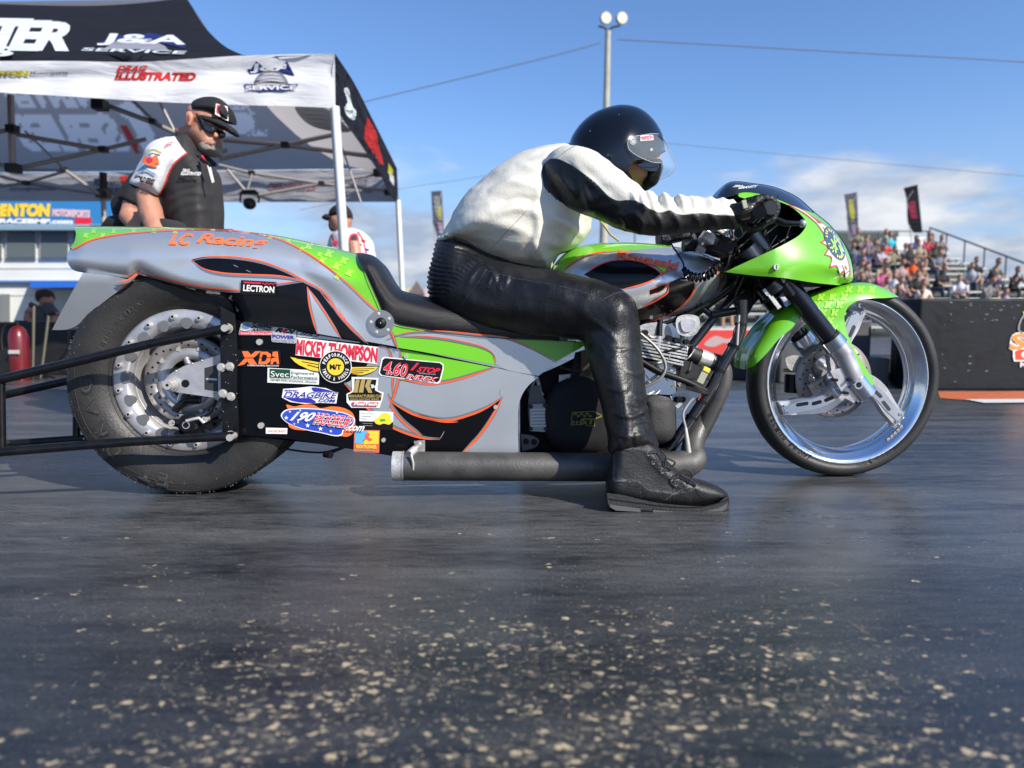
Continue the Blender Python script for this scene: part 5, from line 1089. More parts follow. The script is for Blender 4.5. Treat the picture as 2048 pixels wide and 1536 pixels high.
BLK = sp([(1083, 345, 1), (1087, 331), (1098, 318), (1111, 317), (1135, 326), (1165, 345), (1190, 364), (1208, 382), (1220, 394), (1235, 401), (1258, 400), (1275, 406), (1290, 414), (1314, 424), (1341, 422), (1361, 429), (1400, 426), (1440, 430), (1500, 433, 1), (1500, 490, 1), (1300, 490), (1200, 460), (1120, 420), (1090, 380)], True)
P = px_of(me, BK); co = vco(me)
arm_part = (co[:, 1] < -.105 - .0 * co[:, 0]) & ((P[:, 0] > 1100) | (dist_poly(P, BLK) < 12))
d = sdist(P, BLK); d = np.where(co[:, 1] < -.09, d, -5.)
chestfix = (P[:, 1] > np.interp(P[:, 0], [1085, 1110, 1140, 1180, 1215, 1250], [372, 396, 414, 434, 449, 460])) & (co[:, 1] > -.19) & (P[:, 0] < 1230)
d = np.where(chestfix, -5., d)
d = np.where((co[:, 1] > .09) & (P[:, 0] > 1240) & (P[:, 1] > 420), 5., d); set_attr(me, 'area', d)
seams = [[(975, 508), (1000, 478), (1040, 436), (1070, 404), (1095, 380)], [(1111, 317), (1130, 303), (1152, 290)], [(876, 470), (925, 476), (985, 512), (1020, 530)], [(1083, 345), (1087, 331), (1098, 318), (1111, 317), (1135, 326), (1165, 345), (1208, 382), (1235, 401), (1258, 400), (1290, 414), (1314, 424), (1341, 422), (1361, 429), (1400, 426), (1440, 430), (1482, 433)], [(1095, 405), (1075, 425)]]
sd = np.full(len(P), 99.)
for s_ in seams: sd = np.minimum(sd, dist_poly(P, sp(s_, False, 4), False))
sd = np.where(co[:, 1] < -.02, sd, 99.); set_attr(me, 'seam', sd)
FO = [([(985, 384), (1025, 366), (1075, 372)], .005, 9), ([(990, 410), (1035, 396), (1078, 402)], -.004, 8), ([(985, 430), (1035, 418), (1078, 428)], .0045, 9), ([(960, 440), (1020, 452), (1060, 470)], .003, 10), ([(930, 440), (1000, 408)], .0025, 11), ([(1078, 385), (1070, 420), (1076, 450), (1066, 510)], .004, 9), ([(1045, 505), (1062, 475), (1070, 440)], -.003, 8), ([(1100, 430), (1140, 450), (1165, 470)], .004, 9), ([(1085, 480), (1120, 490), (1150, 485)], .004, 9), ([(1150, 330), (1190, 372), (1235, 410)], .004, 8), ([(1120, 350), (1150, 390)], .005, 7), ([(1165, 365), (1185, 420)], .005, 8), ([(1040, 330), (1090, 345)], .003, 9), ([(900, 470), (960, 455)], .0025, 7)]
for x, l, a in ((1268, 24, .006), (1282, 30, .008), (1300, 30, .007), (1317, 26, -.006), (1331, 30, .007), (1349, 26, -.005), (1362, 30, .006), (1384, 26, .004), (1405, 30, -.005), (1420, 28, .005), (1443, 26, .004), (1460, 24, .004)): FO.append(([(x - 4, 385 + (x - 1260) * .06), (x + 2, 385 + l * .6), (x + 8, 390 + l)], a, 5.5))
for x in (1240, 1270, 1310, 1345, 1385, 1420, 1455): FO.append(([(x, 425), (x + 14, 448), (x + 8, 470)], .0035, 6))
SC_F = 1.5
def ex(co, no, P):
    n = vnoise(co, (6, 6, 10), 3.) * .003 + (1 - np.abs(vnoise(co, (7, 7, 22), 11.)) * 2) * .0022 + vnoise(co, (26, 26, 40), 9.) * .0014
    hem = np.exp(-(dist_poly(P, sp([(872, 476), (910, 477), (945, 489), (980, 508), (1010, 526), (1050, 532), (1100, 536)], False), False) / 6.) ** 2) * .006
    return n + hem * (1 + .3 * np.sin(P[:, 0] * 1.1))
folds(me, BK, FO, extra=ex)
SC_F = .8
jm = attr_mat('jacket_leather', (.64, .62, .54), (.005, .005, .0055), (.26, .25, .22), .45, .20, 170, .0)
me.materials.clear(); me.materials.append(jm); link_mesh(me, 'jacket', rider)
hz = MB(); hz.tube([B(1200, 441, -.05), B(1222, 470, -.06), B(1238, 482, -.05)], .0035, M('webbing_tan', (.35, .28, .14), .7), 8); hz.build('tether_strap', rider)
# ---- trousers
LEG = sp([(875, 500), (905, 495), (950, 512), (1000, 524), (1053, 534), (1104, 539), (1145, 548), (1206, 563), (1243, 578), (1265, 594), (1277, 620), (1280, 650), (1281, 690), (1286, 723), (1290, 760), (1294, 800), (1296, 830), (1304, 854), (1314, 880), (1318, 896, 1), (1292, 903), (1263, 911), (1240, 913), (1219, 908, 1), (1220, 880), (1212, 838), (1198, 788), (1185, 742), (1174, 706), (1168, 684), (1130, 677), (1043, 668), (942, 655), (898, 641), (868, 607), (860, 560)], True)
def lvc(P):
    P = np.asarray(P, float); a = np.interp(P[:, 0], [870, 1000, 1240], [-.085, -.15, -.255]); b_ = np.interp(P[:, 1], [690, 900], [-.270, -.345]); t = np.clip((P[:, 1] - 660) / 60, 0, 1); return a * (1 - t) + b_ * t
tr = MB(); pillow(tr, BK, LEG, .088, 58, skin, vc=lvc, g=8, power=.55)
HIP = sp([(873, 481, 1), (864, 519), (857, 548), (857, 580), (867, 607), (884, 630), (905, 645), (1000, 655), (1080, 640), (1100, 580), (1080, 535), (1030, 515), (975, 502), (942, 487), (908, 474, 1)], True)
pillow(tr, BK, HIP, .185, 75, skin, g=8)
LEG2 = [tuple(np.array((1150, 680)) + (np.array(p) - (1150, 680)) * (.93, .93)) for p in LEG]
pillow(tr, BK, LEG2, .08, 50, skin, vc=lambda P: -lvc(P), g=12)
me = remesh(tr, 'trousers', .0045, 5)
P = px_of(me, BK); co = vco(me); set_attr(me, 'area', np.full(len(P), -5.))
sd = np.full(len(P), 99.)
for s_ in ([(957, 518), (972, 540), (1010, 552), (1080, 566), (1150, 580), (1195, 595), (1222, 615), (1235, 650), (1238, 700), (1240, 770), (1248, 840), (1262, 875), (1266, 912)], [(972, 540), (960, 560), (930, 600), (915, 620)], [(1207, 598), (1245, 585), (1272, 596)], [(1222, 905), (1265, 902), (1316, 888)]): sd = np.minimum(sd, dist_poly(P, sp(s_, False, 4), False))
sd = np.where(no_ := (co[:, 1] < -.1), sd, 99.); set_attr(me, 'seam', sd)
FO = [([(1205, 686), (1235, 700), (1262, 696)], .004, 5), ([(1252, 742), (1275, 750), (1292, 742)], .005, 5), ([(1215, 776), (1240, 782), (1256, 776)], .0035, 5), ([(1262, 788), (1280, 800), (1296, 792)], .005, 5), ([(1228, 826), (1262, 834), (1300, 814)], .007, 5), ([(1255, 812), (1278, 818), (1298, 806)], -.004, 4), ([(1270, 846), (1288, 842), (1303, 848)], .005, 4), ([(1232, 868), (1262, 874), (1290, 866)], .004, 5), ([(1275, 815), (1292, 838), (1297, 858)], .005, 4), ([(1185, 640), (1212, 660), (1240, 690)], .004, 6), ([(1178, 668), (1202, 690), (1214, 722)], .005, 5), ([(957, 520), (985, 545), (1000, 580)], .005, 5), ([(960, 530), (940, 560), (930, 590)], .004, 5), ([(985, 548), (975, 575)], .005, 3.5), ([(1000, 550), (992, 580)], -.004, 4), ([(1016, 552), (1012, 572)], .003, 4), ([(1050, 560), (1120, 590), (1180, 630)], .003, 12), ([(1240, 600), (1258, 640), (1264, 700)], .004, 8), ([(900, 570), (960, 606), (1040, 640)], .003, 12), ([(1222, 720), (1226, 780), (1236, 840)], .003, 6), ([(1270, 850), (1264, 880), (1268, 905)], -.004, 5), ([(1245, 850), (1240, 880), (1245, 905)], .004, 4), ([(1255, 610), (1272, 640), (1274, 670)], .003, 5)]
def ex(co, no, P):
    q = (P[:, 1] - 480) - (P[:, 0] - 865) * .26 + 6 * np.sin(P[:, 0] * .03); bound = np.interp(P[:, 1], [480, 515, 560, 600], [955, 962, 925, 880])
    m = np.clip((bound - P[:, 0]) / 14, 0, 1) * np.clip((612 - P[:, 1]) / 18, 0, 1)
    return m * (np.abs(np.sin(q * math.pi / 9.3 + .8 * np.sin(P[:, 0] * .08 + P[:, 1] * .03))) * .0075 - .004) + vnoise(co, (8, 8, 8), 5.) * .004 + vnoise(co, (34, 34, 20), 2.) * .0016 + (.5 - np.abs(vnoise(co, (16, 16, 9), 8.))) * .003
folds(me, BK, FO, extra=ex)
tm = attr_mat('trouser_leather', (.0055, .0055, .006), (.01, .01, .01), (.045, .045, .047), .41, .24, 190, .0)
me.materials.clear(); me.materials.append(tm); link_mesh(me, 'trousers', rider)
# ---- boots
def boot(sg):
    bt_ = MB(); vcb = (lambda P: -.352 - .0 * P[:, 0]) if sg < 0 else (lambda P: .352 + .0 * P[:, 0])
    UP = sp([(1222, 880, 1), (1300, 880, 1), (1318, 896), (1330, 915), (1345, 932), (1362, 944), (1383, 957), (1412, 964), (1440, 974), (1455, 988), (1459, 1004, 1), (1400, 1016), (1340, 1016), (1280, 1010), (1219, 1000, 1), (1215, 975), (1219, 945), (1226, 915)], True)
    pillow(bt_, BK, UP, .049, 24, skin, vc=vcb, g=8, power=.5); me = remesh(bt_, 'boot', .0035, 4); P = px_of(me, BK); co = vco(me)
    MESH = sp([(1228, 905, 1), (1284, 905), (1298, 925), (1322, 950), (1352, 974), (1358, 986), (1330, 984), (1290, 976), (1282, 966), (1250, 960), (1226, 958, 1)], True)
    set_attr(me, 'area', sdist(P, MESH) if sg < 0 else np.full(len(P), -5.)); sd = dist_poly(P, MESH)
    for s_ in ([(1218, 962), (1255, 964), (1276, 974), (1284, 998)], [(1358, 986), (1388, 978), (1395, 968)], [(1330, 1000), (1352, 985), (1385, 972)]): sd = np.minimum(sd, dist_poly(P, sp(s_, False, 4), False))
    set_attr(me, 'seam', sd)
    def ex(co, no, P):
        i = inside(P, MESH); h = np.where(i, -.0012, 0); cell = (np.sin(P[:, 0] * .95 + P[:, 1] * .3) * np.sin(P[:, 1] * 1.1 - P[:, 0] * .2)); return h + np.where(i, cell * .0008, 0) + vnoise(co, (22, 22, 22), 4.) * .0025
    folds(me, BK, [([(1360, 955), (1375, 975)], .003, 4), ([(1385, 962), (1400, 985)], .003, 6), ([(1300, 910), (1320, 930)], .003, 4)], extra=ex)
    me.materials.append(attr_mat('boot_leather', (.007, .007, .008), (.022, .023, .024), (.075, .075, .075), .48, .3, 200, .0)) if 'boot_leather' not in bpy.data.materials else me.materials.append(bpy.data.materials['boot_leather'])
    me.materials.clear(); me.materials.append(bpy.data.materials['boot_leather']); o = link_mesh(me, 'boot', rider)
    so_ = MB(); sm_ = M('sole_rubber', (.022, .023, .025), .7, bump=.3, bscale=120)
    SO = sp([(1214, 986, 1), (1250, 991), (1282, 999), (1318, 1006), (1370, 1011), (1406, 1012), (1435, 1006), (1455, 990, 1), (1459, 1004), (1452, 1018), (1440, 1025), (1416, 1031, 1), (1351, 1030, 1), (1306, 1027, 1), (1304, 1022, 1), (1283, 1020, 1), (1281, 1024, 1), (1232, 1021, 1), (1219, 1013)], True)
    so_.prism(SO, (-.404 if sg < 0 else .300), (-.300 if sg < 0 else .404), sm_, lambda a, b2, v: B(a, b2, v))
    so_.stroke(BK, [(1217, 998), (1290, 1008), (1345, 1014), (1400, 1014), (1440, 1005), (1457, 998)], 2.2, lambda P: (-.4050 if sg < 0 else .4050) + 0 * P[:, 0], blackp, .0, taper=False) if sg < 0 else None
    if sg < 0: so_.poly(BK, [(1219, 1009), (1250, 1013), (1281, 1017), (1281, 1024), (1232, 1021), (1220, 1014)], lambda P: -.4055 + 0 * P[:, 0], M('tread_grey', (.085, .088, .09), .75), 0, 20); so_.poly(BK, [(1306, 1020), (1350, 1023), (1406, 1023), (1436, 1017), (1456, 1006), (1452, 1018), (1440, 1025), (1416, 1031), (1351, 1030), (1306, 1027)], lambda P: -.4055 + 0 * P[:, 0], M('tread_grey'), 0, 20)
    for i in range(34):
        x = 1226 + i * 6.7
        if 1282 < x < 1306: continue
        y = np.interp(x, [1220, 1280, 1350, 1416, 1440, 1458], [1017, 1022, 1029, 1030.5, 1026, 1014]); vv = -.4062 if sg < 0 else .4046
        if sg < 0: so_.stroke(BK, [(x, y - 8), (x + .8, y + 1)], 1.7, lambda P: vv + .0008 + 0 * P[:, 0], blackp, .0, taper=False)
    so_.build('sole', o)
    if sg < 0:
        lc = MB()
        for i, (x, y) in enumerate([(1296, 908), (1306, 925), (1324, 943), (1342, 958), (1352, 968)]):
            c = B(x, y, -.400); lc.tube([(c[0], -.392, c[2]), (c[0], -.403, c[2])], .0046, alub, 10); lc.tube([(c[0], -.4031, c[2]), (c[0], -.4035, c[2])], .0026, blackp, 8)
            for dx, dy in ((14, -6), (20, -3)): lc.tube([B(x, y, -.404), B(x + dx * .6, y + dy, -.400), B(x + dx + 4, y + dy + 3, -.376)], .0024, M('lace', (.022, .022, .022), .8), 6, smoothpath=3)
        for p in ([(1322, 900), (1332, 915), (1330, 930), (1345, 940)], [(1330, 915), (1350, 925), (1338, 938)], [(1352, 952), (1372, 940), (1385, 950), (1378, 966)], [(1350, 950), (1340, 962), (1352, 975)], [(1362, 950), (1384, 962), (1392, 972)]): lc.tube([B(x, y, -.402) for x, y in p], .0028, M('lace'), 6, smoothpath=5)
        lc.build('laces', o)
boot(-1); boot(1)
# ---- gloves closed round the grips
gl_m = M('glove_leather', (.006, .006, .0065), .42, bump=.5, bscale=160, coat=.1)
def glove(sg):
    g = MB(); G0 = Vector(B(1519, 424, -.28)); vv = lambda v: sg * v * -1
    gu, gw = G0.x, G0.z
    def q(x, z, v): return (gu + x, v * (1 if sg < 0 else -1), gw + z)
    for j, v in enumerate((-.240, -.264, -.288, -.311)):
        r = (.0125, .013, .0125, .0112)[j]; R = (.031, .032, .031, .029)[j]; pts = []
        for a in (165, 130, 95, 60, 25, -10, -45, -80): pts.append(q(R * 1.12 * math.cos(math.radians(a)), R * 1.1 * math.sin(math.radians(a)), v - .004 * math.cos(math.radians(a))))
        g.tube(pts, 0, gl_m, 10, rr=[r * 1.15, r * 1.2, r * 1.05, r, r * 1.02, r * .95, r * .9, r * .75]); g.ball(pts[1], r * 1.3, gl_m, 10); g.ball(pts[3], r * 1.1, gl_m, 10); g.ball(pts[-1], r * .78, gl_m, 10)
    g.tube([q(-.030, -.004, -.226), q(-.012, -.030, -.224), q(.012, -.038, -.226), q(.03, -.032, -.232)], 0, gl_m, 10, rr=[.017, .015, .0135, .011]); g.ball(q(.03, -.032, -.232), .011, gl_m, 10)
    for v in (-.238, -.262, -.286, -.306): g.tube([q(-.092, -.006, v * .5 - .135), q(-.06, .0, v), q(-.032, .004, v)], 0, gl_m, 10, rr=[.023, .0235, .019])
    g.tube([q(-.13, -.008, -.266), q(-.088, -.006, -.270)], .032, gl_m, 16, rr=[.036, .031])
    me = remesh(g, 'glove', .0032, 2, [gl_m]); displace(me, lambda co, no: vnoise(co, (45, 45, 45), 1.) * .0022 + vnoise(co, (14, 90, 14), 7.) * .0012); link_mesh(me, 'glove', rider)
    if sg < 0:
        t = MB(); t.box(q(-.062, .012, -.331), (.022, .004, .012), M('glove_tab', (.35, .33, .25), .6), Matrix.Rotation(1.3, 3, 'Y'), .001); t.build('glove_tab', rider); t = MB(); t.tube([q(0, 0, -.33), q(0, 0, -.345)], .021, blackp, 8); t.tube([q(0, 0, -.345), q(0, 0, -.350)], .017, M('bar_end', (.02, .02, .022), .25), 18); t.build('bar_end', bike)
glove(-1); glove(1)
# ---- helmet
hm = M('helmet_black', (.003, .0035, .005), .16, 0, .55, .3, bump=.012, bscale=30)
DOME = sp([(1136, 300, 1), (1139, 284), (1146, 268), (1165, 243), (1192, 223), (1223, 212), (1246, 209), (1277, 215), (1304, 235), (1321, 260), (1329, 282), (1330, 302, 1)], False)
OPEN = sp([(1330, 302, 1), (1312, 312), (1290, 318), (1272, 320), (1260, 330), (1256, 346), (1262, 366, 1)], False)
NAPE = sp([(1262, 366, 1), (1246, 362), (1215, 352), (1180, 338), (1150, 322), (1138, 312), (1136, 300, 1)], False)
def hel_v(P): d = np.clip(dist_poly(P, DOME, False) / 92, 0, 1); e = np.clip(dist_poly(P, NAPE, False) / 30, 0, 1); return -.128 * np.sqrt(1 - (1 - d) ** 2) * (.86 + .14 * np.sqrt(1 - (1 - e) ** 2))
hl = MB(); HO = DOME[:-1] + OPEN[:-1] + NAPE[:-1]
shell(hl, BK, HO, hel_v, hm, 7, rings=(1, 3, 6)); bridge(hl, BK, DOME + [(1330, 302.5)], hel_v, hm)
P = np.array(OPEN + NAPE[1:]); V = BK.at(P[:, 0], P[:, 1], hel_v(P)); V2 = V.copy(); V2[:, 1] *= .80; n = len(P)
for s2 in (1, -1): hl.add(np.vstack([V, V2]) * np.array([1, s2, 1]), [(i, i + 1, i + 1 + n, i + n) for i in range(n - 1)], M('helmet_liner', (.02, .02, .02), .8))
hl.tube([BK.p(x, y, float(hel_v(np.array([[x, y]]))[0]) + .001) for x, y in OPEN[:-1]], .0025, blackp, 6)
for x, y in ((1238, 229), (1180, 262), (1216, 310)): c = B(x, y, float(hel_v(np.array([[x, y]]))[0])); hl.ball(c, .0011, alub, 6)
for q, r in (((1222, 313), .006), ((1265, 284), .0095), ((1302, 300), .0085)):
    v = float(hel_v(np.array([q]))[0]); c = B(*q, v); hl.tube([(c[0], v + .004, c[2]), (c[0], v - (.006 if r > .007 else .002), c[2])], r, blackp if q[0] != 1265 else grey_v, 16); hl.tube([(c[0], v - .006, c[2]), (c[0], v - .0064, c[2])], r * .5, steel if r > .007 else blackm, 12)
hl.build('helmet', rider)
st = MB(); hv = lambda P: hel_v(np.asarray(P)) - .001
st.poly(BK, [(1281, 271), (1306, 269), (1307, 280), (1281, 282)], lambda P: hel_v(P) - .007, white_v, 0, 5); st.text(BK, 'SIMPSON', (1282.5, 280.5), (1305.5, 278.5), (1282.5, 272.5), lambda P: hel_v(P) - .0075, red_v, .0005, 0, .04)
st.build('sticker', rider, label='small white helmet sticker with red lettering')
VIS = sp([(1255, 285, 1), (1262, 276), (1280, 271), (1321, 270), (1336, 296), (1348, 322), (1352, 333), (1347, 344), (1333, 354), (1317, 359, 1), (1322, 342), (1324, 326, 1), (1308, 325), (1290, 319), (1270, 309), (1257, 297)], True)
FR_ = sp([(1321, 270, 1), (1336, 296), (1348, 322), (1352, 333), (1347, 344), (1333, 354), (1317, 359, 1)], False)
def vis_v(P): d = np.clip(dist_poly(P, FR_, False) / 62, 0, 1); return -.134 * np.sqrt(1 - (1 - d) ** 2) - .001
vi = MB(); vm = bpy.data.materials.new('clear_visor'); vm.use_nodes = True; nt = vm.node_tree; pb = nt.nodes['Principled BSDF']; pb.inputs['Base Color'].default_value = (.75, .85, .9, 1); pb.inputs['Roughness'].default_value = .08; pb.inputs['Alpha'].default_value = .11; pb.inputs['Specular IOR Level'].default_value = .8
shell(vi, BK, VIS, vis_v, vm, 7, rings=(1, 3)); vi.tube([BK.p(x, y, float(vis_v(np.array([[x, y]]))[0])) for x, y in VIS + VIS[:1]], .0012, M('visor_rim', (.30, .33, .36), .3), 5)
vi.build('visor', rider, recalc=False)
mk = MB(); pillow(mk, BK, sp([(1283, 312), (1300, 312), (1322, 318), (1326, 330), (1322, 350), (1313, 369), (1298, 376), (1283, 372), (1287, 350)], True), .082, 22, M('face_mask', (.004, .004, .005), .6, spec=.2), g=5, power=.4)
mk.build('face_mask', rider)
gs = MB(); gs.poly(BK, sp([(1272, 326), (1300, 324), (1318, 328), (1316, 340), (1300, 342)], True), lambda P: -.086 + .0 * P[:, 0], M('dark_lens', (.01, .01, .012), .1, 0, 1.), .0, 4); gs.build('glasses', rider)
cs_ = MB(); cs_.tube([B(1256, 345, -.10), B(1268, 368, -.08), B(1292, 378, -.03)], .004, blackp, 8); cs_.build('chin_strap', rider)
# ================================================================== the place around the bike
WF = Frame(0., 0., 0.)
def cloth(name, col, tr=.5, rough=.8, bs=.9, attr=None):
    m = bpy.data.materials.new(name); m.use_nodes = True; nt = m.node_tree; b = nt.nodes['Principled BSDF']; o = nt.nodes['Material Output']
    b.inputs['Base Color'].default_value = (*col, 1); b.inputs['Roughness'].default_value = rough; b.inputs['Specular IOR Level'].default_value = .2
    t = N(nt, 'ShaderNodeBsdfTranslucent'); t.inputs[0].default_value = (*col, 1); mx = N(nt, 'ShaderNodeMixShader'); mx.inputs[0].default_value = tr
    tc = N(nt, 'ShaderNodeTexCoord'); n = N(nt, 'ShaderNodeTexNoise'); n.inputs['Scale'].default_value = 2.2; n.inputs['Detail'].default_value = 5; n.inputs['Distortion'].default_value = 1.2; mp = N(nt, 'ShaderNodeMapping'); mp.inputs['Scale'].default_value = (.5, 1.2, 3.0)
    nt.links.new(tc.outputs['Object'], mp.inputs[0]); nt.links.new(mp.outputs[0], n.inputs[0]); bp = N(nt, 'ShaderNodeBump'); bp.inputs['Strength'].default_value = bs; bp.inputs['Distance'].default_value = .12; nt.links.new(n.outputs[0], bp.inputs['Height']); nt.links.new(bp.outputs[0], b.inputs['Normal'])
    nt.links.new(b.outputs[0], mx.inputs[1]); nt.links.new(t.outputs[0], mx.inputs[2]); nt.links.new(mx.outputs[0], o.inputs[0])
    if attr:
        a = N(nt, 'ShaderNodeAttribute', attribute_name='area'); k = N(nt, 'ShaderNodeMix', data_type='RGBA'); k.inputs[6].default_value = (*col, 1); k.inputs[7].default_value = (*attr, 1)
        a2 = N(nt, 'ShaderNodeAttribute', attribute_name='area2'); k2 = N(nt, 'ShaderNodeMix', data_type='RGBA'); k2.inputs[7].default_value = (.45, .05, .05, 1)
        nt.links.new(a.outputs['Fac'], k.inputs[0]); nt.links.new(a2.outputs['Fac'], k2.inputs[0]); nt.links.new(k.outputs[2], k2.inputs[6]); nt.links.new(k2.outputs[2], b.inputs['Base Color']); nt.links.new(k2.outputs[2], t.inputs[0])
    return m
c_white = cloth('canopy_white', (.74, .75, .77), .30, bs=.28); c_black = cloth('canopy_black', (.014, .015, .022), .25); c_grey = cloth('canopy_grey', (.36, .34, .335), .75, bs=.5)
c_ghost = cloth('canopy_ghost_print', (.36, .36, .38), .62); c_navy = cloth('canopy_navy', (.02, .03, .16), .2); c_red = cloth('canopy_red', (.55, .03, .03), .3); c_ygrey = cloth('print_grey', (.20, .20, .24), .3); c_pale = cloth('print_pale', (.70, .76, .80), .2); c_yel = cloth('print_yellow', (.60, .55, .03), .3)
frame_g = M('truss_grey', (.36, .34, .33), .5, .3); jointb = M('truss_joint', (.012, .012, .012), .5); pole_w = M('pole_white', (.70, .71, .70), .4, .2)
tent = empty('canopy_tent', (W(200, 782, 7)[0], 7, 0), label='large black and white printed pop-up canopy tent on white poles at left', cat='tent')
TW = Frame(*tent.location[:2], 0.)
T_ = TW.at
def tent_off(v): return v - tent.location[1]
def tv_(f): return lambda P: f(np.asarray(P, float)) - tent.location[1]
def inv(x, x0, d0, x1, d1): t = (x - x0) / (x1 - x0); return 1 / ((1 - t) / d0 + t / d1)
fv = tv_(lambda P: 5.0 - (668 - P[:, 0]) * .0004 + .012 * np.sin(P[:, 0] * .05 + P[:, 1] * .02) + .03 * np.exp(-((P[:, 1] - 150 - (P[:, 0] - 300) * -.04) / 18) ** 2))
va = MB(); VAL = sp([(669, 107, 1), (560, 109), (470, 112), (380, 118), (270, 124), (140, 122), (0, 122), (-300, 120), (-800, 110, 1)], False, 12) + sp([(-800, 150, 1), (-300, 170), (0, 185), (140, 193), (300, 203), (480, 210), (600, 213), (671, 216, 1)], False, 12)
va.poly(TW, VAL, fv, c_white, 0, 8)
va.text(TW, 'DRAG', (232, 143), (292, 143), (236, 131), fv, c_red, .007, .2, .06); va.text(TW, 'ILLUSTRATED', (228, 160), (390, 162), (232, 143), fv, c_red, .007, .15, .06)
va.text(TW, 'BRADENTON', (-90, 154), (58, 153), (-90, 142), fv, c_yel, .007, .1, .08); va.text(TW, 'Motorsports', (60, 152), (136, 151), (60, 143), fv, c_ygrey, .007, .1, .02)
va.poly(TW, [(494, 138), (502, 138), (512, 122), (530, 136), (556, 136), (574, 122), (590, 152), (566, 147), (520, 146), (500, 148)], fv, c_navy, .006, 8); va.text(TW, 'J&A', (500, 146), (586, 146), (502, 127), fv, c_white, .010, 0, .03)
for i, r in enumerate((34, 29)): va.poly(TW, [(542 + r * math.cos(a) * 1.05, 174 - r * math.sin(a) * 1.0) for a in [k * math.pi / 20 for k in range(21)]], fv, [c_ygrey, cloth('globe_print', (.33, .33, .38), .3)][i], .006 + i * .002, 10)
for i in range(4): va.stroke(TW, [(515 + i * 4, 170 - i * 7), (542, 168 - i * 7), (570 - i * 4, 170 - i * 7)], 1.2, fv, c_white, .011)
va.poly(TW, [(487, 168), (597, 168), (592, 176), (566, 183), (520, 183), (494, 177)], fv, c_navy, .011, 8); va.text(TW, 'SERVICE', (491, 180), (593, 179), (491, 171), fv, c_white, .014, 0, .04)
va.build('front_valance', tent)
# canopy roof: front slope outside, right slope, back slope
def roofd(P): return 4.97 + np.clip(112 - P[:, 1], 0, 400) * .019 + .03 * np.sin(P[:, 1] * .16 + P[:, 0] * .012 + 2 * np.sin(P[:, 0] * .01))
rv = tv_(roofd); ro = MB()
ROOF = sp([(668, 109, 1), (560, 112), (486, 110, 1), (455, 96), (430, 76), (405, 48), (385, 15), (372, -6, 1), (300, 4), (200, 11), (100, 11), (0, 8), (-300, 0), (-800, -10, 1)], False, 12) + [(-800, 124), (-300, 128), (0, 127), (140, 127), (270, 129), (380, 123), (470, 118), (560, 114)]
ro.poly(TW, ROOF, rv, c_black, 0, 14)
ro.text(TW, 'WINTER', (-345, 100), (135, 102), (-320, 36), rv, c_pale, .03, .0, .04) if False else None
for ch, x0, x1 in (('E', 14, 98), ('R', 62, 160), ('T', -48, 60), ('N', -135, -40)): ro.text(TW, ch, (x0, 101), (x1 - 22, 102), (x0 + 30, 36 + (x0 + 50) * .06), rv, c_pale, .04, 0, .05)
ro.text(TW, 'SERIES', (-320, 124), (30, 112), (-320, 104), rv, c_pale, .04, .1, .04)
ro.poly(TW, [(190, 92), (215, 78), (240, 70), (262, 74), (300, 66), (335, 72), (352, 72), (372, 97), (340, 90), (300, 80), (240, 84)], rv, c_navy, .03, 10); ro.text(TW, 'J&A', (192, 90), (368, 95), (205, 66), rv, c_pale, .04, 0, .03)
ro.poly(TW, [(208, 98), (226, 84), (262, 75), (300, 78), (330, 92), (338, 102), (270, 98)], rv, cloth('globe_roof', (.28, .28, .34), .2), .045, 10); ro.text(TW, 'SERVICE', (162, 101), (372, 108), (164, 95), rv, c_pale, .05, .1, .02)
A3, B3, K3 = Vector(W(669, 109, 5)), Vector(W(793, 337, 9)), Vector(W(372, -6, 7.2)); BL3 = Vector(W(-1400, 345, 9)); KL3 = Vector(W(-1400, 5, 7.2))
def patch(mb, a, b, c, d, mat, sag=.12, n=10):
    V = []
    for i in range(n + 1):
        for j in range(n + 1):
            s_, t = i / n, j / n; p = (a * (1 - s_) + b * s_) * (1 - t) + (d * (1 - s_) + c * s_) * t; p.z -= sag * 4 * t * (1 - t); V.append(p - tent.location)
    mb.add(V, [(i * (n + 1) + j, (i + 1) * (n + 1) + j, (i + 1) * (n + 1) + j + 1, i * (n + 1) + j + 1) for i in range(n) for j in range(n)], mat)
HIPC = sp([(669, 113, 1), (560, 117), (500, 118), (455, 100), (430, 80), (405, 52), (385, 19), (372, -2, 1)], False, 26); nH = len(HIPC)
HP = [Vector(W(x, y, 5.02 + 2.2 * (i / (nH - 1)))) for i, (x, y) in enumerate(HIPC)]; V = []
for i in range(nH):
    b_ = B3 * (1 - i / (nH - 1)) + K3 * (i / (nH - 1)); b_.z -= 2.1 * (i / (nH - 1)) * (1 - i / (nH - 1))
    for j in range(9): t = j / 8; q_ = HP[i] * (1 - t) + b_ * t; q_.z -= .18 * 4 * t * (1 - t) * (1 - i / (nH - 1)) * .4; V.append(q_ - tent.location)
ro.add(V, [(i * 9 + j, (i + 1) * 9 + j, (i + 1) * 9 + j + 1, i * 9 + j + 1) for i in range(nH - 1) for j in range(8)], c_grey)

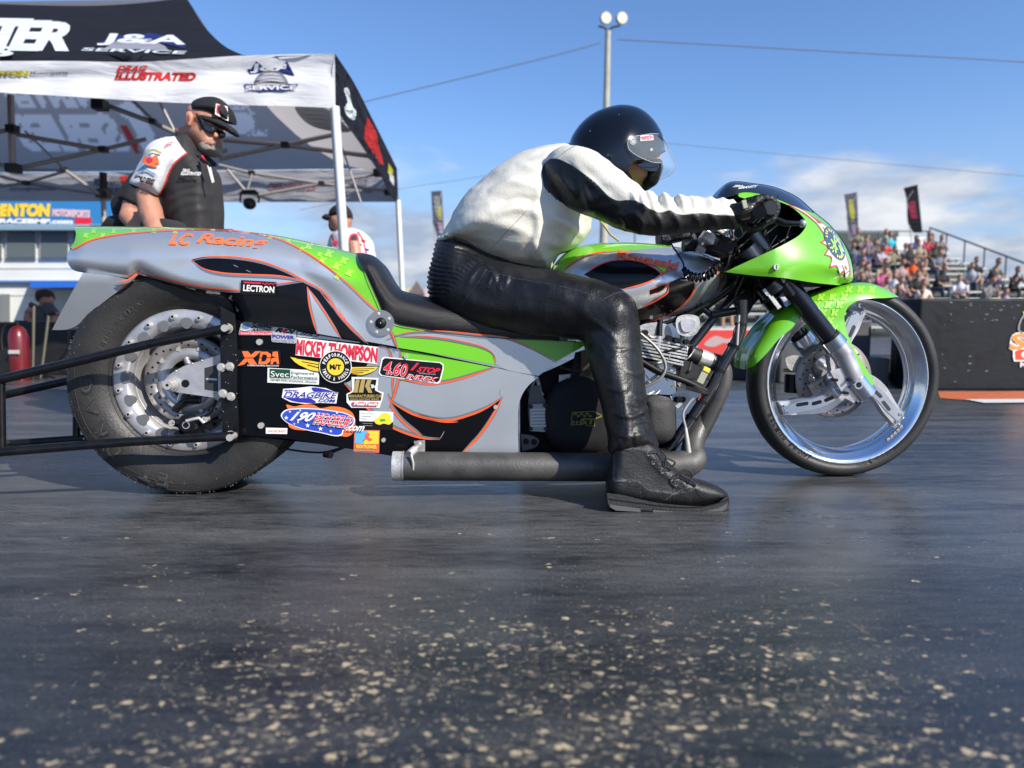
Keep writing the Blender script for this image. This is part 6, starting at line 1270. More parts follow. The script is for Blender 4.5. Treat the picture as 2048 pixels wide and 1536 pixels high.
bv_ = tv_(lambda P: 8.9 - (345 - P[:, 1]) * .0048)                    # inside of the back slope
def gt(mb, t, x0, x1, y0, y1, lean, vf, mat, bold=.06, off=.12): mb.text(TW, t, (x1, y1), (x0, y1), (x1 + lean, y0), vf, mat, off, 0, bold)
def tris_of(t, x0, x1, y0, y1, lean, bold=.06):
    V, T = text2d(t, 0, bold); bl, br, tl = np.array((x1, y1)), np.array((x0, y1)), np.array((x1 + lean, y0)); P = bl + V[:, :1] * (br - bl) + V[:, 1:] * (tl - bl); return [P[list(q)] for q in T]
GH = tris_of('SERIES', 55, 265, 226, 305, -45) + tris_of('WINTER', 15, 215, 176, 218, -22) + tris_of('J&A', 440, 510, 195, 228, -10, .03) + tris_of('SERVICE', 448, 535, 258, 272, -3, .03)
GH += [np.array([(225, 215), (262, 245), (290, 310), (315, 285), (285, 225), (260, 200)]), np.array(ell(480, 245, 30, 22, .2))]; GR = [np.array([(241, 252), (252, 248), (268, 272), (272, 285), (282, 308), (268, 305)])]
ub = MB(); UP_ = [(-60, 345), (300, 342), (793, 337), (760, 306), (700, 262), (620, 200), (540, 150), (480, 118), (430, 80), (390, 30), (368, -2), (0, 3), (-60, 4)]
P, T = tess(UP_, 5.); ar = np.zeros(len(P)); a2_ = np.zeros(len(P))
for q in GH: ar[inside(P, q)] = 1
for q in GR: a2_[inside(P, q)] = 1
ub.add(TW.at(P[:, 0], P[:, 1], bv_(P)), T, cloth('canopy_under', (.36, .34, .335), .75, bs=.5, attr=(.74, .74, .74)))
ubo = ub.build('rear_roof_panel', tent, recalc=False); set_attr(ubo.data, 'area', ar); set_attr(ubo.data, 'area2', a2_)
ro.poly(TW, [(-1400, 350), (-60, 345), (-60, 4), (-1400, 5)], bv_, c_grey, 0, 60)
rs = tv_(lambda P: 6.4 + 0 * P[:, 0]); ro.poly(TW, sp([(590, 214), (650, 216), (690, 250), (702, 262), (660, 262), (612, 245)], True), rs, c_ghost, 0, 14)
for i in range(5): ro.stroke(TW, [(596 + i * 9, 219 + i * 9), (640 + i * 8, 222 + i * 9), (684 + i * 3, 232 + i * 7)], 1.6, rs, c_grey, .02)
ro.build('roof_fabric', tent, recalc=False)
rvv = tv_(lambda P: inv(P[:, 0], 669, 5.0, 795, 9.0)); sv_ = MB()
sv_.poly(TW, sp([(670, 107, 1), (705, 160), (745, 238), (772, 292), (794, 337, 1), (797, 404, 1), (786, 396), (760, 350), (722, 290), (692, 248), (671, 216, 1)], True), rvv, c_black, 0, 12)
sv_.poly(TW, sp([(689, 176), (694, 175), (702, 200), (706, 215), (712, 222), (708, 240), (698, 235), (689, 216), (695, 205)], True), rvv, c_pale, .02, 10); sv_.poly(TW, [(735, 234), (752, 262), (757, 290), (768, 330), (760, 328), (742, 300), (729, 278), (730, 255)], rvv, c_red, .02, 10)
sv_.poly(TW, [(777, 326), (786, 340), (786, 358), (776, 345)], rvv, c_yel, .02, 10); sv_.poly(TW, [(778, 342), (788, 354), (788, 372), (780, 360)], rvv, c_pale, .02, 10); sv_.build('side_valance', tent, recalc=False)
bkv = tv_(lambda P: 9.0 + .02 * np.sin(P[:, 0] * .06)); bk = MB(); bk.poly(TW, sp([(-1400, 345, 1), (0, 345), (793, 339, 1), (796, 404, 1), (400, 404), (0, 402), (-1400, 402, 1)], True, 16), bkv, cloth('valance_back', (.40, .40, .42), .5), 0, 20)
gt(bk, 'WINTER', 186, 242, 352, 372, 0, bkv, c_ygrey, .05, .02); gt(bk, 'SERIES', 208, 252, 375, 391, 0, bkv, c_ygrey, .05, .02); bk.poly(TW, [(238, 352), (256, 352), (254, 368), (244, 368)], bkv, c_red, .02, 20); gt(bk, 'ILLUSTRATED', 536, 632, 366, 380, 0, bkv, cloth('ghost_red', (.36, .16, .17), .5), .04, .02)
gt(bk, 'Motorsports', 20, 110, 372, 384, 0, bkv, c_ygrey, .02, .02); gt(bk, 'J&A', 695, 740, 355, 376, 0, bkv, c_ygrey, .04, .02); gt(bk, 'SERVICE', 690, 745, 378, 386, 0, bkv, c_ygrey, .03, .02); bk.build('back_valance', tent, recalc=False)
def TP(x, y, d): return tuple(Vector(W(x, y, d)) - tent.location)
for (pts, w) in (([(669, 213), (688, 500), (707, 783)], .034), ): 
    p = MB(); p.tube([TP(x, y, 5.02) for x, y in pts], w, pole_w, 4); p.build('pole', tent)
p = MB(); p.tube([TP(796, 400, 9), TP(805, 590, 9), TP(811, 719, 9)], .034, pole_w, 4); p.build('pole', tent)
p = MB(); p.tube([TP(206, 385, 9), TP(208, 450, 9), TP(211, 719, 9)], .034, frame_g, 4); p.tube([TP(206, 345, 8.9), TP(207, 392, 8.9)], .05, jointb, 4); p.build('pole', tent)
p = MB(); p.tube([TP(-560, 170, 4.6), TP(-575, 795, 4.6)], .034, pole_w, 4); p.build('pole', tent)
SEG = [((21, 190), (25, 337), 6.5, .034), ((33, 269), (206, 299), 6.6, .02), ((38, 336), (206, 299), 6.6, .02), ((206, 299), (292, 278), 6.8, .02), ((217, 212), (306, 245), 6, .02), ((306, 245), (356, 268), 6.5, .02), ((260, 196), (309, 243), 6, .013), ((318, 200), (352, 268), 6.6, .013), ((130, 340), (196, 387), 8.5, .02), ((50, 262), (130, 340), 7.5, .012),
       ((438, 279), (570, 290), 7, .022), ((570, 290), (674, 268), 7, .022), ((438, 318), (570, 290), 7, .022), ((570, 290), (746, 313), 7, .022), ((438, 330), (503, 346), 8.7, .018), ((503, 346), (643, 367), 8.8, .018), ((643, 367), (776, 382), 8.8, .018), ((643, 367), (757, 348), 8.8, .018), ((455, 339), (492, 383), 8.6, .016), ((504, 348), (494, 382), 8.6, .013), ((514, 391), (643, 367), 8.8, .018),
       ((0, 352), (52, 366), 8.8, .018), ((52, 366), (196, 387), 8.8, .018), ((0, 372), (52, 366), 8.8, .018), ((52, 366), (138, 340), 8.8, .018), ((30, 338), (138, 341), 8.8, .014), ((677, 275), (722, 405), 6.5, .008), ((395, 320), (455, 300), 7, .018), ((-200, 300), (22, 259), 6.6, .02), ((-200, 255), (20, 336), 6.8, .02)]
for a, b_, d, r in SEG: ts = MB(); ts.tube([TP(*a, d), TP(*b_, d)], r, frame_g, 4); ts.build('truss_bar', tent)
for x, y, d, r in ((25, 258, 6.45, .05), (27, 337, 6.45, .06), (207, 299, 6.55, .04), (200, 210, 5.9, .06), (306, 243, 6, .03), (570, 290, 6.95, .04), (643, 367, 8.75, .04), (503, 346, 8.65, .04), (745, 313, 6.95, .04), (757, 345, 8.7, .07), (776, 385, 8.7, .05), (128, 339, 8.5, .04), (52, 366, 8.75, .04), (207, 388, 8.75, .08)): ts = MB(); ts.box(TP(x, y, d), (r * 1.6, r * 1.6, r * 1.3), jointb); ts.build('truss_joint', tent)
lm = MB(); lm.box((0, 0, .10), (.16, .06, .05), jointb, bev=.01); lm.tube([(-.09, 0, .10), (-.11, 0, .02), (-.10, 0, -.02)], .012, jointb, 6); lm.tube([(.09, 0, .10), (.11, 0, .02), (.10, 0, -.02)], .012, jointb, 6); lm.ball((0, 0, -.03), .075, jointb, 14, (1, 1, .9))
o = lm.build('hanging_lamp', label='round black lamp hanging from the tent truss', cat='lamp'); o.location = W(499, 402, 8.3)
# ---- left building with blue sign
bd = empty('timing_tower', (W(60, 690, 14)[0], 14, 0), label='white two-storey building with dark windows and a blue sign at far left', cat='building'); BF = Frame(*bd.location[:2], 0.)
wallw = M('white_wall', (.62, .64, .62), .7, var=.06, vscale=2); blue_s = M('sign_blue', (.03, .19, .44), .5); 
def bplate(mb, pts, d0, d1, m): mb.prism([tuple(p) for p in pts], d0 - bd.location[1], d1 - bd.location[1], m, lambda a, b2, v: BF.p(a, b2, v)); return mb
q = bplate(MB(), [(-700, 450), (256, 450), (256, 691), (-700, 691)], 14.0, 18, wallw); 
for yy in (536, 560, 590): bplate(q, [(-700, yy), (256, yy), (256, yy + 1.2), (-700, yy + 1.2)], 13.985, 14, M('wall_joint', (.45, .47, .46), .8))
q.build('wall', bd)
q = bplate(MB(), [(-700, 385), (256, 402), (256, 449), (-700, 449)], 13.9, 14.6, blue_s); z0 = 13.9 - bd.location[1]
q.text(BF, 'BRADENTON', (-75, 434), (101, 434), (-75, 407), z0, yel_v, .02, .1, .08); q.text(BF, 'MOTORSPORTS', (104, 433), (180, 436), (104, 417), z0, M('sign_pink', (.65, .45, .50)), .02, .1, .08); q.poly(BF, [(150, 434), (184, 436), (182, 449), (149, 448)], z0, red_v, .015, 40)
q.text(BF, 'www.RACEBMP.com', (-60, 446), (146, 448), (-60, 436), z0, white_v, .02, .1, .06); q.text(BF, 'e', (222, 447), (246, 447), (224, 422), z0, M('sign_light', (.3, .6, .75)), .02, 0, .05); q.build('sign', bd)
q = bplate(MB(), [(-700, 449), (180, 450), (180, 460), (-700, 459)], 13.7, 14, M('ledge_blue_grey', (.20, .30, .38), .6)); q.build('ledge', bd)
for x0, x1 in ((-115, -62), (-55, 5), (11, 73), (79, 138), (144, 200)):
    q = bplate(MB(), [(x0, 461), (x1, 461), (x1, 517), (x0, 517)], 13.93, 14, M('window_frame_white', (.6, .6, .6), .5)); o = q.build('window', bd)
    g = bplate(MB(), [(x0 + 2, 463), (x1 - 2, 463), (x1 - 2, 515), (x0 + 2, 515)], 13.91, 13.925, M('window_glass', (.10, .125, .13), .25, 0, .5, bump=.05, bscale=3)); g.build('pane', o)
q = bplate(MB(), [(-700, 559), (60, 561), (60, 565), (-700, 563)], 13.9, 14, M('stripe_blue', (.05, .18, .45))); bplate(q, [(60, 561), (256, 563), (256, 575), (60, 575)], 13.2, 14, M('awning_blue', (.02, .13, .55))); q.build('awning', bd)
q = bplate(MB(), [(0, 588), (20, 588), (20, 690), (0, 690)], 13.94, 14, M('door_grey', (.18, .19, .18))); q.build('door', bd); q = bplate(MB(), [(100, 578), (150, 578), (150, 640), (100, 640)], 13.94, 14, M('shop_glass', (.40, .45, .43), .3)); q.build('window', bd)
# ---- barriers
def slab(name, x0, x1, yt, d, th, mat, lab, cat='wall'):
    a = Vector(W(x0, 700, d)); b_ = Vector(W(x1, 700, d)); zt = W(x0, yt, d)[2]; cx = (a.x + b_.x) / 2
    m = MB(); m.box((0, 0, zt / 2), (b_.x - a.x, th, zt), mat, bev=.015); o = m.build(name, label=lab, cat=cat); o.location = (cx, d + th / 2, 0); return o
concb = M('barrier_black', (.008, .011, .015), .6, 0, 0, .3, bump=.25, bscale=20, var=.4, vscale=5)
slab('barrier_wall', -1400, 330, 644, 6.45, .35, M('barrier_dark', (.010, .010, .012), .6, var=.3), 'low dark trackside wall behind the rear wheel on the left')
rwall = slab('barrier_wall', 1836, 4200, 597, 5.05, .30, concb, 'scuffed black trackside wall with an orange logo at far right')
def RW(x, y): p = Vector(W(x, y, 5.048)); return (p.x - rwall.location.x, p.y - rwall.location.y, p.z)
RF_ = Frame(rwall.location.x, rwall.location.y, 0.); rz = 5.047 - rwall.location.y
q = MB(); random.seed(4)
for i in range(52):
    x, y = random.uniform(1860, 2200), random.choice([random.uniform(602, 650), random.uniform(602, 770)]); l = random.uniform(2, 10); a = random.uniform(-.5, .3); h_ = random.uniform(.6, 1.8)
    q.poly(RF_, [(x, y), (x + l * .4, y - h_ + l * a * .2), (x + l, y + l * a * .5), (x + l * .5, y + h_)], rz, M('scuff_grey', (.10, .12, .13), .7) if i % 3 else M('scuff_light', (.22, .24, .24), .7), 0, 40)
q.build('paint_scuffs', rwall)
q = MB()
for (t, x0, x1, y0, y1, m1, o_) in (('S', 2016, 2052, 664, 702, white_v, .12), ('S', 2018, 2050, 667, 699, M('logo_orange', (.80, .28, .05), .5), .03), ('h', 2050, 2080, 670, 700, white_v, .1), ('h', 2052, 2078, 672, 698, M('logo_orange'), .03)): q.text(RF_, t, (x0, y1), (x1, y1), (x0 + 7, y0), rz, m1, .003 + (.12 - o_) * .03, 0, o_)
q.poly(RF_, [(2026, 700), (2036, 696), (2130, 694), (2126, 723), (2028, 723), (2026, 714)], rz, white_v, .004, 40); q.poly(RF_, [(2030, 703), (2038, 699), (2126, 697), (2122, 720), (2031, 720)], rz, M('logo_red', (.70, .07, .02), .5), .005, 40); q.text(RF_, 'C', (2042, 717), (2062, 717), (2043, 701), rz, white_v, .006, 0, .03)
q.text(RF_, 'NEW', (2040, 734), (2078, 734), (2041, 724), rz, white_v, .004, 0, .06); q.poly(RF_, [(2046, 624), (2060, 616), (2072, 630), (2066, 650), (2050, 640)], rz, yel_v, .004, 40); q.stroke(RF_, [(2048, 630), (2040, 645), (2038, 660), (2046, 668)], 3.5, rz, M('scuff_light'), .004)
q.build('logo', rwall)
slab('barrier_wall', 1822, 1852, 600, 5.4, .3, M('barrier_end', (.006, .006, .008), .6), 'short black end block beside the black trackside wall')
slab('barrier_wall', 1330, 1822, 713, 5.9, .35, M('kerb_wall', (.018, .018, .02), .7), 'very low dark wall running behind the front wheel')
slab('equipment_case', 1560, 1742, 640, 5.6, .4, M('case_grey', (.075, .076, .08), .6, var=.15), 'tall dull grey case seen through the front wheel', 'case')
cs = slab('equipment_case', 1738, 1782, 716, 5.3, .3, M('case_lid_grey', (.06, .062, .066), .6), 'small grey case with a ridged lid right of the wheel hub', 'case')
# red board
rb = MB(); RBF = Frame(W(1460, 700, 8)[0], 8., 0.)
rb.prism([(1392, 657), (1504, 657), (1504, 712), (1392, 712)], 0, .05, M('board_white', (.6, .6, .6), .6), lambda a, b2, v: RBF.p(a, b2, v)); rb.poly(RBF, [(1396, 660), (1500, 660), (1500, 709), (1396, 709)], 0., M('board_red', (.62, .045, .035), .6), .005, 40)
rb.poly(RBF, sp([(1408, 690), (1430, 672), (1455, 678), (1480, 668), (1490, 688), (1465, 692), (1450, 686), (1425, 694)], True), 0., M('board_pale', (.45, .33, .32), .6), .009, 20); rb.prism([(1440, 712), (1446, 712), (1446, 729), (1440, 729)], .01, .04, M('board_white'), lambda a, b2, v: RBF.p(a, b2, v))
rb.build('advertising_board', fr=RBF, label='red advertising board with a pale shape beyond the engine', cat='sign')
# ---- painted track lines
m = MB(); L_ = [GP(1876, 784), GP(2600, 781), GP(2600, 797), GP(1942, 802), GP(1880, 797)]; m.add([(x, y, .004) for x, y, z in L_], [(0, 1, 2, 3, 4)], M('track_orange', (.50, .13, .05), .6, var=.15, vscale=20), False); m.build('track_stripe', kind='structure')
m = MB(); L_ = [GP(1930, 801), GP(2600, 797), GP(2600, 804), GP(1968, 808)]; m.add([(x, y, .008) for x, y, z in L_], [(0, 1, 2, 3)], M('track_white', (.62, .62, .6), .6), False); m.build('white_line', kind='structure')
# ---- extinguisher, microphone stands
fx = MB(); fx.tube([(0, 0, 0), (0, 0, .03), (0, 0, .36), (0, 0, .42), (0, 0, .45)], 0, M('extinguisher_red', (.12, .005, .009), .35, 0, .4), 20, rr=[.070, .076, .076, .055, .028]); fx.tube([(0, 0, .45), (0, 0, .49)], .02, blackp, 10); fx.box((.03, 0, .49), (.09, .02, .015), blackp)
fx.box((.02, -.09, .24), (.09, .004, .03), M('label_pale', (.45, .45, .43), .6)); fx.tube([(-.02, 0, .47), (-.09, -.02, .45), (-.11, -.04, .35), (-.10, -.05, .25)], .012, blackp, 8, smoothpath=4)
o = fx.build('fire_extinguisher', label='dark red fire extinguisher standing before the left wall', cat='fire extinguisher'); o.location = (W(38, 700, 5.9)[0], 5.9, 0)
for i, (x0, y0, x1, y1, d, lab) in enumerate(((68, 612, 66, 762, 6.0, 'straight thin metal stand beside the fire extinguisher'), (98, 628, 82, 762, 6.0, 'leaning thin metal stand nearest the rear tyre'))):
    p = MB(); a = Vector(W(x0, y0, d)); b_ = Vector(W(x1, y1, d)); b_.z = .01; lc_ = Vector((b_.x, d, 0)); a -= lc_; b_ -= lc_; p.tube([a, b_], .011, M('stand_brass', (.22, .20, .15), .4, .6), 8); p.tube([a, a + Vector((.05 if i else -.03, 0, .02))], .02, blackp, 8)
    for k in range(3): an = k * 2.1; p.tube([b_ + Vector((0, 0, .03)), b_ + Vector((.12 * math.cos(an), .12 * math.sin(an), 0))], .008, blackp, 6)
    if i: p.tube([a, a + Vector((.14, .02, -.05)), a + Vector((.12, .02, -.30)), b_ + Vector((.10, .05, .1)), b_ + Vector((.25, .02, .01))], .006, blackp, 6, smoothpath=6)
    o = p.build('microphone_stand', label=lab, cat='stand', group='thin metal stands by the left wall'); o.location = lc_
# ---- light mast and wires
ms = empty('light_mast', (W(1205, 700, 20)[0], 20, 0), label='tall pale concrete light mast with two round floodlights', cat='light mast'); MF = Vector(ms.location)
p = MB(); p.tube([Vector((0, 0, 0)), Vector(W(1207, 480, 20)) - MF, Vector(W(1216, 62, 20)) - MF], 0, M('mast_concrete', (.36, .35, .29), .8, var=.15, vscale=6), 14, rr=[.14, .11, .075]); p.build('mast_pole', ms)
p = MB(); p.tube([Vector(W(x, y, 20)) - MF for x, y in ((1197, 52), (1208, 54), (1215, 61), (1226, 54), (1240, 51))], .035, M('mast_bracket', (.05, .06, .07), .5), 8); p.build('bracket', ms)
for x, y in ((1212, 36), (1244, 36)):
    c = Vector(W(x, y, 20)) - MF; n_ = Vector((.28, -1, -.12)).normalized(); p = MB(); p.tube([c + n_ * -.28, c + n_ * -.12, c + n_ * .0, c + n_ * .02], 0, M('lamp_housing', (.03, .035, .04), .5), 20, rr=[.05, .13, .165, .165]); o = p.build('floodlight', ms)
    p = MB(); p.tube([c + n_ * .021, c + n_ * .03], .15, M('lamp_lens', (.62, .60, .50), .3), 20); p.build('lens', o); 
for pts, r, lab in ((((1200, 86), (1120, 108), (950, 150), (720, 206), (560, 250)), .014, 'long sagging wire running left from the light mast'), (((1235, 79), (1400, 88), (1700, 105), (2048, 124), (2500, 160)), .014, 'upper wire running right from the light mast'), (((1214, 275), (1350, 288), (1600, 312), (2048, 352), (2500, 390)), .007, 'thin lower wire running right behind the helmet'), (((1212, 285), (1000, 345), (800, 378), (600, 420)), .007, 'thin lower wire running left behind the rider')):
    P0 = Vector(W(*pts[0], 20)); p = MB(); p.tube([Vector(W(*q, 20)) - P0 for q in pts], r, M('wire_grey', (.12, .15, .20), .7), 6, smoothpath=6); o = p.build('overhead_wire', label=lab, cat='wire', group='overhead wires'); o.location = P0
# ---- feather flags
def flag(pts, d, foot, mats, lab, extra=()):
    base = Vector((W(foot, 600, d)[0], d, 0)); FF = Frame(base.x, base.y, 0.); e = empty('feather_flag', base, label=lab, cat='flag', group='feather flags')
    xs = [p[0] for p in pts]; wave = lambda P: .05 * np.sin((np.asarray(P)[:, 1] - 380) * .09)
    m = MB(); m.poly(FF, sp(pts, True), wave, mats[0], 0, 6)
    P, T = tess(sp(pts, True), 6); m.add(FF.at(P[:, 0], P[:, 1], wave(P) + .01), T, mats[0])
    for poly, mt in extra: m.poly(FF, sp(poly, True), wave, mt, .015, 6)
    m.build('banner', e, recalc=False); q = MB(); rt = max(pts, key=lambda p: p[0] - p[1] * .2); q.tube([(0, 0, 0), FF.p(pts[-1][0], pts[-1][1], .02), FF.p(pts[1][0], pts[1][1], .02)], .02, frame_g, 6); q.build('flagpole', e)
fb = cloth('flag_black', (.012, .014, .022), .2); fgr = cloth('flag_steel', (.10, .11, .16), .2)
flag([(1688, 389, 1), (1714, 384, 1), (1716, 430), (1717, 474, 1), (1699, 475, 1), (1694, 430)], 30, 1717, [fgr], 'dark feather flag with a yellow stripe above the stands', [([(1697, 400, 1), (1706, 398, 1), (1708, 440), (1704, 444, 1), (1700, 430)], cloth('flag_yellow', (.38, .36, .06), .2)), ([(1702, 448, 1), (1712, 448, 1), (1714, 470, 1), (1704, 466, 1)], cloth('flag_pink', (.32, .26, .34), .2))])
flag([(1807, 376, 1), (1835, 369, 1), (1840, 415), (1845, 465, 1), (1828, 466, 1), (1817, 450), (1813, 400)], 30, 1848, [fb], 'black feather flag with a red emblem above the stands', [([(1818, 405, 1), (1829, 402), (1831, 420), (1836, 438, 1), (1822, 438, 1), (1820, 425), (1816, 415)], cloth('flag_red', (.22, .02, .05), .2))])
flag([(862, 383, 1), (884, 381, 1), (886, 430), (889, 473, 1), (874, 474, 1), (866, 440)], 26, 892, [fgr], 'dark feather flag with yellow and pink print left of the rider', [([(868, 392, 1), (877, 391, 1), (881, 436), (875, 438, 1), (870, 420)], cloth('flag_grey_print', (.26, .26, .25), .2)), ([(876, 410, 1), (882, 408, 1), (884, 440, 1), (878, 440, 1)], cloth('flag_yellow2', (.48, .44, .05), .2)), ([(875, 445, 1), (885, 446, 1), (886, 468, 1), (879, 466, 1)], cloth('flag_pink2', (.48, .38, .48), .2))])
# ================================================================== grandstand and its crowd
NR = 12; D0, DD, ZZ = 21.5, .75, .245; XL, XR = 5.2, 17.6
gs0 = empty('grandstand', (13, 25, 0), label='open aluminium grandstand full of spectators beyond the black wall', cat='grandstand'); G0v = Vector(gs0.location)
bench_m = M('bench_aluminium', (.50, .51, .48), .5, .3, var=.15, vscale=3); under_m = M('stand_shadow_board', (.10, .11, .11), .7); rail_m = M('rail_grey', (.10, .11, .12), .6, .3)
for r in range(NR):
    y = D0 + r * DD; z = .30 + r * ZZ; m = MB()
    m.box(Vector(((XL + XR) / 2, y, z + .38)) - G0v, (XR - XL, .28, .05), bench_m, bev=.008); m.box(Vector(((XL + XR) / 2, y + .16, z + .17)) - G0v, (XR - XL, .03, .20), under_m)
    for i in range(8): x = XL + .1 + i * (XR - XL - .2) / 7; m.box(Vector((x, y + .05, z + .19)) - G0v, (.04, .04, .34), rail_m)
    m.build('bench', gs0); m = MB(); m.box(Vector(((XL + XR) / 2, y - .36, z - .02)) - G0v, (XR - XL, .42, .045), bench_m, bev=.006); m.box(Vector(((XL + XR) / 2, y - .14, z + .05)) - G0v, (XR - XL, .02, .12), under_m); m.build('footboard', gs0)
m = MB(); xr = XR + .08; yt, yb = D0 + NR * DD, D0 - .6; zt = .30 + NR * ZZ
def rp3(t, h): return Vector((xr, yb + (yt - yb) * t, zt * t + h)) - G0v
m.tube([rp3(0, 1.15), rp3(1, 1.15)], .035, rail_m, 8); m.tube([rp3(0, .1), rp3(1, .1)], .05, rail_m, 8)
for i in range(9): m.tube([rp3(i / 8, 0), rp3(i / 8, 1.15)], .03, rail_m, 8)
for i in range(9):
    p = rp3(i / 8, .1); m.tube([p, Vector((p.x, p.y, -G0v.z))], .04, rail_m, 6)
for i in range(7): x = XL + i * (XR - XL) / 6; m.tube([Vector((x, yt, 0)) - G0v, Vector((x, yt, zt + 1.0)) - G0v], .03, rail_m, 6)
m.tube([Vector((XL, yt, zt + 1)) - G0v, Vector((XR, yt, zt + 1)) - G0v], .03, rail_m, 6); m.build('railing', gs0)
m = MB(); bx = Vector((W(1700, 500, 33)[0], 33, 0)); m.box((.55, .5, 2.25), (3.3, 1, 4.5), M('booth_dark', (.05, .065, .06), .7)); o = m.build('press_booth', label='dark flat-roofed booth behind the top row of the stands', cat='booth'); o.location = bx
m = MB(); bx = Vector((W(1825, 500, 32.4)[0], 32.4, 0)); m.box((0, 0, 3.75), (1.5, .08, .95), M('board_plain_white', (.68, .69, .70), .6)); 
for s_ in (-.6, .6): m.tube([(s_, .06, 0), (s_, .06, 3.5)], .04, rail_m, 6)
o = m.build('white_board', label='plain white board behind the top right of the stands', cat='board'); o.location = bx
shirt_m = bpy.data.materials.new('spectator_shirt'); shirt_m.use_nodes = True; nt = shirt_m.node_tree; oi = N(nt, 'ShaderNodeObjectInfo'); nt.links.new(oi.outputs['Color'], nt.nodes['Principled BSDF'].inputs['Base Color']); nt.nodes['Principled BSDF'].inputs['Roughness'].default_value = .85
hairm = M('spectator_hair', (.03, .02, .015), .8); capm = M('spectator_cap', (.05, .05, .055), .8); jeans = M('spectator_jeans', (.05, .07, .11), .85); khaki = M('spectator_shorts', (.24, .20, .15), .85); darkp = M('spectator_dark_trousers', (.02, .02, .022), .85); skin2 = M('spectator_skin', (.38, .20, .13), .6)
def seated(lean, arm, legs, hair, bare, turn=0.):
    m = MB(); h = lean
    m.tube([(0, 0, .47), (0, -.02 - h * .3, .62), (0, -.05 - h, .85), (0, -.06 - h * 1.15, 1.0)], 0, skin2, 12, rr=[.17, .16, .185, .09], flat=.68)
    m.tube([(0, -.06 - h * 1.15, 1.0), (turn * .03, -.09 - h * 1.3, 1.1)], .05, skin2, 8); m.ball((turn * .04, -.11 - h * 1.4, 1.19), .105, skin2, 14, (.85, 1, 1.15))
    for s_ in (-1, 1):
        m.tube([(s_ * .09, .0, .50), (s_ * .13, -.42, .53), (s_ * .12, -.46 - .04 * s_ * turn, .10), (s_ * .12, -.56, .05)], 0, skin2, 8, rr=[.10, .075, .05, .04])
        if arm == 0: m.tube([(s_ * .19, -.05 - h, .93), (s_ * .25, -.10 - h, .70), (s_ * .13, -.34, .62)], 0, skin2, 8, rr=[.06, .048, .035])
        elif arm == 1: m.tube([(s_ * .19, -.05 - h, .93), (s_ * .24, -.20 - h, .72), (s_ * .06, -.22 - h, .98 + .05 * s_)], 0, skin2, 8, rr=[.06, .048, .035])
        else: m.tube([(s_ * .19, -.05 - h, .93), (s_ * .20, -.22 - h, .68), (-s_ * .03, -.30, .66)], 0, skin2, 8, rr=[.06, .048, .035])
    me = remesh(m, 'spectator', .026, 3, [skin2, shirt_m, legs, hair]); mi = []
    for p in me.polygons:
        c = p.center; k = 0
        if c.z > 1.10: k = 3 if (c.z > 1.235 or c.y > -.09 - h * 1.4 + (1.2 - c.z) * .3) else 0
        elif c.z > 1.06: k = 0
        elif abs(c.x) < .24 and c.z > .60 and not (c.y < -.17 - h and c.z < .99 and abs(c.x) < .3): k = 1
        elif c.z > .74 and abs(c.x) > .18: k = 1
        elif c.z < .64 and c.z > (.44 if bare else .13) and not (c.z > .58 and c.y < -.22): k = 2
        mi.append(k)
    me.polygons.foreach_set('material_index', mi); return me
random.seed(12)
KINDS_ = [seated(.04, 0, jeans, hairm, False), seated(.14, 0, khaki, capm, True), seated(.10, 1, darkp, hairm, True, 1), seated(.02, 2, khaki, hairm, True, -1), seated(.16, 2, jeans, capm, False), seated(.07, 1, darkp, capm, False)]
hk = ['dark hair', 'dark cap', 'dark hair and hand at the chin', 'dark hair and hands together', 'dark cap and hands together', 'dark cap and hand at the chin']
PAL = {'black': (.012, .012, .014), 'white': (.62, .62, .62), 'grey': (.16, .16, .17), 'dark blue': (.02, .04, .14), 'tan': (.34, .27, .20), 'pale pink': (.50, .34, .32), 'light grey': (.36, .37, .38), 'teal': (.04, .30, .34), 'maroon': (.15, .02, .03), 'olive': (.07, .08, .05)}
SPECIAL = [(1768, 503, 'red', (.55, .02, .03), 3), (1776, 492, 'turquoise', (.03, .40, .45), 0), (1822, 545, 'bright orange', (.80, .10, .01), 1), (1759, 566, 'hot pink', (.65, .10, .25), 2), (1945, 537, 'black', PAL['black'], 1), (1977, 553, 'olive', PAL['olive'], 4), (2025, 565, 'black', PAL['black'], 5), (1921, 573, 'plain white', (.7, .7, .72), 3), (1872, 568, 'black', PAL['black'], 4), (1826, 498, 'navy blue', (.02, .05, .20), 0), (1852, 498, 'crimson', (.40, .03, .07), 5), (1878, 500, 'grey', PAL['grey'], 2)]
ordn = ['first', 'second', 'third', 'fourth', 'fifth', 'sixth', 'seventh', 'eighth', 'ninth', 'tenth', 'eleventh', 'twelfth', 'thirteenth', 'fourteenth', 'fifteenth', 'sixteenth', 'seventeenth', 'eighteenth', 'nineteenth', 'twentieth', 'twenty-first', 'twenty-second', 'twenty-third']
seats = []                                                # (row, x, colour name, rgb, kind)
for px, py, cn, rgb, k in SPECIAL:                        # torso centre in the photograph -> row
    best = min(range(NR), key=lambda r: abs(W(px, py, D0 + r * DD)[2] - (.30 + r * ZZ + .72))); seats.append([best, W(px, py, D0 + best * DD)[0], cn, rgb, k])
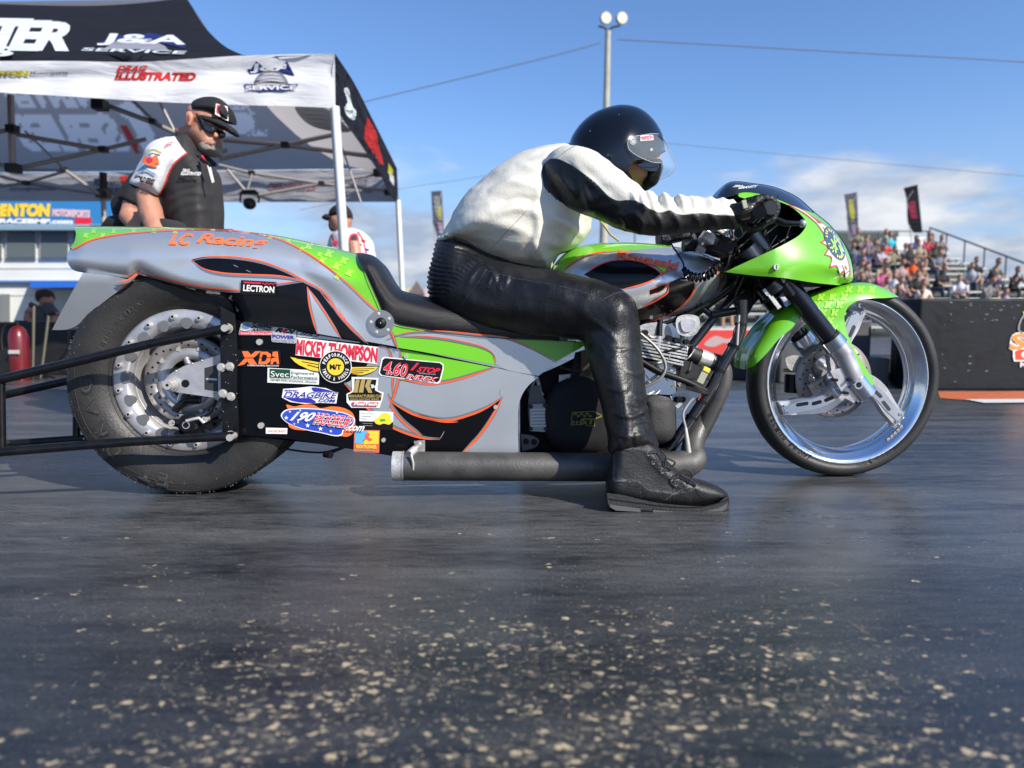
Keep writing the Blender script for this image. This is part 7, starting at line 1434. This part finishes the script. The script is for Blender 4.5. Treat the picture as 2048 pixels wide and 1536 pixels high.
for r in range(NR):
    x = XL + random.uniform(.2, .6)
    while x < XR - .3:
        px = 1024 + 1420 * x / (D0 + r * DD)
        dens = .55 if px < 1860 else .15
        if px < 1690: dens = .30 if r < 4 else 0
        if random.random() < dens and all(not (s_[0] == r and abs(s_[1] - x) < .52) for s_ in seats) and px < 2100: cn = random.choice(['black', 'black', 'white', 'grey', 'grey', 'dark blue', 'tan', 'tan', 'pale pink', 'light grey', 'light grey', 'maroon', 'olive', 'teal']); seats.append([r, x, cn, PAL[cn], random.randrange(6)])
        x += random.uniform(.50, .72)
seats.sort(key=lambda s_: (s_[0], s_[1]))
from collections import Counter
cnt = Counter()
for r, x, cn, rgb, k in seats:
    cnt[r] += 1; i = cnt[r]
    o = bpy.data.objects.new('spectator', KINDS_[k]); COL.objects.link(o); o.location = (x, D0 + r * DD + .02, .30 + r * ZZ - .065); o.rotation_euler = (0, 0, random.uniform(-.5, .35)); s_ = random.uniform(.93, 1.07); o.scale = (s_, s_, s_); o.color = (*[min(1, c * random.uniform(.8, 1.15)) for c in rgb], 1)
    rown = 'front row' if r == 0 else 'top row' if r == NR - 1 else ordn[r] + ' row'
    o['label'] = 'spectator in %s shirt, %s from left in the %s of the stands' % (cn, ordn[i - 1], rown); o['category'] = 'person'; o['group'] = 'spectators seated in the grandstand'
# ---- far beyond: a hazy tree line and small tents
m = MB(); random.seed(2); gm = M('far_foliage', (.03, .04, .03), .9); rnd = random.uniform
for i in range(900):
    x = rnd(-330, 330); y = 260 + rnd(-8, 8); h = 5.5 + 2.5 * noise.noise(Vector((x * .03, 0, 0))) + rnd(0, 2.0); z = rnd(.2, 1) * h
    for j in range(5):
        c = Vector((x + rnd(-3, 3), y, z + rnd(-1, 1))); a = Vector((rnd(-1, 1), rnd(-.5, .5), rnd(-1, 1))) * 1.4; b_ = Vector((rnd(-1, 1), rnd(-.5, .5), rnd(-1, 1))) * 1.4; m.add([c, c + a, c + b_], [(0, 1, 2)], gm, False)
m.build('tree_line', label='distant line of trees along the horizon', cat='trees', kind='stuff')
for x, yt_, w_, col, nm in ((834, 561, 30, (.12, .09, .08), 'brown domed tent far off behind the seat'), (818, 573, 20, (.50, .42, .10), 'small yellow tent far off behind the seat'), (852, 574, 16, (.50, .35, .36), 'small pink tent far off beside the rider')):
    d = 55; bx = Vector((W(x, 600, d)[0], d, 0)); zt_ = W(x, yt_, d)[2]; hw = w_ / 1420 * d / 2; m = MB()
    m.box((0, 0, zt_ * .35), (hw * 2, hw, zt_ * .7), M('t_' + nm.split()[0] + str(x), col, .8)); m.add([(-hw * 1.1, -hw * .6, zt_ * .7), (hw * 1.1, -hw * .6, zt_ * .7), (hw * 1.1, hw * .6, zt_ * .7), (-hw * 1.1, hw * .6, zt_ * .7), (0, 0, zt_)], [(0, 1, 4), (1, 2, 4), (2, 3, 4), (3, 0, 4)], M('t_' + nm.split()[0] + str(x)), False)
    o = m.build('event_tent', label=nm, cat='tent', group='small tents far away'); o.location = bx
# ================================================================== the official in cap and dark glasses
OFY = 3.3; OF = Frame(W(380, 500, OFY)[0], OFY, 0.)
O = OF.p
def pil(mb, fr, pts, hw, R, vc=0., g=4, power=.5, closed=True): return pillow(mb, fr, sp(pts, True, 3), hw, R, skin, vc=vc, g=g, power=power)
b_ = MB()
HEADO = [(372, 232), (374, 215), (392, 205), (430, 212), (444, 238), (441, 252), (440, 262), (434, 269), (436, 278), (432, 290), (428, 298), (418, 305), (404, 306), (393, 300), (385, 288), (372, 276), (366, 262), (368, 245)]
pil(b_, OF, HEADO, .078, 30, -.008)
b_.tube([O(380, 262, .01), O(376, 300, .01), O(372, 320, .0)], 0, skin, 12, rr=[.062, .065, .075])
b_.tube([O(378, 318, 0), O(380, 360, .0), O(386, 430, 0), O(386, 520, 0), (0, 0, .95)], 0, skin, 14, rr=[.08, .10, .10, .10, .10])
b_.tube([O(330, 305, -.10), O(304, 345, -.12), O(292, 385, -.12), O(302, 425, -.15), O(316, 470, -.20), O(330, 505, -.25)], 0, skin, 12, rr=[.045, .042, .044, .050, .040, .034])
b_.tube([O(375, 315, .11), O(385, 380, .12), O(390, 450, .12), O(395, 510, .08)], 0, skin, 10, rr=[.06, .05, .045, .035])
for q in ((330, 512, -.27), (337, 516, -.26), (325, 514, -.25), (343, 514, -.24)): b_.tube([O(330, 500, -.25), O(q[0], q[1] + 8, q[2])], .011, skin, 8)
for s_ in (-1, 1): b_.tube([(s_ * .04, s_ * .08, .84), (s_ * .05, s_ * .11, .5), (s_ * .05, s_ * .11, .08), (s_ * .05 + .12, s_ * .11 - .05, .04)], 0, skin, 10, rr=[.09, .06, .045, .04])
off = link_mesh(remesh(b_, 'person', .0075, 4, [skin]), 'person', fr=OF, label='grey-bearded man in black cap and black polo with white sleeve under the tent', cat='person')
me = off.data; P = px_of(me, OF)
displace(me, lambda co, no: vnoise(co, (40, 40, 40), 2.) * .0018)
f = MB(); fsk = M('face_skin', (.48, .22, .15), .5, bump=.2, bscale=120, var=.1, vscale=30)
# ear, nose, mouth
q = pillow(f, OF, sp([(371, 224, 1), (380, 222), (386, 230), (384, 244), (378, 254), (372, 248), (370, 236)], True, 3), .014, 8, fsk, vc=-.086, g=3); pillow(f, OF, sp([(375, 230), (380, 229), (381, 238), (377, 245), (375, 238)], True, 3), .006, 5, M('ear_shade', (.30, .10, .07), .6), vc=-.098, g=3); f.build('ear', off)
f = MB(); pillow(f, OF, sp([(425, 255, 1), (434, 262), (438, 272), (433, 278), (424, 277), (422, 268)], True, 3), .03, 9, fsk, vc=-.045, g=3); f.build('nose', off)
be = M('beard_grey', (.32, .27, .22), .9, bump=.8, bscale=260); f = MB()
pillow(f, OF, sp([(396, 282), (404, 277), (416, 278), (430, 281), (433, 286), (428, 290), (431, 298), (424, 305), (410, 309), (398, 304), (393, 294)], True, 3), .072, 14, be, vc=-.02, g=3); pillow(f, OF, sp([(408, 286), (418, 284), (427, 288), (418, 290)], True, 2), .006, 3, M('lip', (.28, .09, .07), .5), vc=-.086, g=2); f.build('beard', off)
f = MB(); gl = M('dark_lens', (.01, .01, .012), .1, 0, 1.)
pillow(f, OF, sp([(404, 240, 1), (416, 246), (429, 256), (428, 266), (420, 268), (408, 262), (401, 250)], True, 3), .012, 6, gl, vc=-.082, g=3); pillow(f, OF, sp([(434, 258, 1), (444, 262), (451, 266), (447, 276), (438, 277), (434, 268)], True, 3), .012, 6, gl, vc=-.045, g=3)
f.tube([O(394, 229, -.094), O(402, 246, -.092), O(430, 260, -.075), O(437, 262, -.06)], .006, blackp, 8); pillow(f, OF, sp([(390, 225, 1), (400, 232), (408, 244), (404, 258), (398, 245)], True, 3), .006, 4, blackp, vc=-.093, g=3); f.build('sunglasses', off)
capc = M('cap_black', (.012, .012, .013), .8, bump=.3, bscale=300)
f = MB(); pillow(f, OF, sp([(378, 222, 1), (385, 203), (398, 196), (416, 193), (434, 195), (450, 205), (458, 224), (457, 243, 1), (440, 240), (420, 232), (395, 226)], True, 3), .092, 26, capc, vc=-.012, g=4); pillow(f, OF, sp([(388, 226, 1), (410, 228), (430, 234), (452, 246), (464, 254), (468, 266), (462, 268), (450, 260), (430, 252), (405, 243)], True, 3), .055, 12, capc, vc=-.045, g=4, power=.35)
lv = lambda P: -.105 + .0022 * (np.asarray(P)[:, 0] - 428); f.poly(OF, [(432, 207), (455, 213), (457, 242), (447, 238), (430, 228)], lv, white_v, .006, 5); f.poly(OF, [(434, 210), (441, 209), (444, 218), (438, 228), (433, 224)], lv, red_v, .010, 5); f.poly(OF, [(443, 213), (454, 216), (454, 220), (444, 217)], lv, red_v, .010, 5)
for yy in (221, 228): f.text(OF, 'SERIES', (440, yy + 5), (455, yy + 10), (441, yy - 1), lv, blackp, .011, 0, .05)
f.build('cap', off)
po = MB(); pil(po, OF, [(352, 270), (372, 268), (390, 290), (400, 310), (408, 320), (415, 336), (418, 356), (421, 382), (423, 410), (424, 450), (426, 540), (330, 540), (332, 450), (322, 400), (318, 360), (330, 300)], .135, 36, -.035)
pil(po, OF, [(350, 270), (325, 275), (305, 283), (290, 296), (281, 318), (270, 342), (257, 366), (262, 374), (290, 384), (316, 391), (326, 378), (340, 345), (358, 318), (362, 290)], .075, 26, -.12)
pil(po, OF, [(366, 304), (390, 304), (402, 330), (404, 380), (388, 385), (372, 350)], .06, 20, .11)
me = remesh(po, 'polo_shirt', .006, 4); P = px_of(me, OF); co = vco(me)
WHT = sp([(349, 272, 1), (325, 274), (304, 281), (288, 294), (281, 315), (268, 342), (255, 364, 1), (285, 378), (316, 392, 1), (326, 376), (335, 352), (346, 330), (362, 314), (373, 306, 1), (364, 295)], True)
set_attr(me, 'area', np.where(co[:, 1] < .05, sdist(P, WHT), -5.)); set_attr(me, 'seam', np.where(co[:, 1] < .0, np.minimum(dist_poly(P, sp([(373, 306), (362, 314), (346, 330), (335, 352), (326, 378), (317, 392)], False), False), 99), 99.))
folds(me, OF, [([(340, 400), (380, 385), (420, 390)], .008, 6), ([(345, 380), (390, 365), (430, 350)], .006, 7), ([(335, 430), (370, 405), (400, 400)], .007, 7), ([(350, 440), (390, 420), (435, 420)], .006, 7), ([(375, 330), (395, 350), (400, 390)], .005, 7), ([(300, 300), (312, 330), (318, 360)], .005, 6), ([(285, 335), (300, 345), (322, 350)], .004, 5), ([(410, 330), (420, 360), (424, 420)], .004, 5)], extra=lambda co, no, P: vnoise(co, (9, 9, 12), 6.) * .006)
pm = attr_mat('polo_cloth', (.022, .020, .020), (.66, .66, .68), (.55, .03, .03), .8, .12, 300, 0, 2.2); me.materials.clear(); me.materials.append(pm); po_o = link_mesh(me, 'polo_shirt', off)
pv = lambda P: -.205 - 0 * np.asarray(P)[:, 0]; lg = MB(); sv2 = lambda P: -.202 + np.clip(290 - np.asarray(P)[:, 0], 0, 99) * .0016 + np.clip(np.asarray(P)[:, 0] - 315, 0, 99) * .0005
lg.text(OF, 'DRAG', (365, 344), (379, 345), (366, 337), lambda P: -.176 - 0 * P[:, 0], white_v, .018, .1, .05); lg.text(OF, 'ILLUSTRATED', (361, 350), (401, 351), (363, 343), lambda P: -.176 - 0 * P[:, 0], white_v, .018, .1, .05)
lg.text(OF, 'WORLD SERIES', (266, 360), (306, 370), (271, 349), sv2, blackp, .004, .1, .06); lg.text(OF, 'OF DRAG RACING', (268, 365), (299, 373), (269, 361), sv2, red_v, .004); lg.text(OF, 'OFFICIAL', (328, 296), (347, 286), (329, 290), lambda P: -.19 - 0 * P[:, 0], red_v, .006, 0, .03)
lg.poly(OF, sp([(284, 322, 1), (290, 312), (300, 316), (312, 310), (320, 330, 1), (310, 326), (316, 336, 1), (300, 332), (290, 328)], True), sv2, orange_l, .004, 8); lg.poly(OF, sp([(292, 318), (300, 314), (306, 320), (298, 326)], True), sv2, red_v, .006, 8); lg.stroke(OF, [(292, 304), (306, 300), (322, 306)], 4, sv2, M('patch_olive', (.35, .33, .10)), .004)
lg.stroke(OF, [(274, 343), (286, 335), (296, 341), (310, 349)], 2.5, sv2, M('patch_blue', (.05, .25, .50)), .004); lg.text(OF, 'S', (283, 340), (291, 340), (284, 331), sv2, M('patch_blue'), .005, 0, .04); lg.build('shirt_print', po_o)
f = MB(); pil(f, OF, [(346, 271), (357, 261), (368, 275), (384, 293), (405, 308), (400, 322), (384, 316), (368, 305), (352, 288)], .11, 12, -.02); m2 = remesh(f, 'collar', .005, 2, [M('collar_black', (.012, .012, .013), .8)]); link_mesh(m2, 'collar', po_o)
f = MB(); f.tube([O(404, 312, -.15), O(412, 328, -.18), O(420, 338, -.185)], .006, red_v, 6); f.tube([O(402, 318, -.17), O(422, 334, -.185)], .008, blackp, 6); f.poly(OF, [(414, 330), (422, 334), (429, 364), (424, 366), (418, 345)], lambda P: -.19 - 0 * P[:, 0], white_v, 0, 9); f.build('lanyard', off)
tr2 = MB(); dk2 = M('trouser_cloth', (.02, .02, .024), .85)
for s_ in (-1, 1): tr2.tube([(s_ * .03, s_ * .06, .90), (s_ * .04, s_ * .09, .8), (s_ * .05, s_ * .11, .5), (s_ * .05, s_ * .11, .05)], 0, dk2, 12, rr=[.15, .13, .09, .085])
link_mesh(remesh(tr2, 'trousers', .015, 3, [dk2]), 'trousers', off)
for s_ in (-1, 1): f = MB(); f.ball((s_ * .05 + .07, s_ * .11 - .03, .05), .07, blackp, 14, (2, .8, .75)); f.build('shoe', off)
# ---- helper bent behind the tail: black sleeve, bare forearm
HY = 3.75; HF = Frame(W(285, 500, HY)[0], HY, 0.); H = HF.p; b_ = MB()
b_.tube([H(300, 470, .2), H(290, 420, .1), H(320, 380, .05)], 0, skin, 12, rr=[.08, .09, .08]); b_.ball(H(352, 360, .05), .10, skin, 14, (1, .9, 1.15)); b_.tube([H(330, 378, .05), H(350, 366, .05)], .06, skin, 10)
b_.tube([H(292, 372, -.05), H(268, 410, -.1), H(258, 432, -.12), H(290, 470, -.18), H(310, 505, -.2)], 0, skin, 12, rr=[.06, .055, .05, .046, .035]); b_.tube([H(300, 500, .2), (0.1, .15, .55), (-.05, .2, .08), (.1, .1, .05)], 0, skin, 10, rr=[.12, .09, .05, .04])
hp = link_mesh(remesh(b_, 'person', .009, 4, [skin]), 'person', fr=HF, label='stooping helper in black short sleeves half hidden behind the bearded man', cat='person')
f = MB(); f.tube([H(315, 372, .06), H(290, 420, .12), H(296, 478, .2)], 0, skin, 14, rr=[.13, .165, .16]); f.tube([H(300, 372, -.02), H(276, 392, -.08), H(264, 412, -.1)], 0, skin, 12, rr=[.085, .08, .074])
cl = M('tee_black', (.012, .012, .014), .85, bump=.3, bscale=40); mm = remesh(f, 'shirt', .009, 3, [cl]); displace(mm, lambda co, no: vnoise(co, (12, 12, 16), 4.) * .008); link_mesh(mm, 'shirt', hp)
f = MB(); f.tube([H(215, 470, .0), H(232, 452, -.02), H(248, 446, -.03), H(275, 470, 0), H(300, 495, .15)], 0, skin, 12, rr=[.05, .06, .065, .09, .12]); f.tube([H(300, 495, .2), (0.1, .15, .55), (-.05, .2, .1)], 0, skin, 12, rr=[.15, .11, .08]); link_mesh(remesh(f, 'trousers', .01, 3, [M('shorts_black', (.010, .010, .011), .85)]), 'trousers', hp)
# ---- second official with his back turned behind the tent pole
SY = 5.6; SF = Frame(W(700, 500, SY)[0], SY, 0.); S_ = SF.p; b_ = MB()
pil(b_, SF, [(654, 436), (664, 424), (690, 420), (702, 436), (700, 452), (692, 462), (680, 466), (668, 462), (663, 461), (660, 452), (656, 450), (657, 444)], .085, 22, g=3)
b_.tube([S_(685, 455, 0), S_(690, 480, 0)], .06, skin, 12); b_.tube([S_(694, 480, 0), S_(702, 520, 0), S_(704, 600, 0), (0, 0, .9)], 0, skin, 12, rr=[.09, .13, .13, .11])
for v, x in ((-.17, 0), (.17, -4)): b_.tube([S_(706 + x, 485, v), S_(716 + x, 540, v * 1.3), S_(700 + x, 590, v * 1.2)], 0, skin, 10, rr=[.055, .045, .035])
for s_ in (-1, 1): b_.tube([(0, s_ * .09, .95), (0, s_ * .1, .5), (0, s_ * .1, .07), (-.12, s_ * .1, .04)], 0, skin, 10, rr=[.09, .06, .045, .04])
p2 = link_mesh(remesh(b_, 'person', .01, 3, [skin]), 'person', fr=SF, label='man in black cap and red-trimmed white and black shirt behind the white tent pole', cat='person')
f = MB(); pillow(f, SF, sp([(656, 436, 1), (659, 420), (670, 410), (684, 407), (697, 415), (703, 430), (701, 440, 1), (680, 436), (666, 434)], True, 3), .10, 20, capc, g=3); pillow(f, SF, sp([(643, 434, 1), (650, 428), (662, 430), (668, 436), (652, 440), (644, 437)], True, 3), .085, 8, capc, g=3); f.build('cap', p2)
f = MB(); pillow(f, SF, sp([(657, 448), (663, 446), (668, 458), (664, 463), (659, 458)], True, 3), .06, 6, M('beard_dark', (.05, .035, .03), .9), g=3); f.build('beard', p2)
po = MB(); pil(po, SF, [(668, 462), (690, 455), (712, 457), (730, 466), (742, 482), (747, 500), (748, 540), (735, 620), (670, 620), (655, 540), (653, 500), (656, 480)], .17, 34, g=5); me = remesh(po, 'polo_shirt', .008, 3); P = px_of(me, SF)
BK2 = sp([(703, 470), (712, 468), (717, 490), (716, 530), (698, 530), (698, 490)], True); set_attr(me, 'area', sdist(P, BK2)); set_attr(me, 'seam', np.minimum(np.minimum(dist_poly(P, BK2), dist_poly(P, [(716, 464), (726, 480), (736, 520)], False)), dist_poly(P, [(663, 470), (672, 500), (672, 520)], False)))
displace(me, lambda co, no: vnoise(co, (8, 8, 12), 1.) * .010); me.materials.clear(); me.materials.append(attr_mat('polo_cloth_white', (.60, .60, .63), (.03, .028, .03), (.55, .03, .05), .8, .12, 300, 0, 2.6)); po2 = link_mesh(me, 'polo_shirt', p2)
f = MB(); v_ = lambda P: -.176 - 0 * P[:, 0]
for x, y, w_, h_, mm in ((666, 480, 10, 7, red_v), (664, 492, 12, 4, grey_v), (667, 500, 10, 6, red_v), (722, 478, 9, 6, red_v), (730, 496, 8, 5, blue_v), (728, 508, 9, 3, grey_v)): f.poly(SF, [(x, y), (x + w_, y + 2), (x + w_, y + h_ + 2), (x, y + h_)], v_, mm, .004, 9)
f.build('shirt_print', po2)
tr2 = MB()
for s_ in (-1, 1): tr2.tube([(0, s_ * .06, .92), (0, s_ * .09, .8), (0, s_ * .1, .4), (0, s_ * .1, .04)], 0, dk2, 12, rr=[.15, .12, .09, .08])
link_mesh(remesh(tr2, 'trousers', .015, 3, [dk2]), 'trousers', p2)
# ---- crew member in grey by the left wall
GY = 8.6; GF = Frame(W(82, 600, GY)[0], GY, 0.); Gp = GF.p; b_ = MB(); b_.ball(Gp(93, 600, 0), .085, skin, 14, (1, .9, 1.15)); b_.tube([Gp(88, 608, 0), Gp(84, 622, 0)], .05, skin, 10); b_.tube([Gp(84, 622, 0), Gp(80, 650, 0), Gp(78, 690, .0)], 0, skin, 12, rr=[.10, .13, .14])
b_.tube([Gp(66, 618, -.1), Gp(54, 636, -.15), Gp(70, 652, -.22)], 0, skin, 10, rr=[.055, .045, .035]); b_.tube([Gp(104, 618, -.05), Gp(112, 634, -.15), Gp(104, 648, -.2)], 0, skin, 10, rr=[.055, .045, .035])
for s_ in (-1, 1): b_.tube([Gp(80 + s_ * 6, 690, 0), (s_ * .09, -.15, .18), (s_ * .08, -.1, .05)], 0, skin, 10, rr=[.09, .06, .05])
p3 = link_mesh(remesh(b_, 'person', .012, 3, [skin]), 'person', fr=GF, label='dark-haired person in grey shirt looking down behind the left wall', cat='person')
f = MB(); f.tube([Gp(84, 613, 0), Gp(82, 625, 0), Gp(80, 660, 0), Gp(78, 700, 0)], 0, skin, 14, rr=[.09, .155, .165, .16], flat=.75); f.tube([Gp(74, 616, -.03), Gp(58, 632, -.13)], .07, skin, 10, rr=[.08, .065]); f.tube([Gp(96, 616, -.03), Gp(109, 630, -.13)], .07, skin, 10, rr=[.08, .065]); link_mesh(remesh(f, 'shirt', .012, 3, [M('tee_grey', (.085, .085, .10), .85, bump=.4, bscale=20)]), 'shirt', p3)
f = MB(); f.ball(Gp(90, 593, .02), .105, M('hair_dark_brown', (.05, .032, .022), .9, bump=1., bscale=60), 16, (1.05, 1, .85)); me = f.mesh('hair'); displace(me, lambda co, no: vnoise(co, (30, 30, 30), 2.) * .02); link_mesh(me, 'hair', p3)
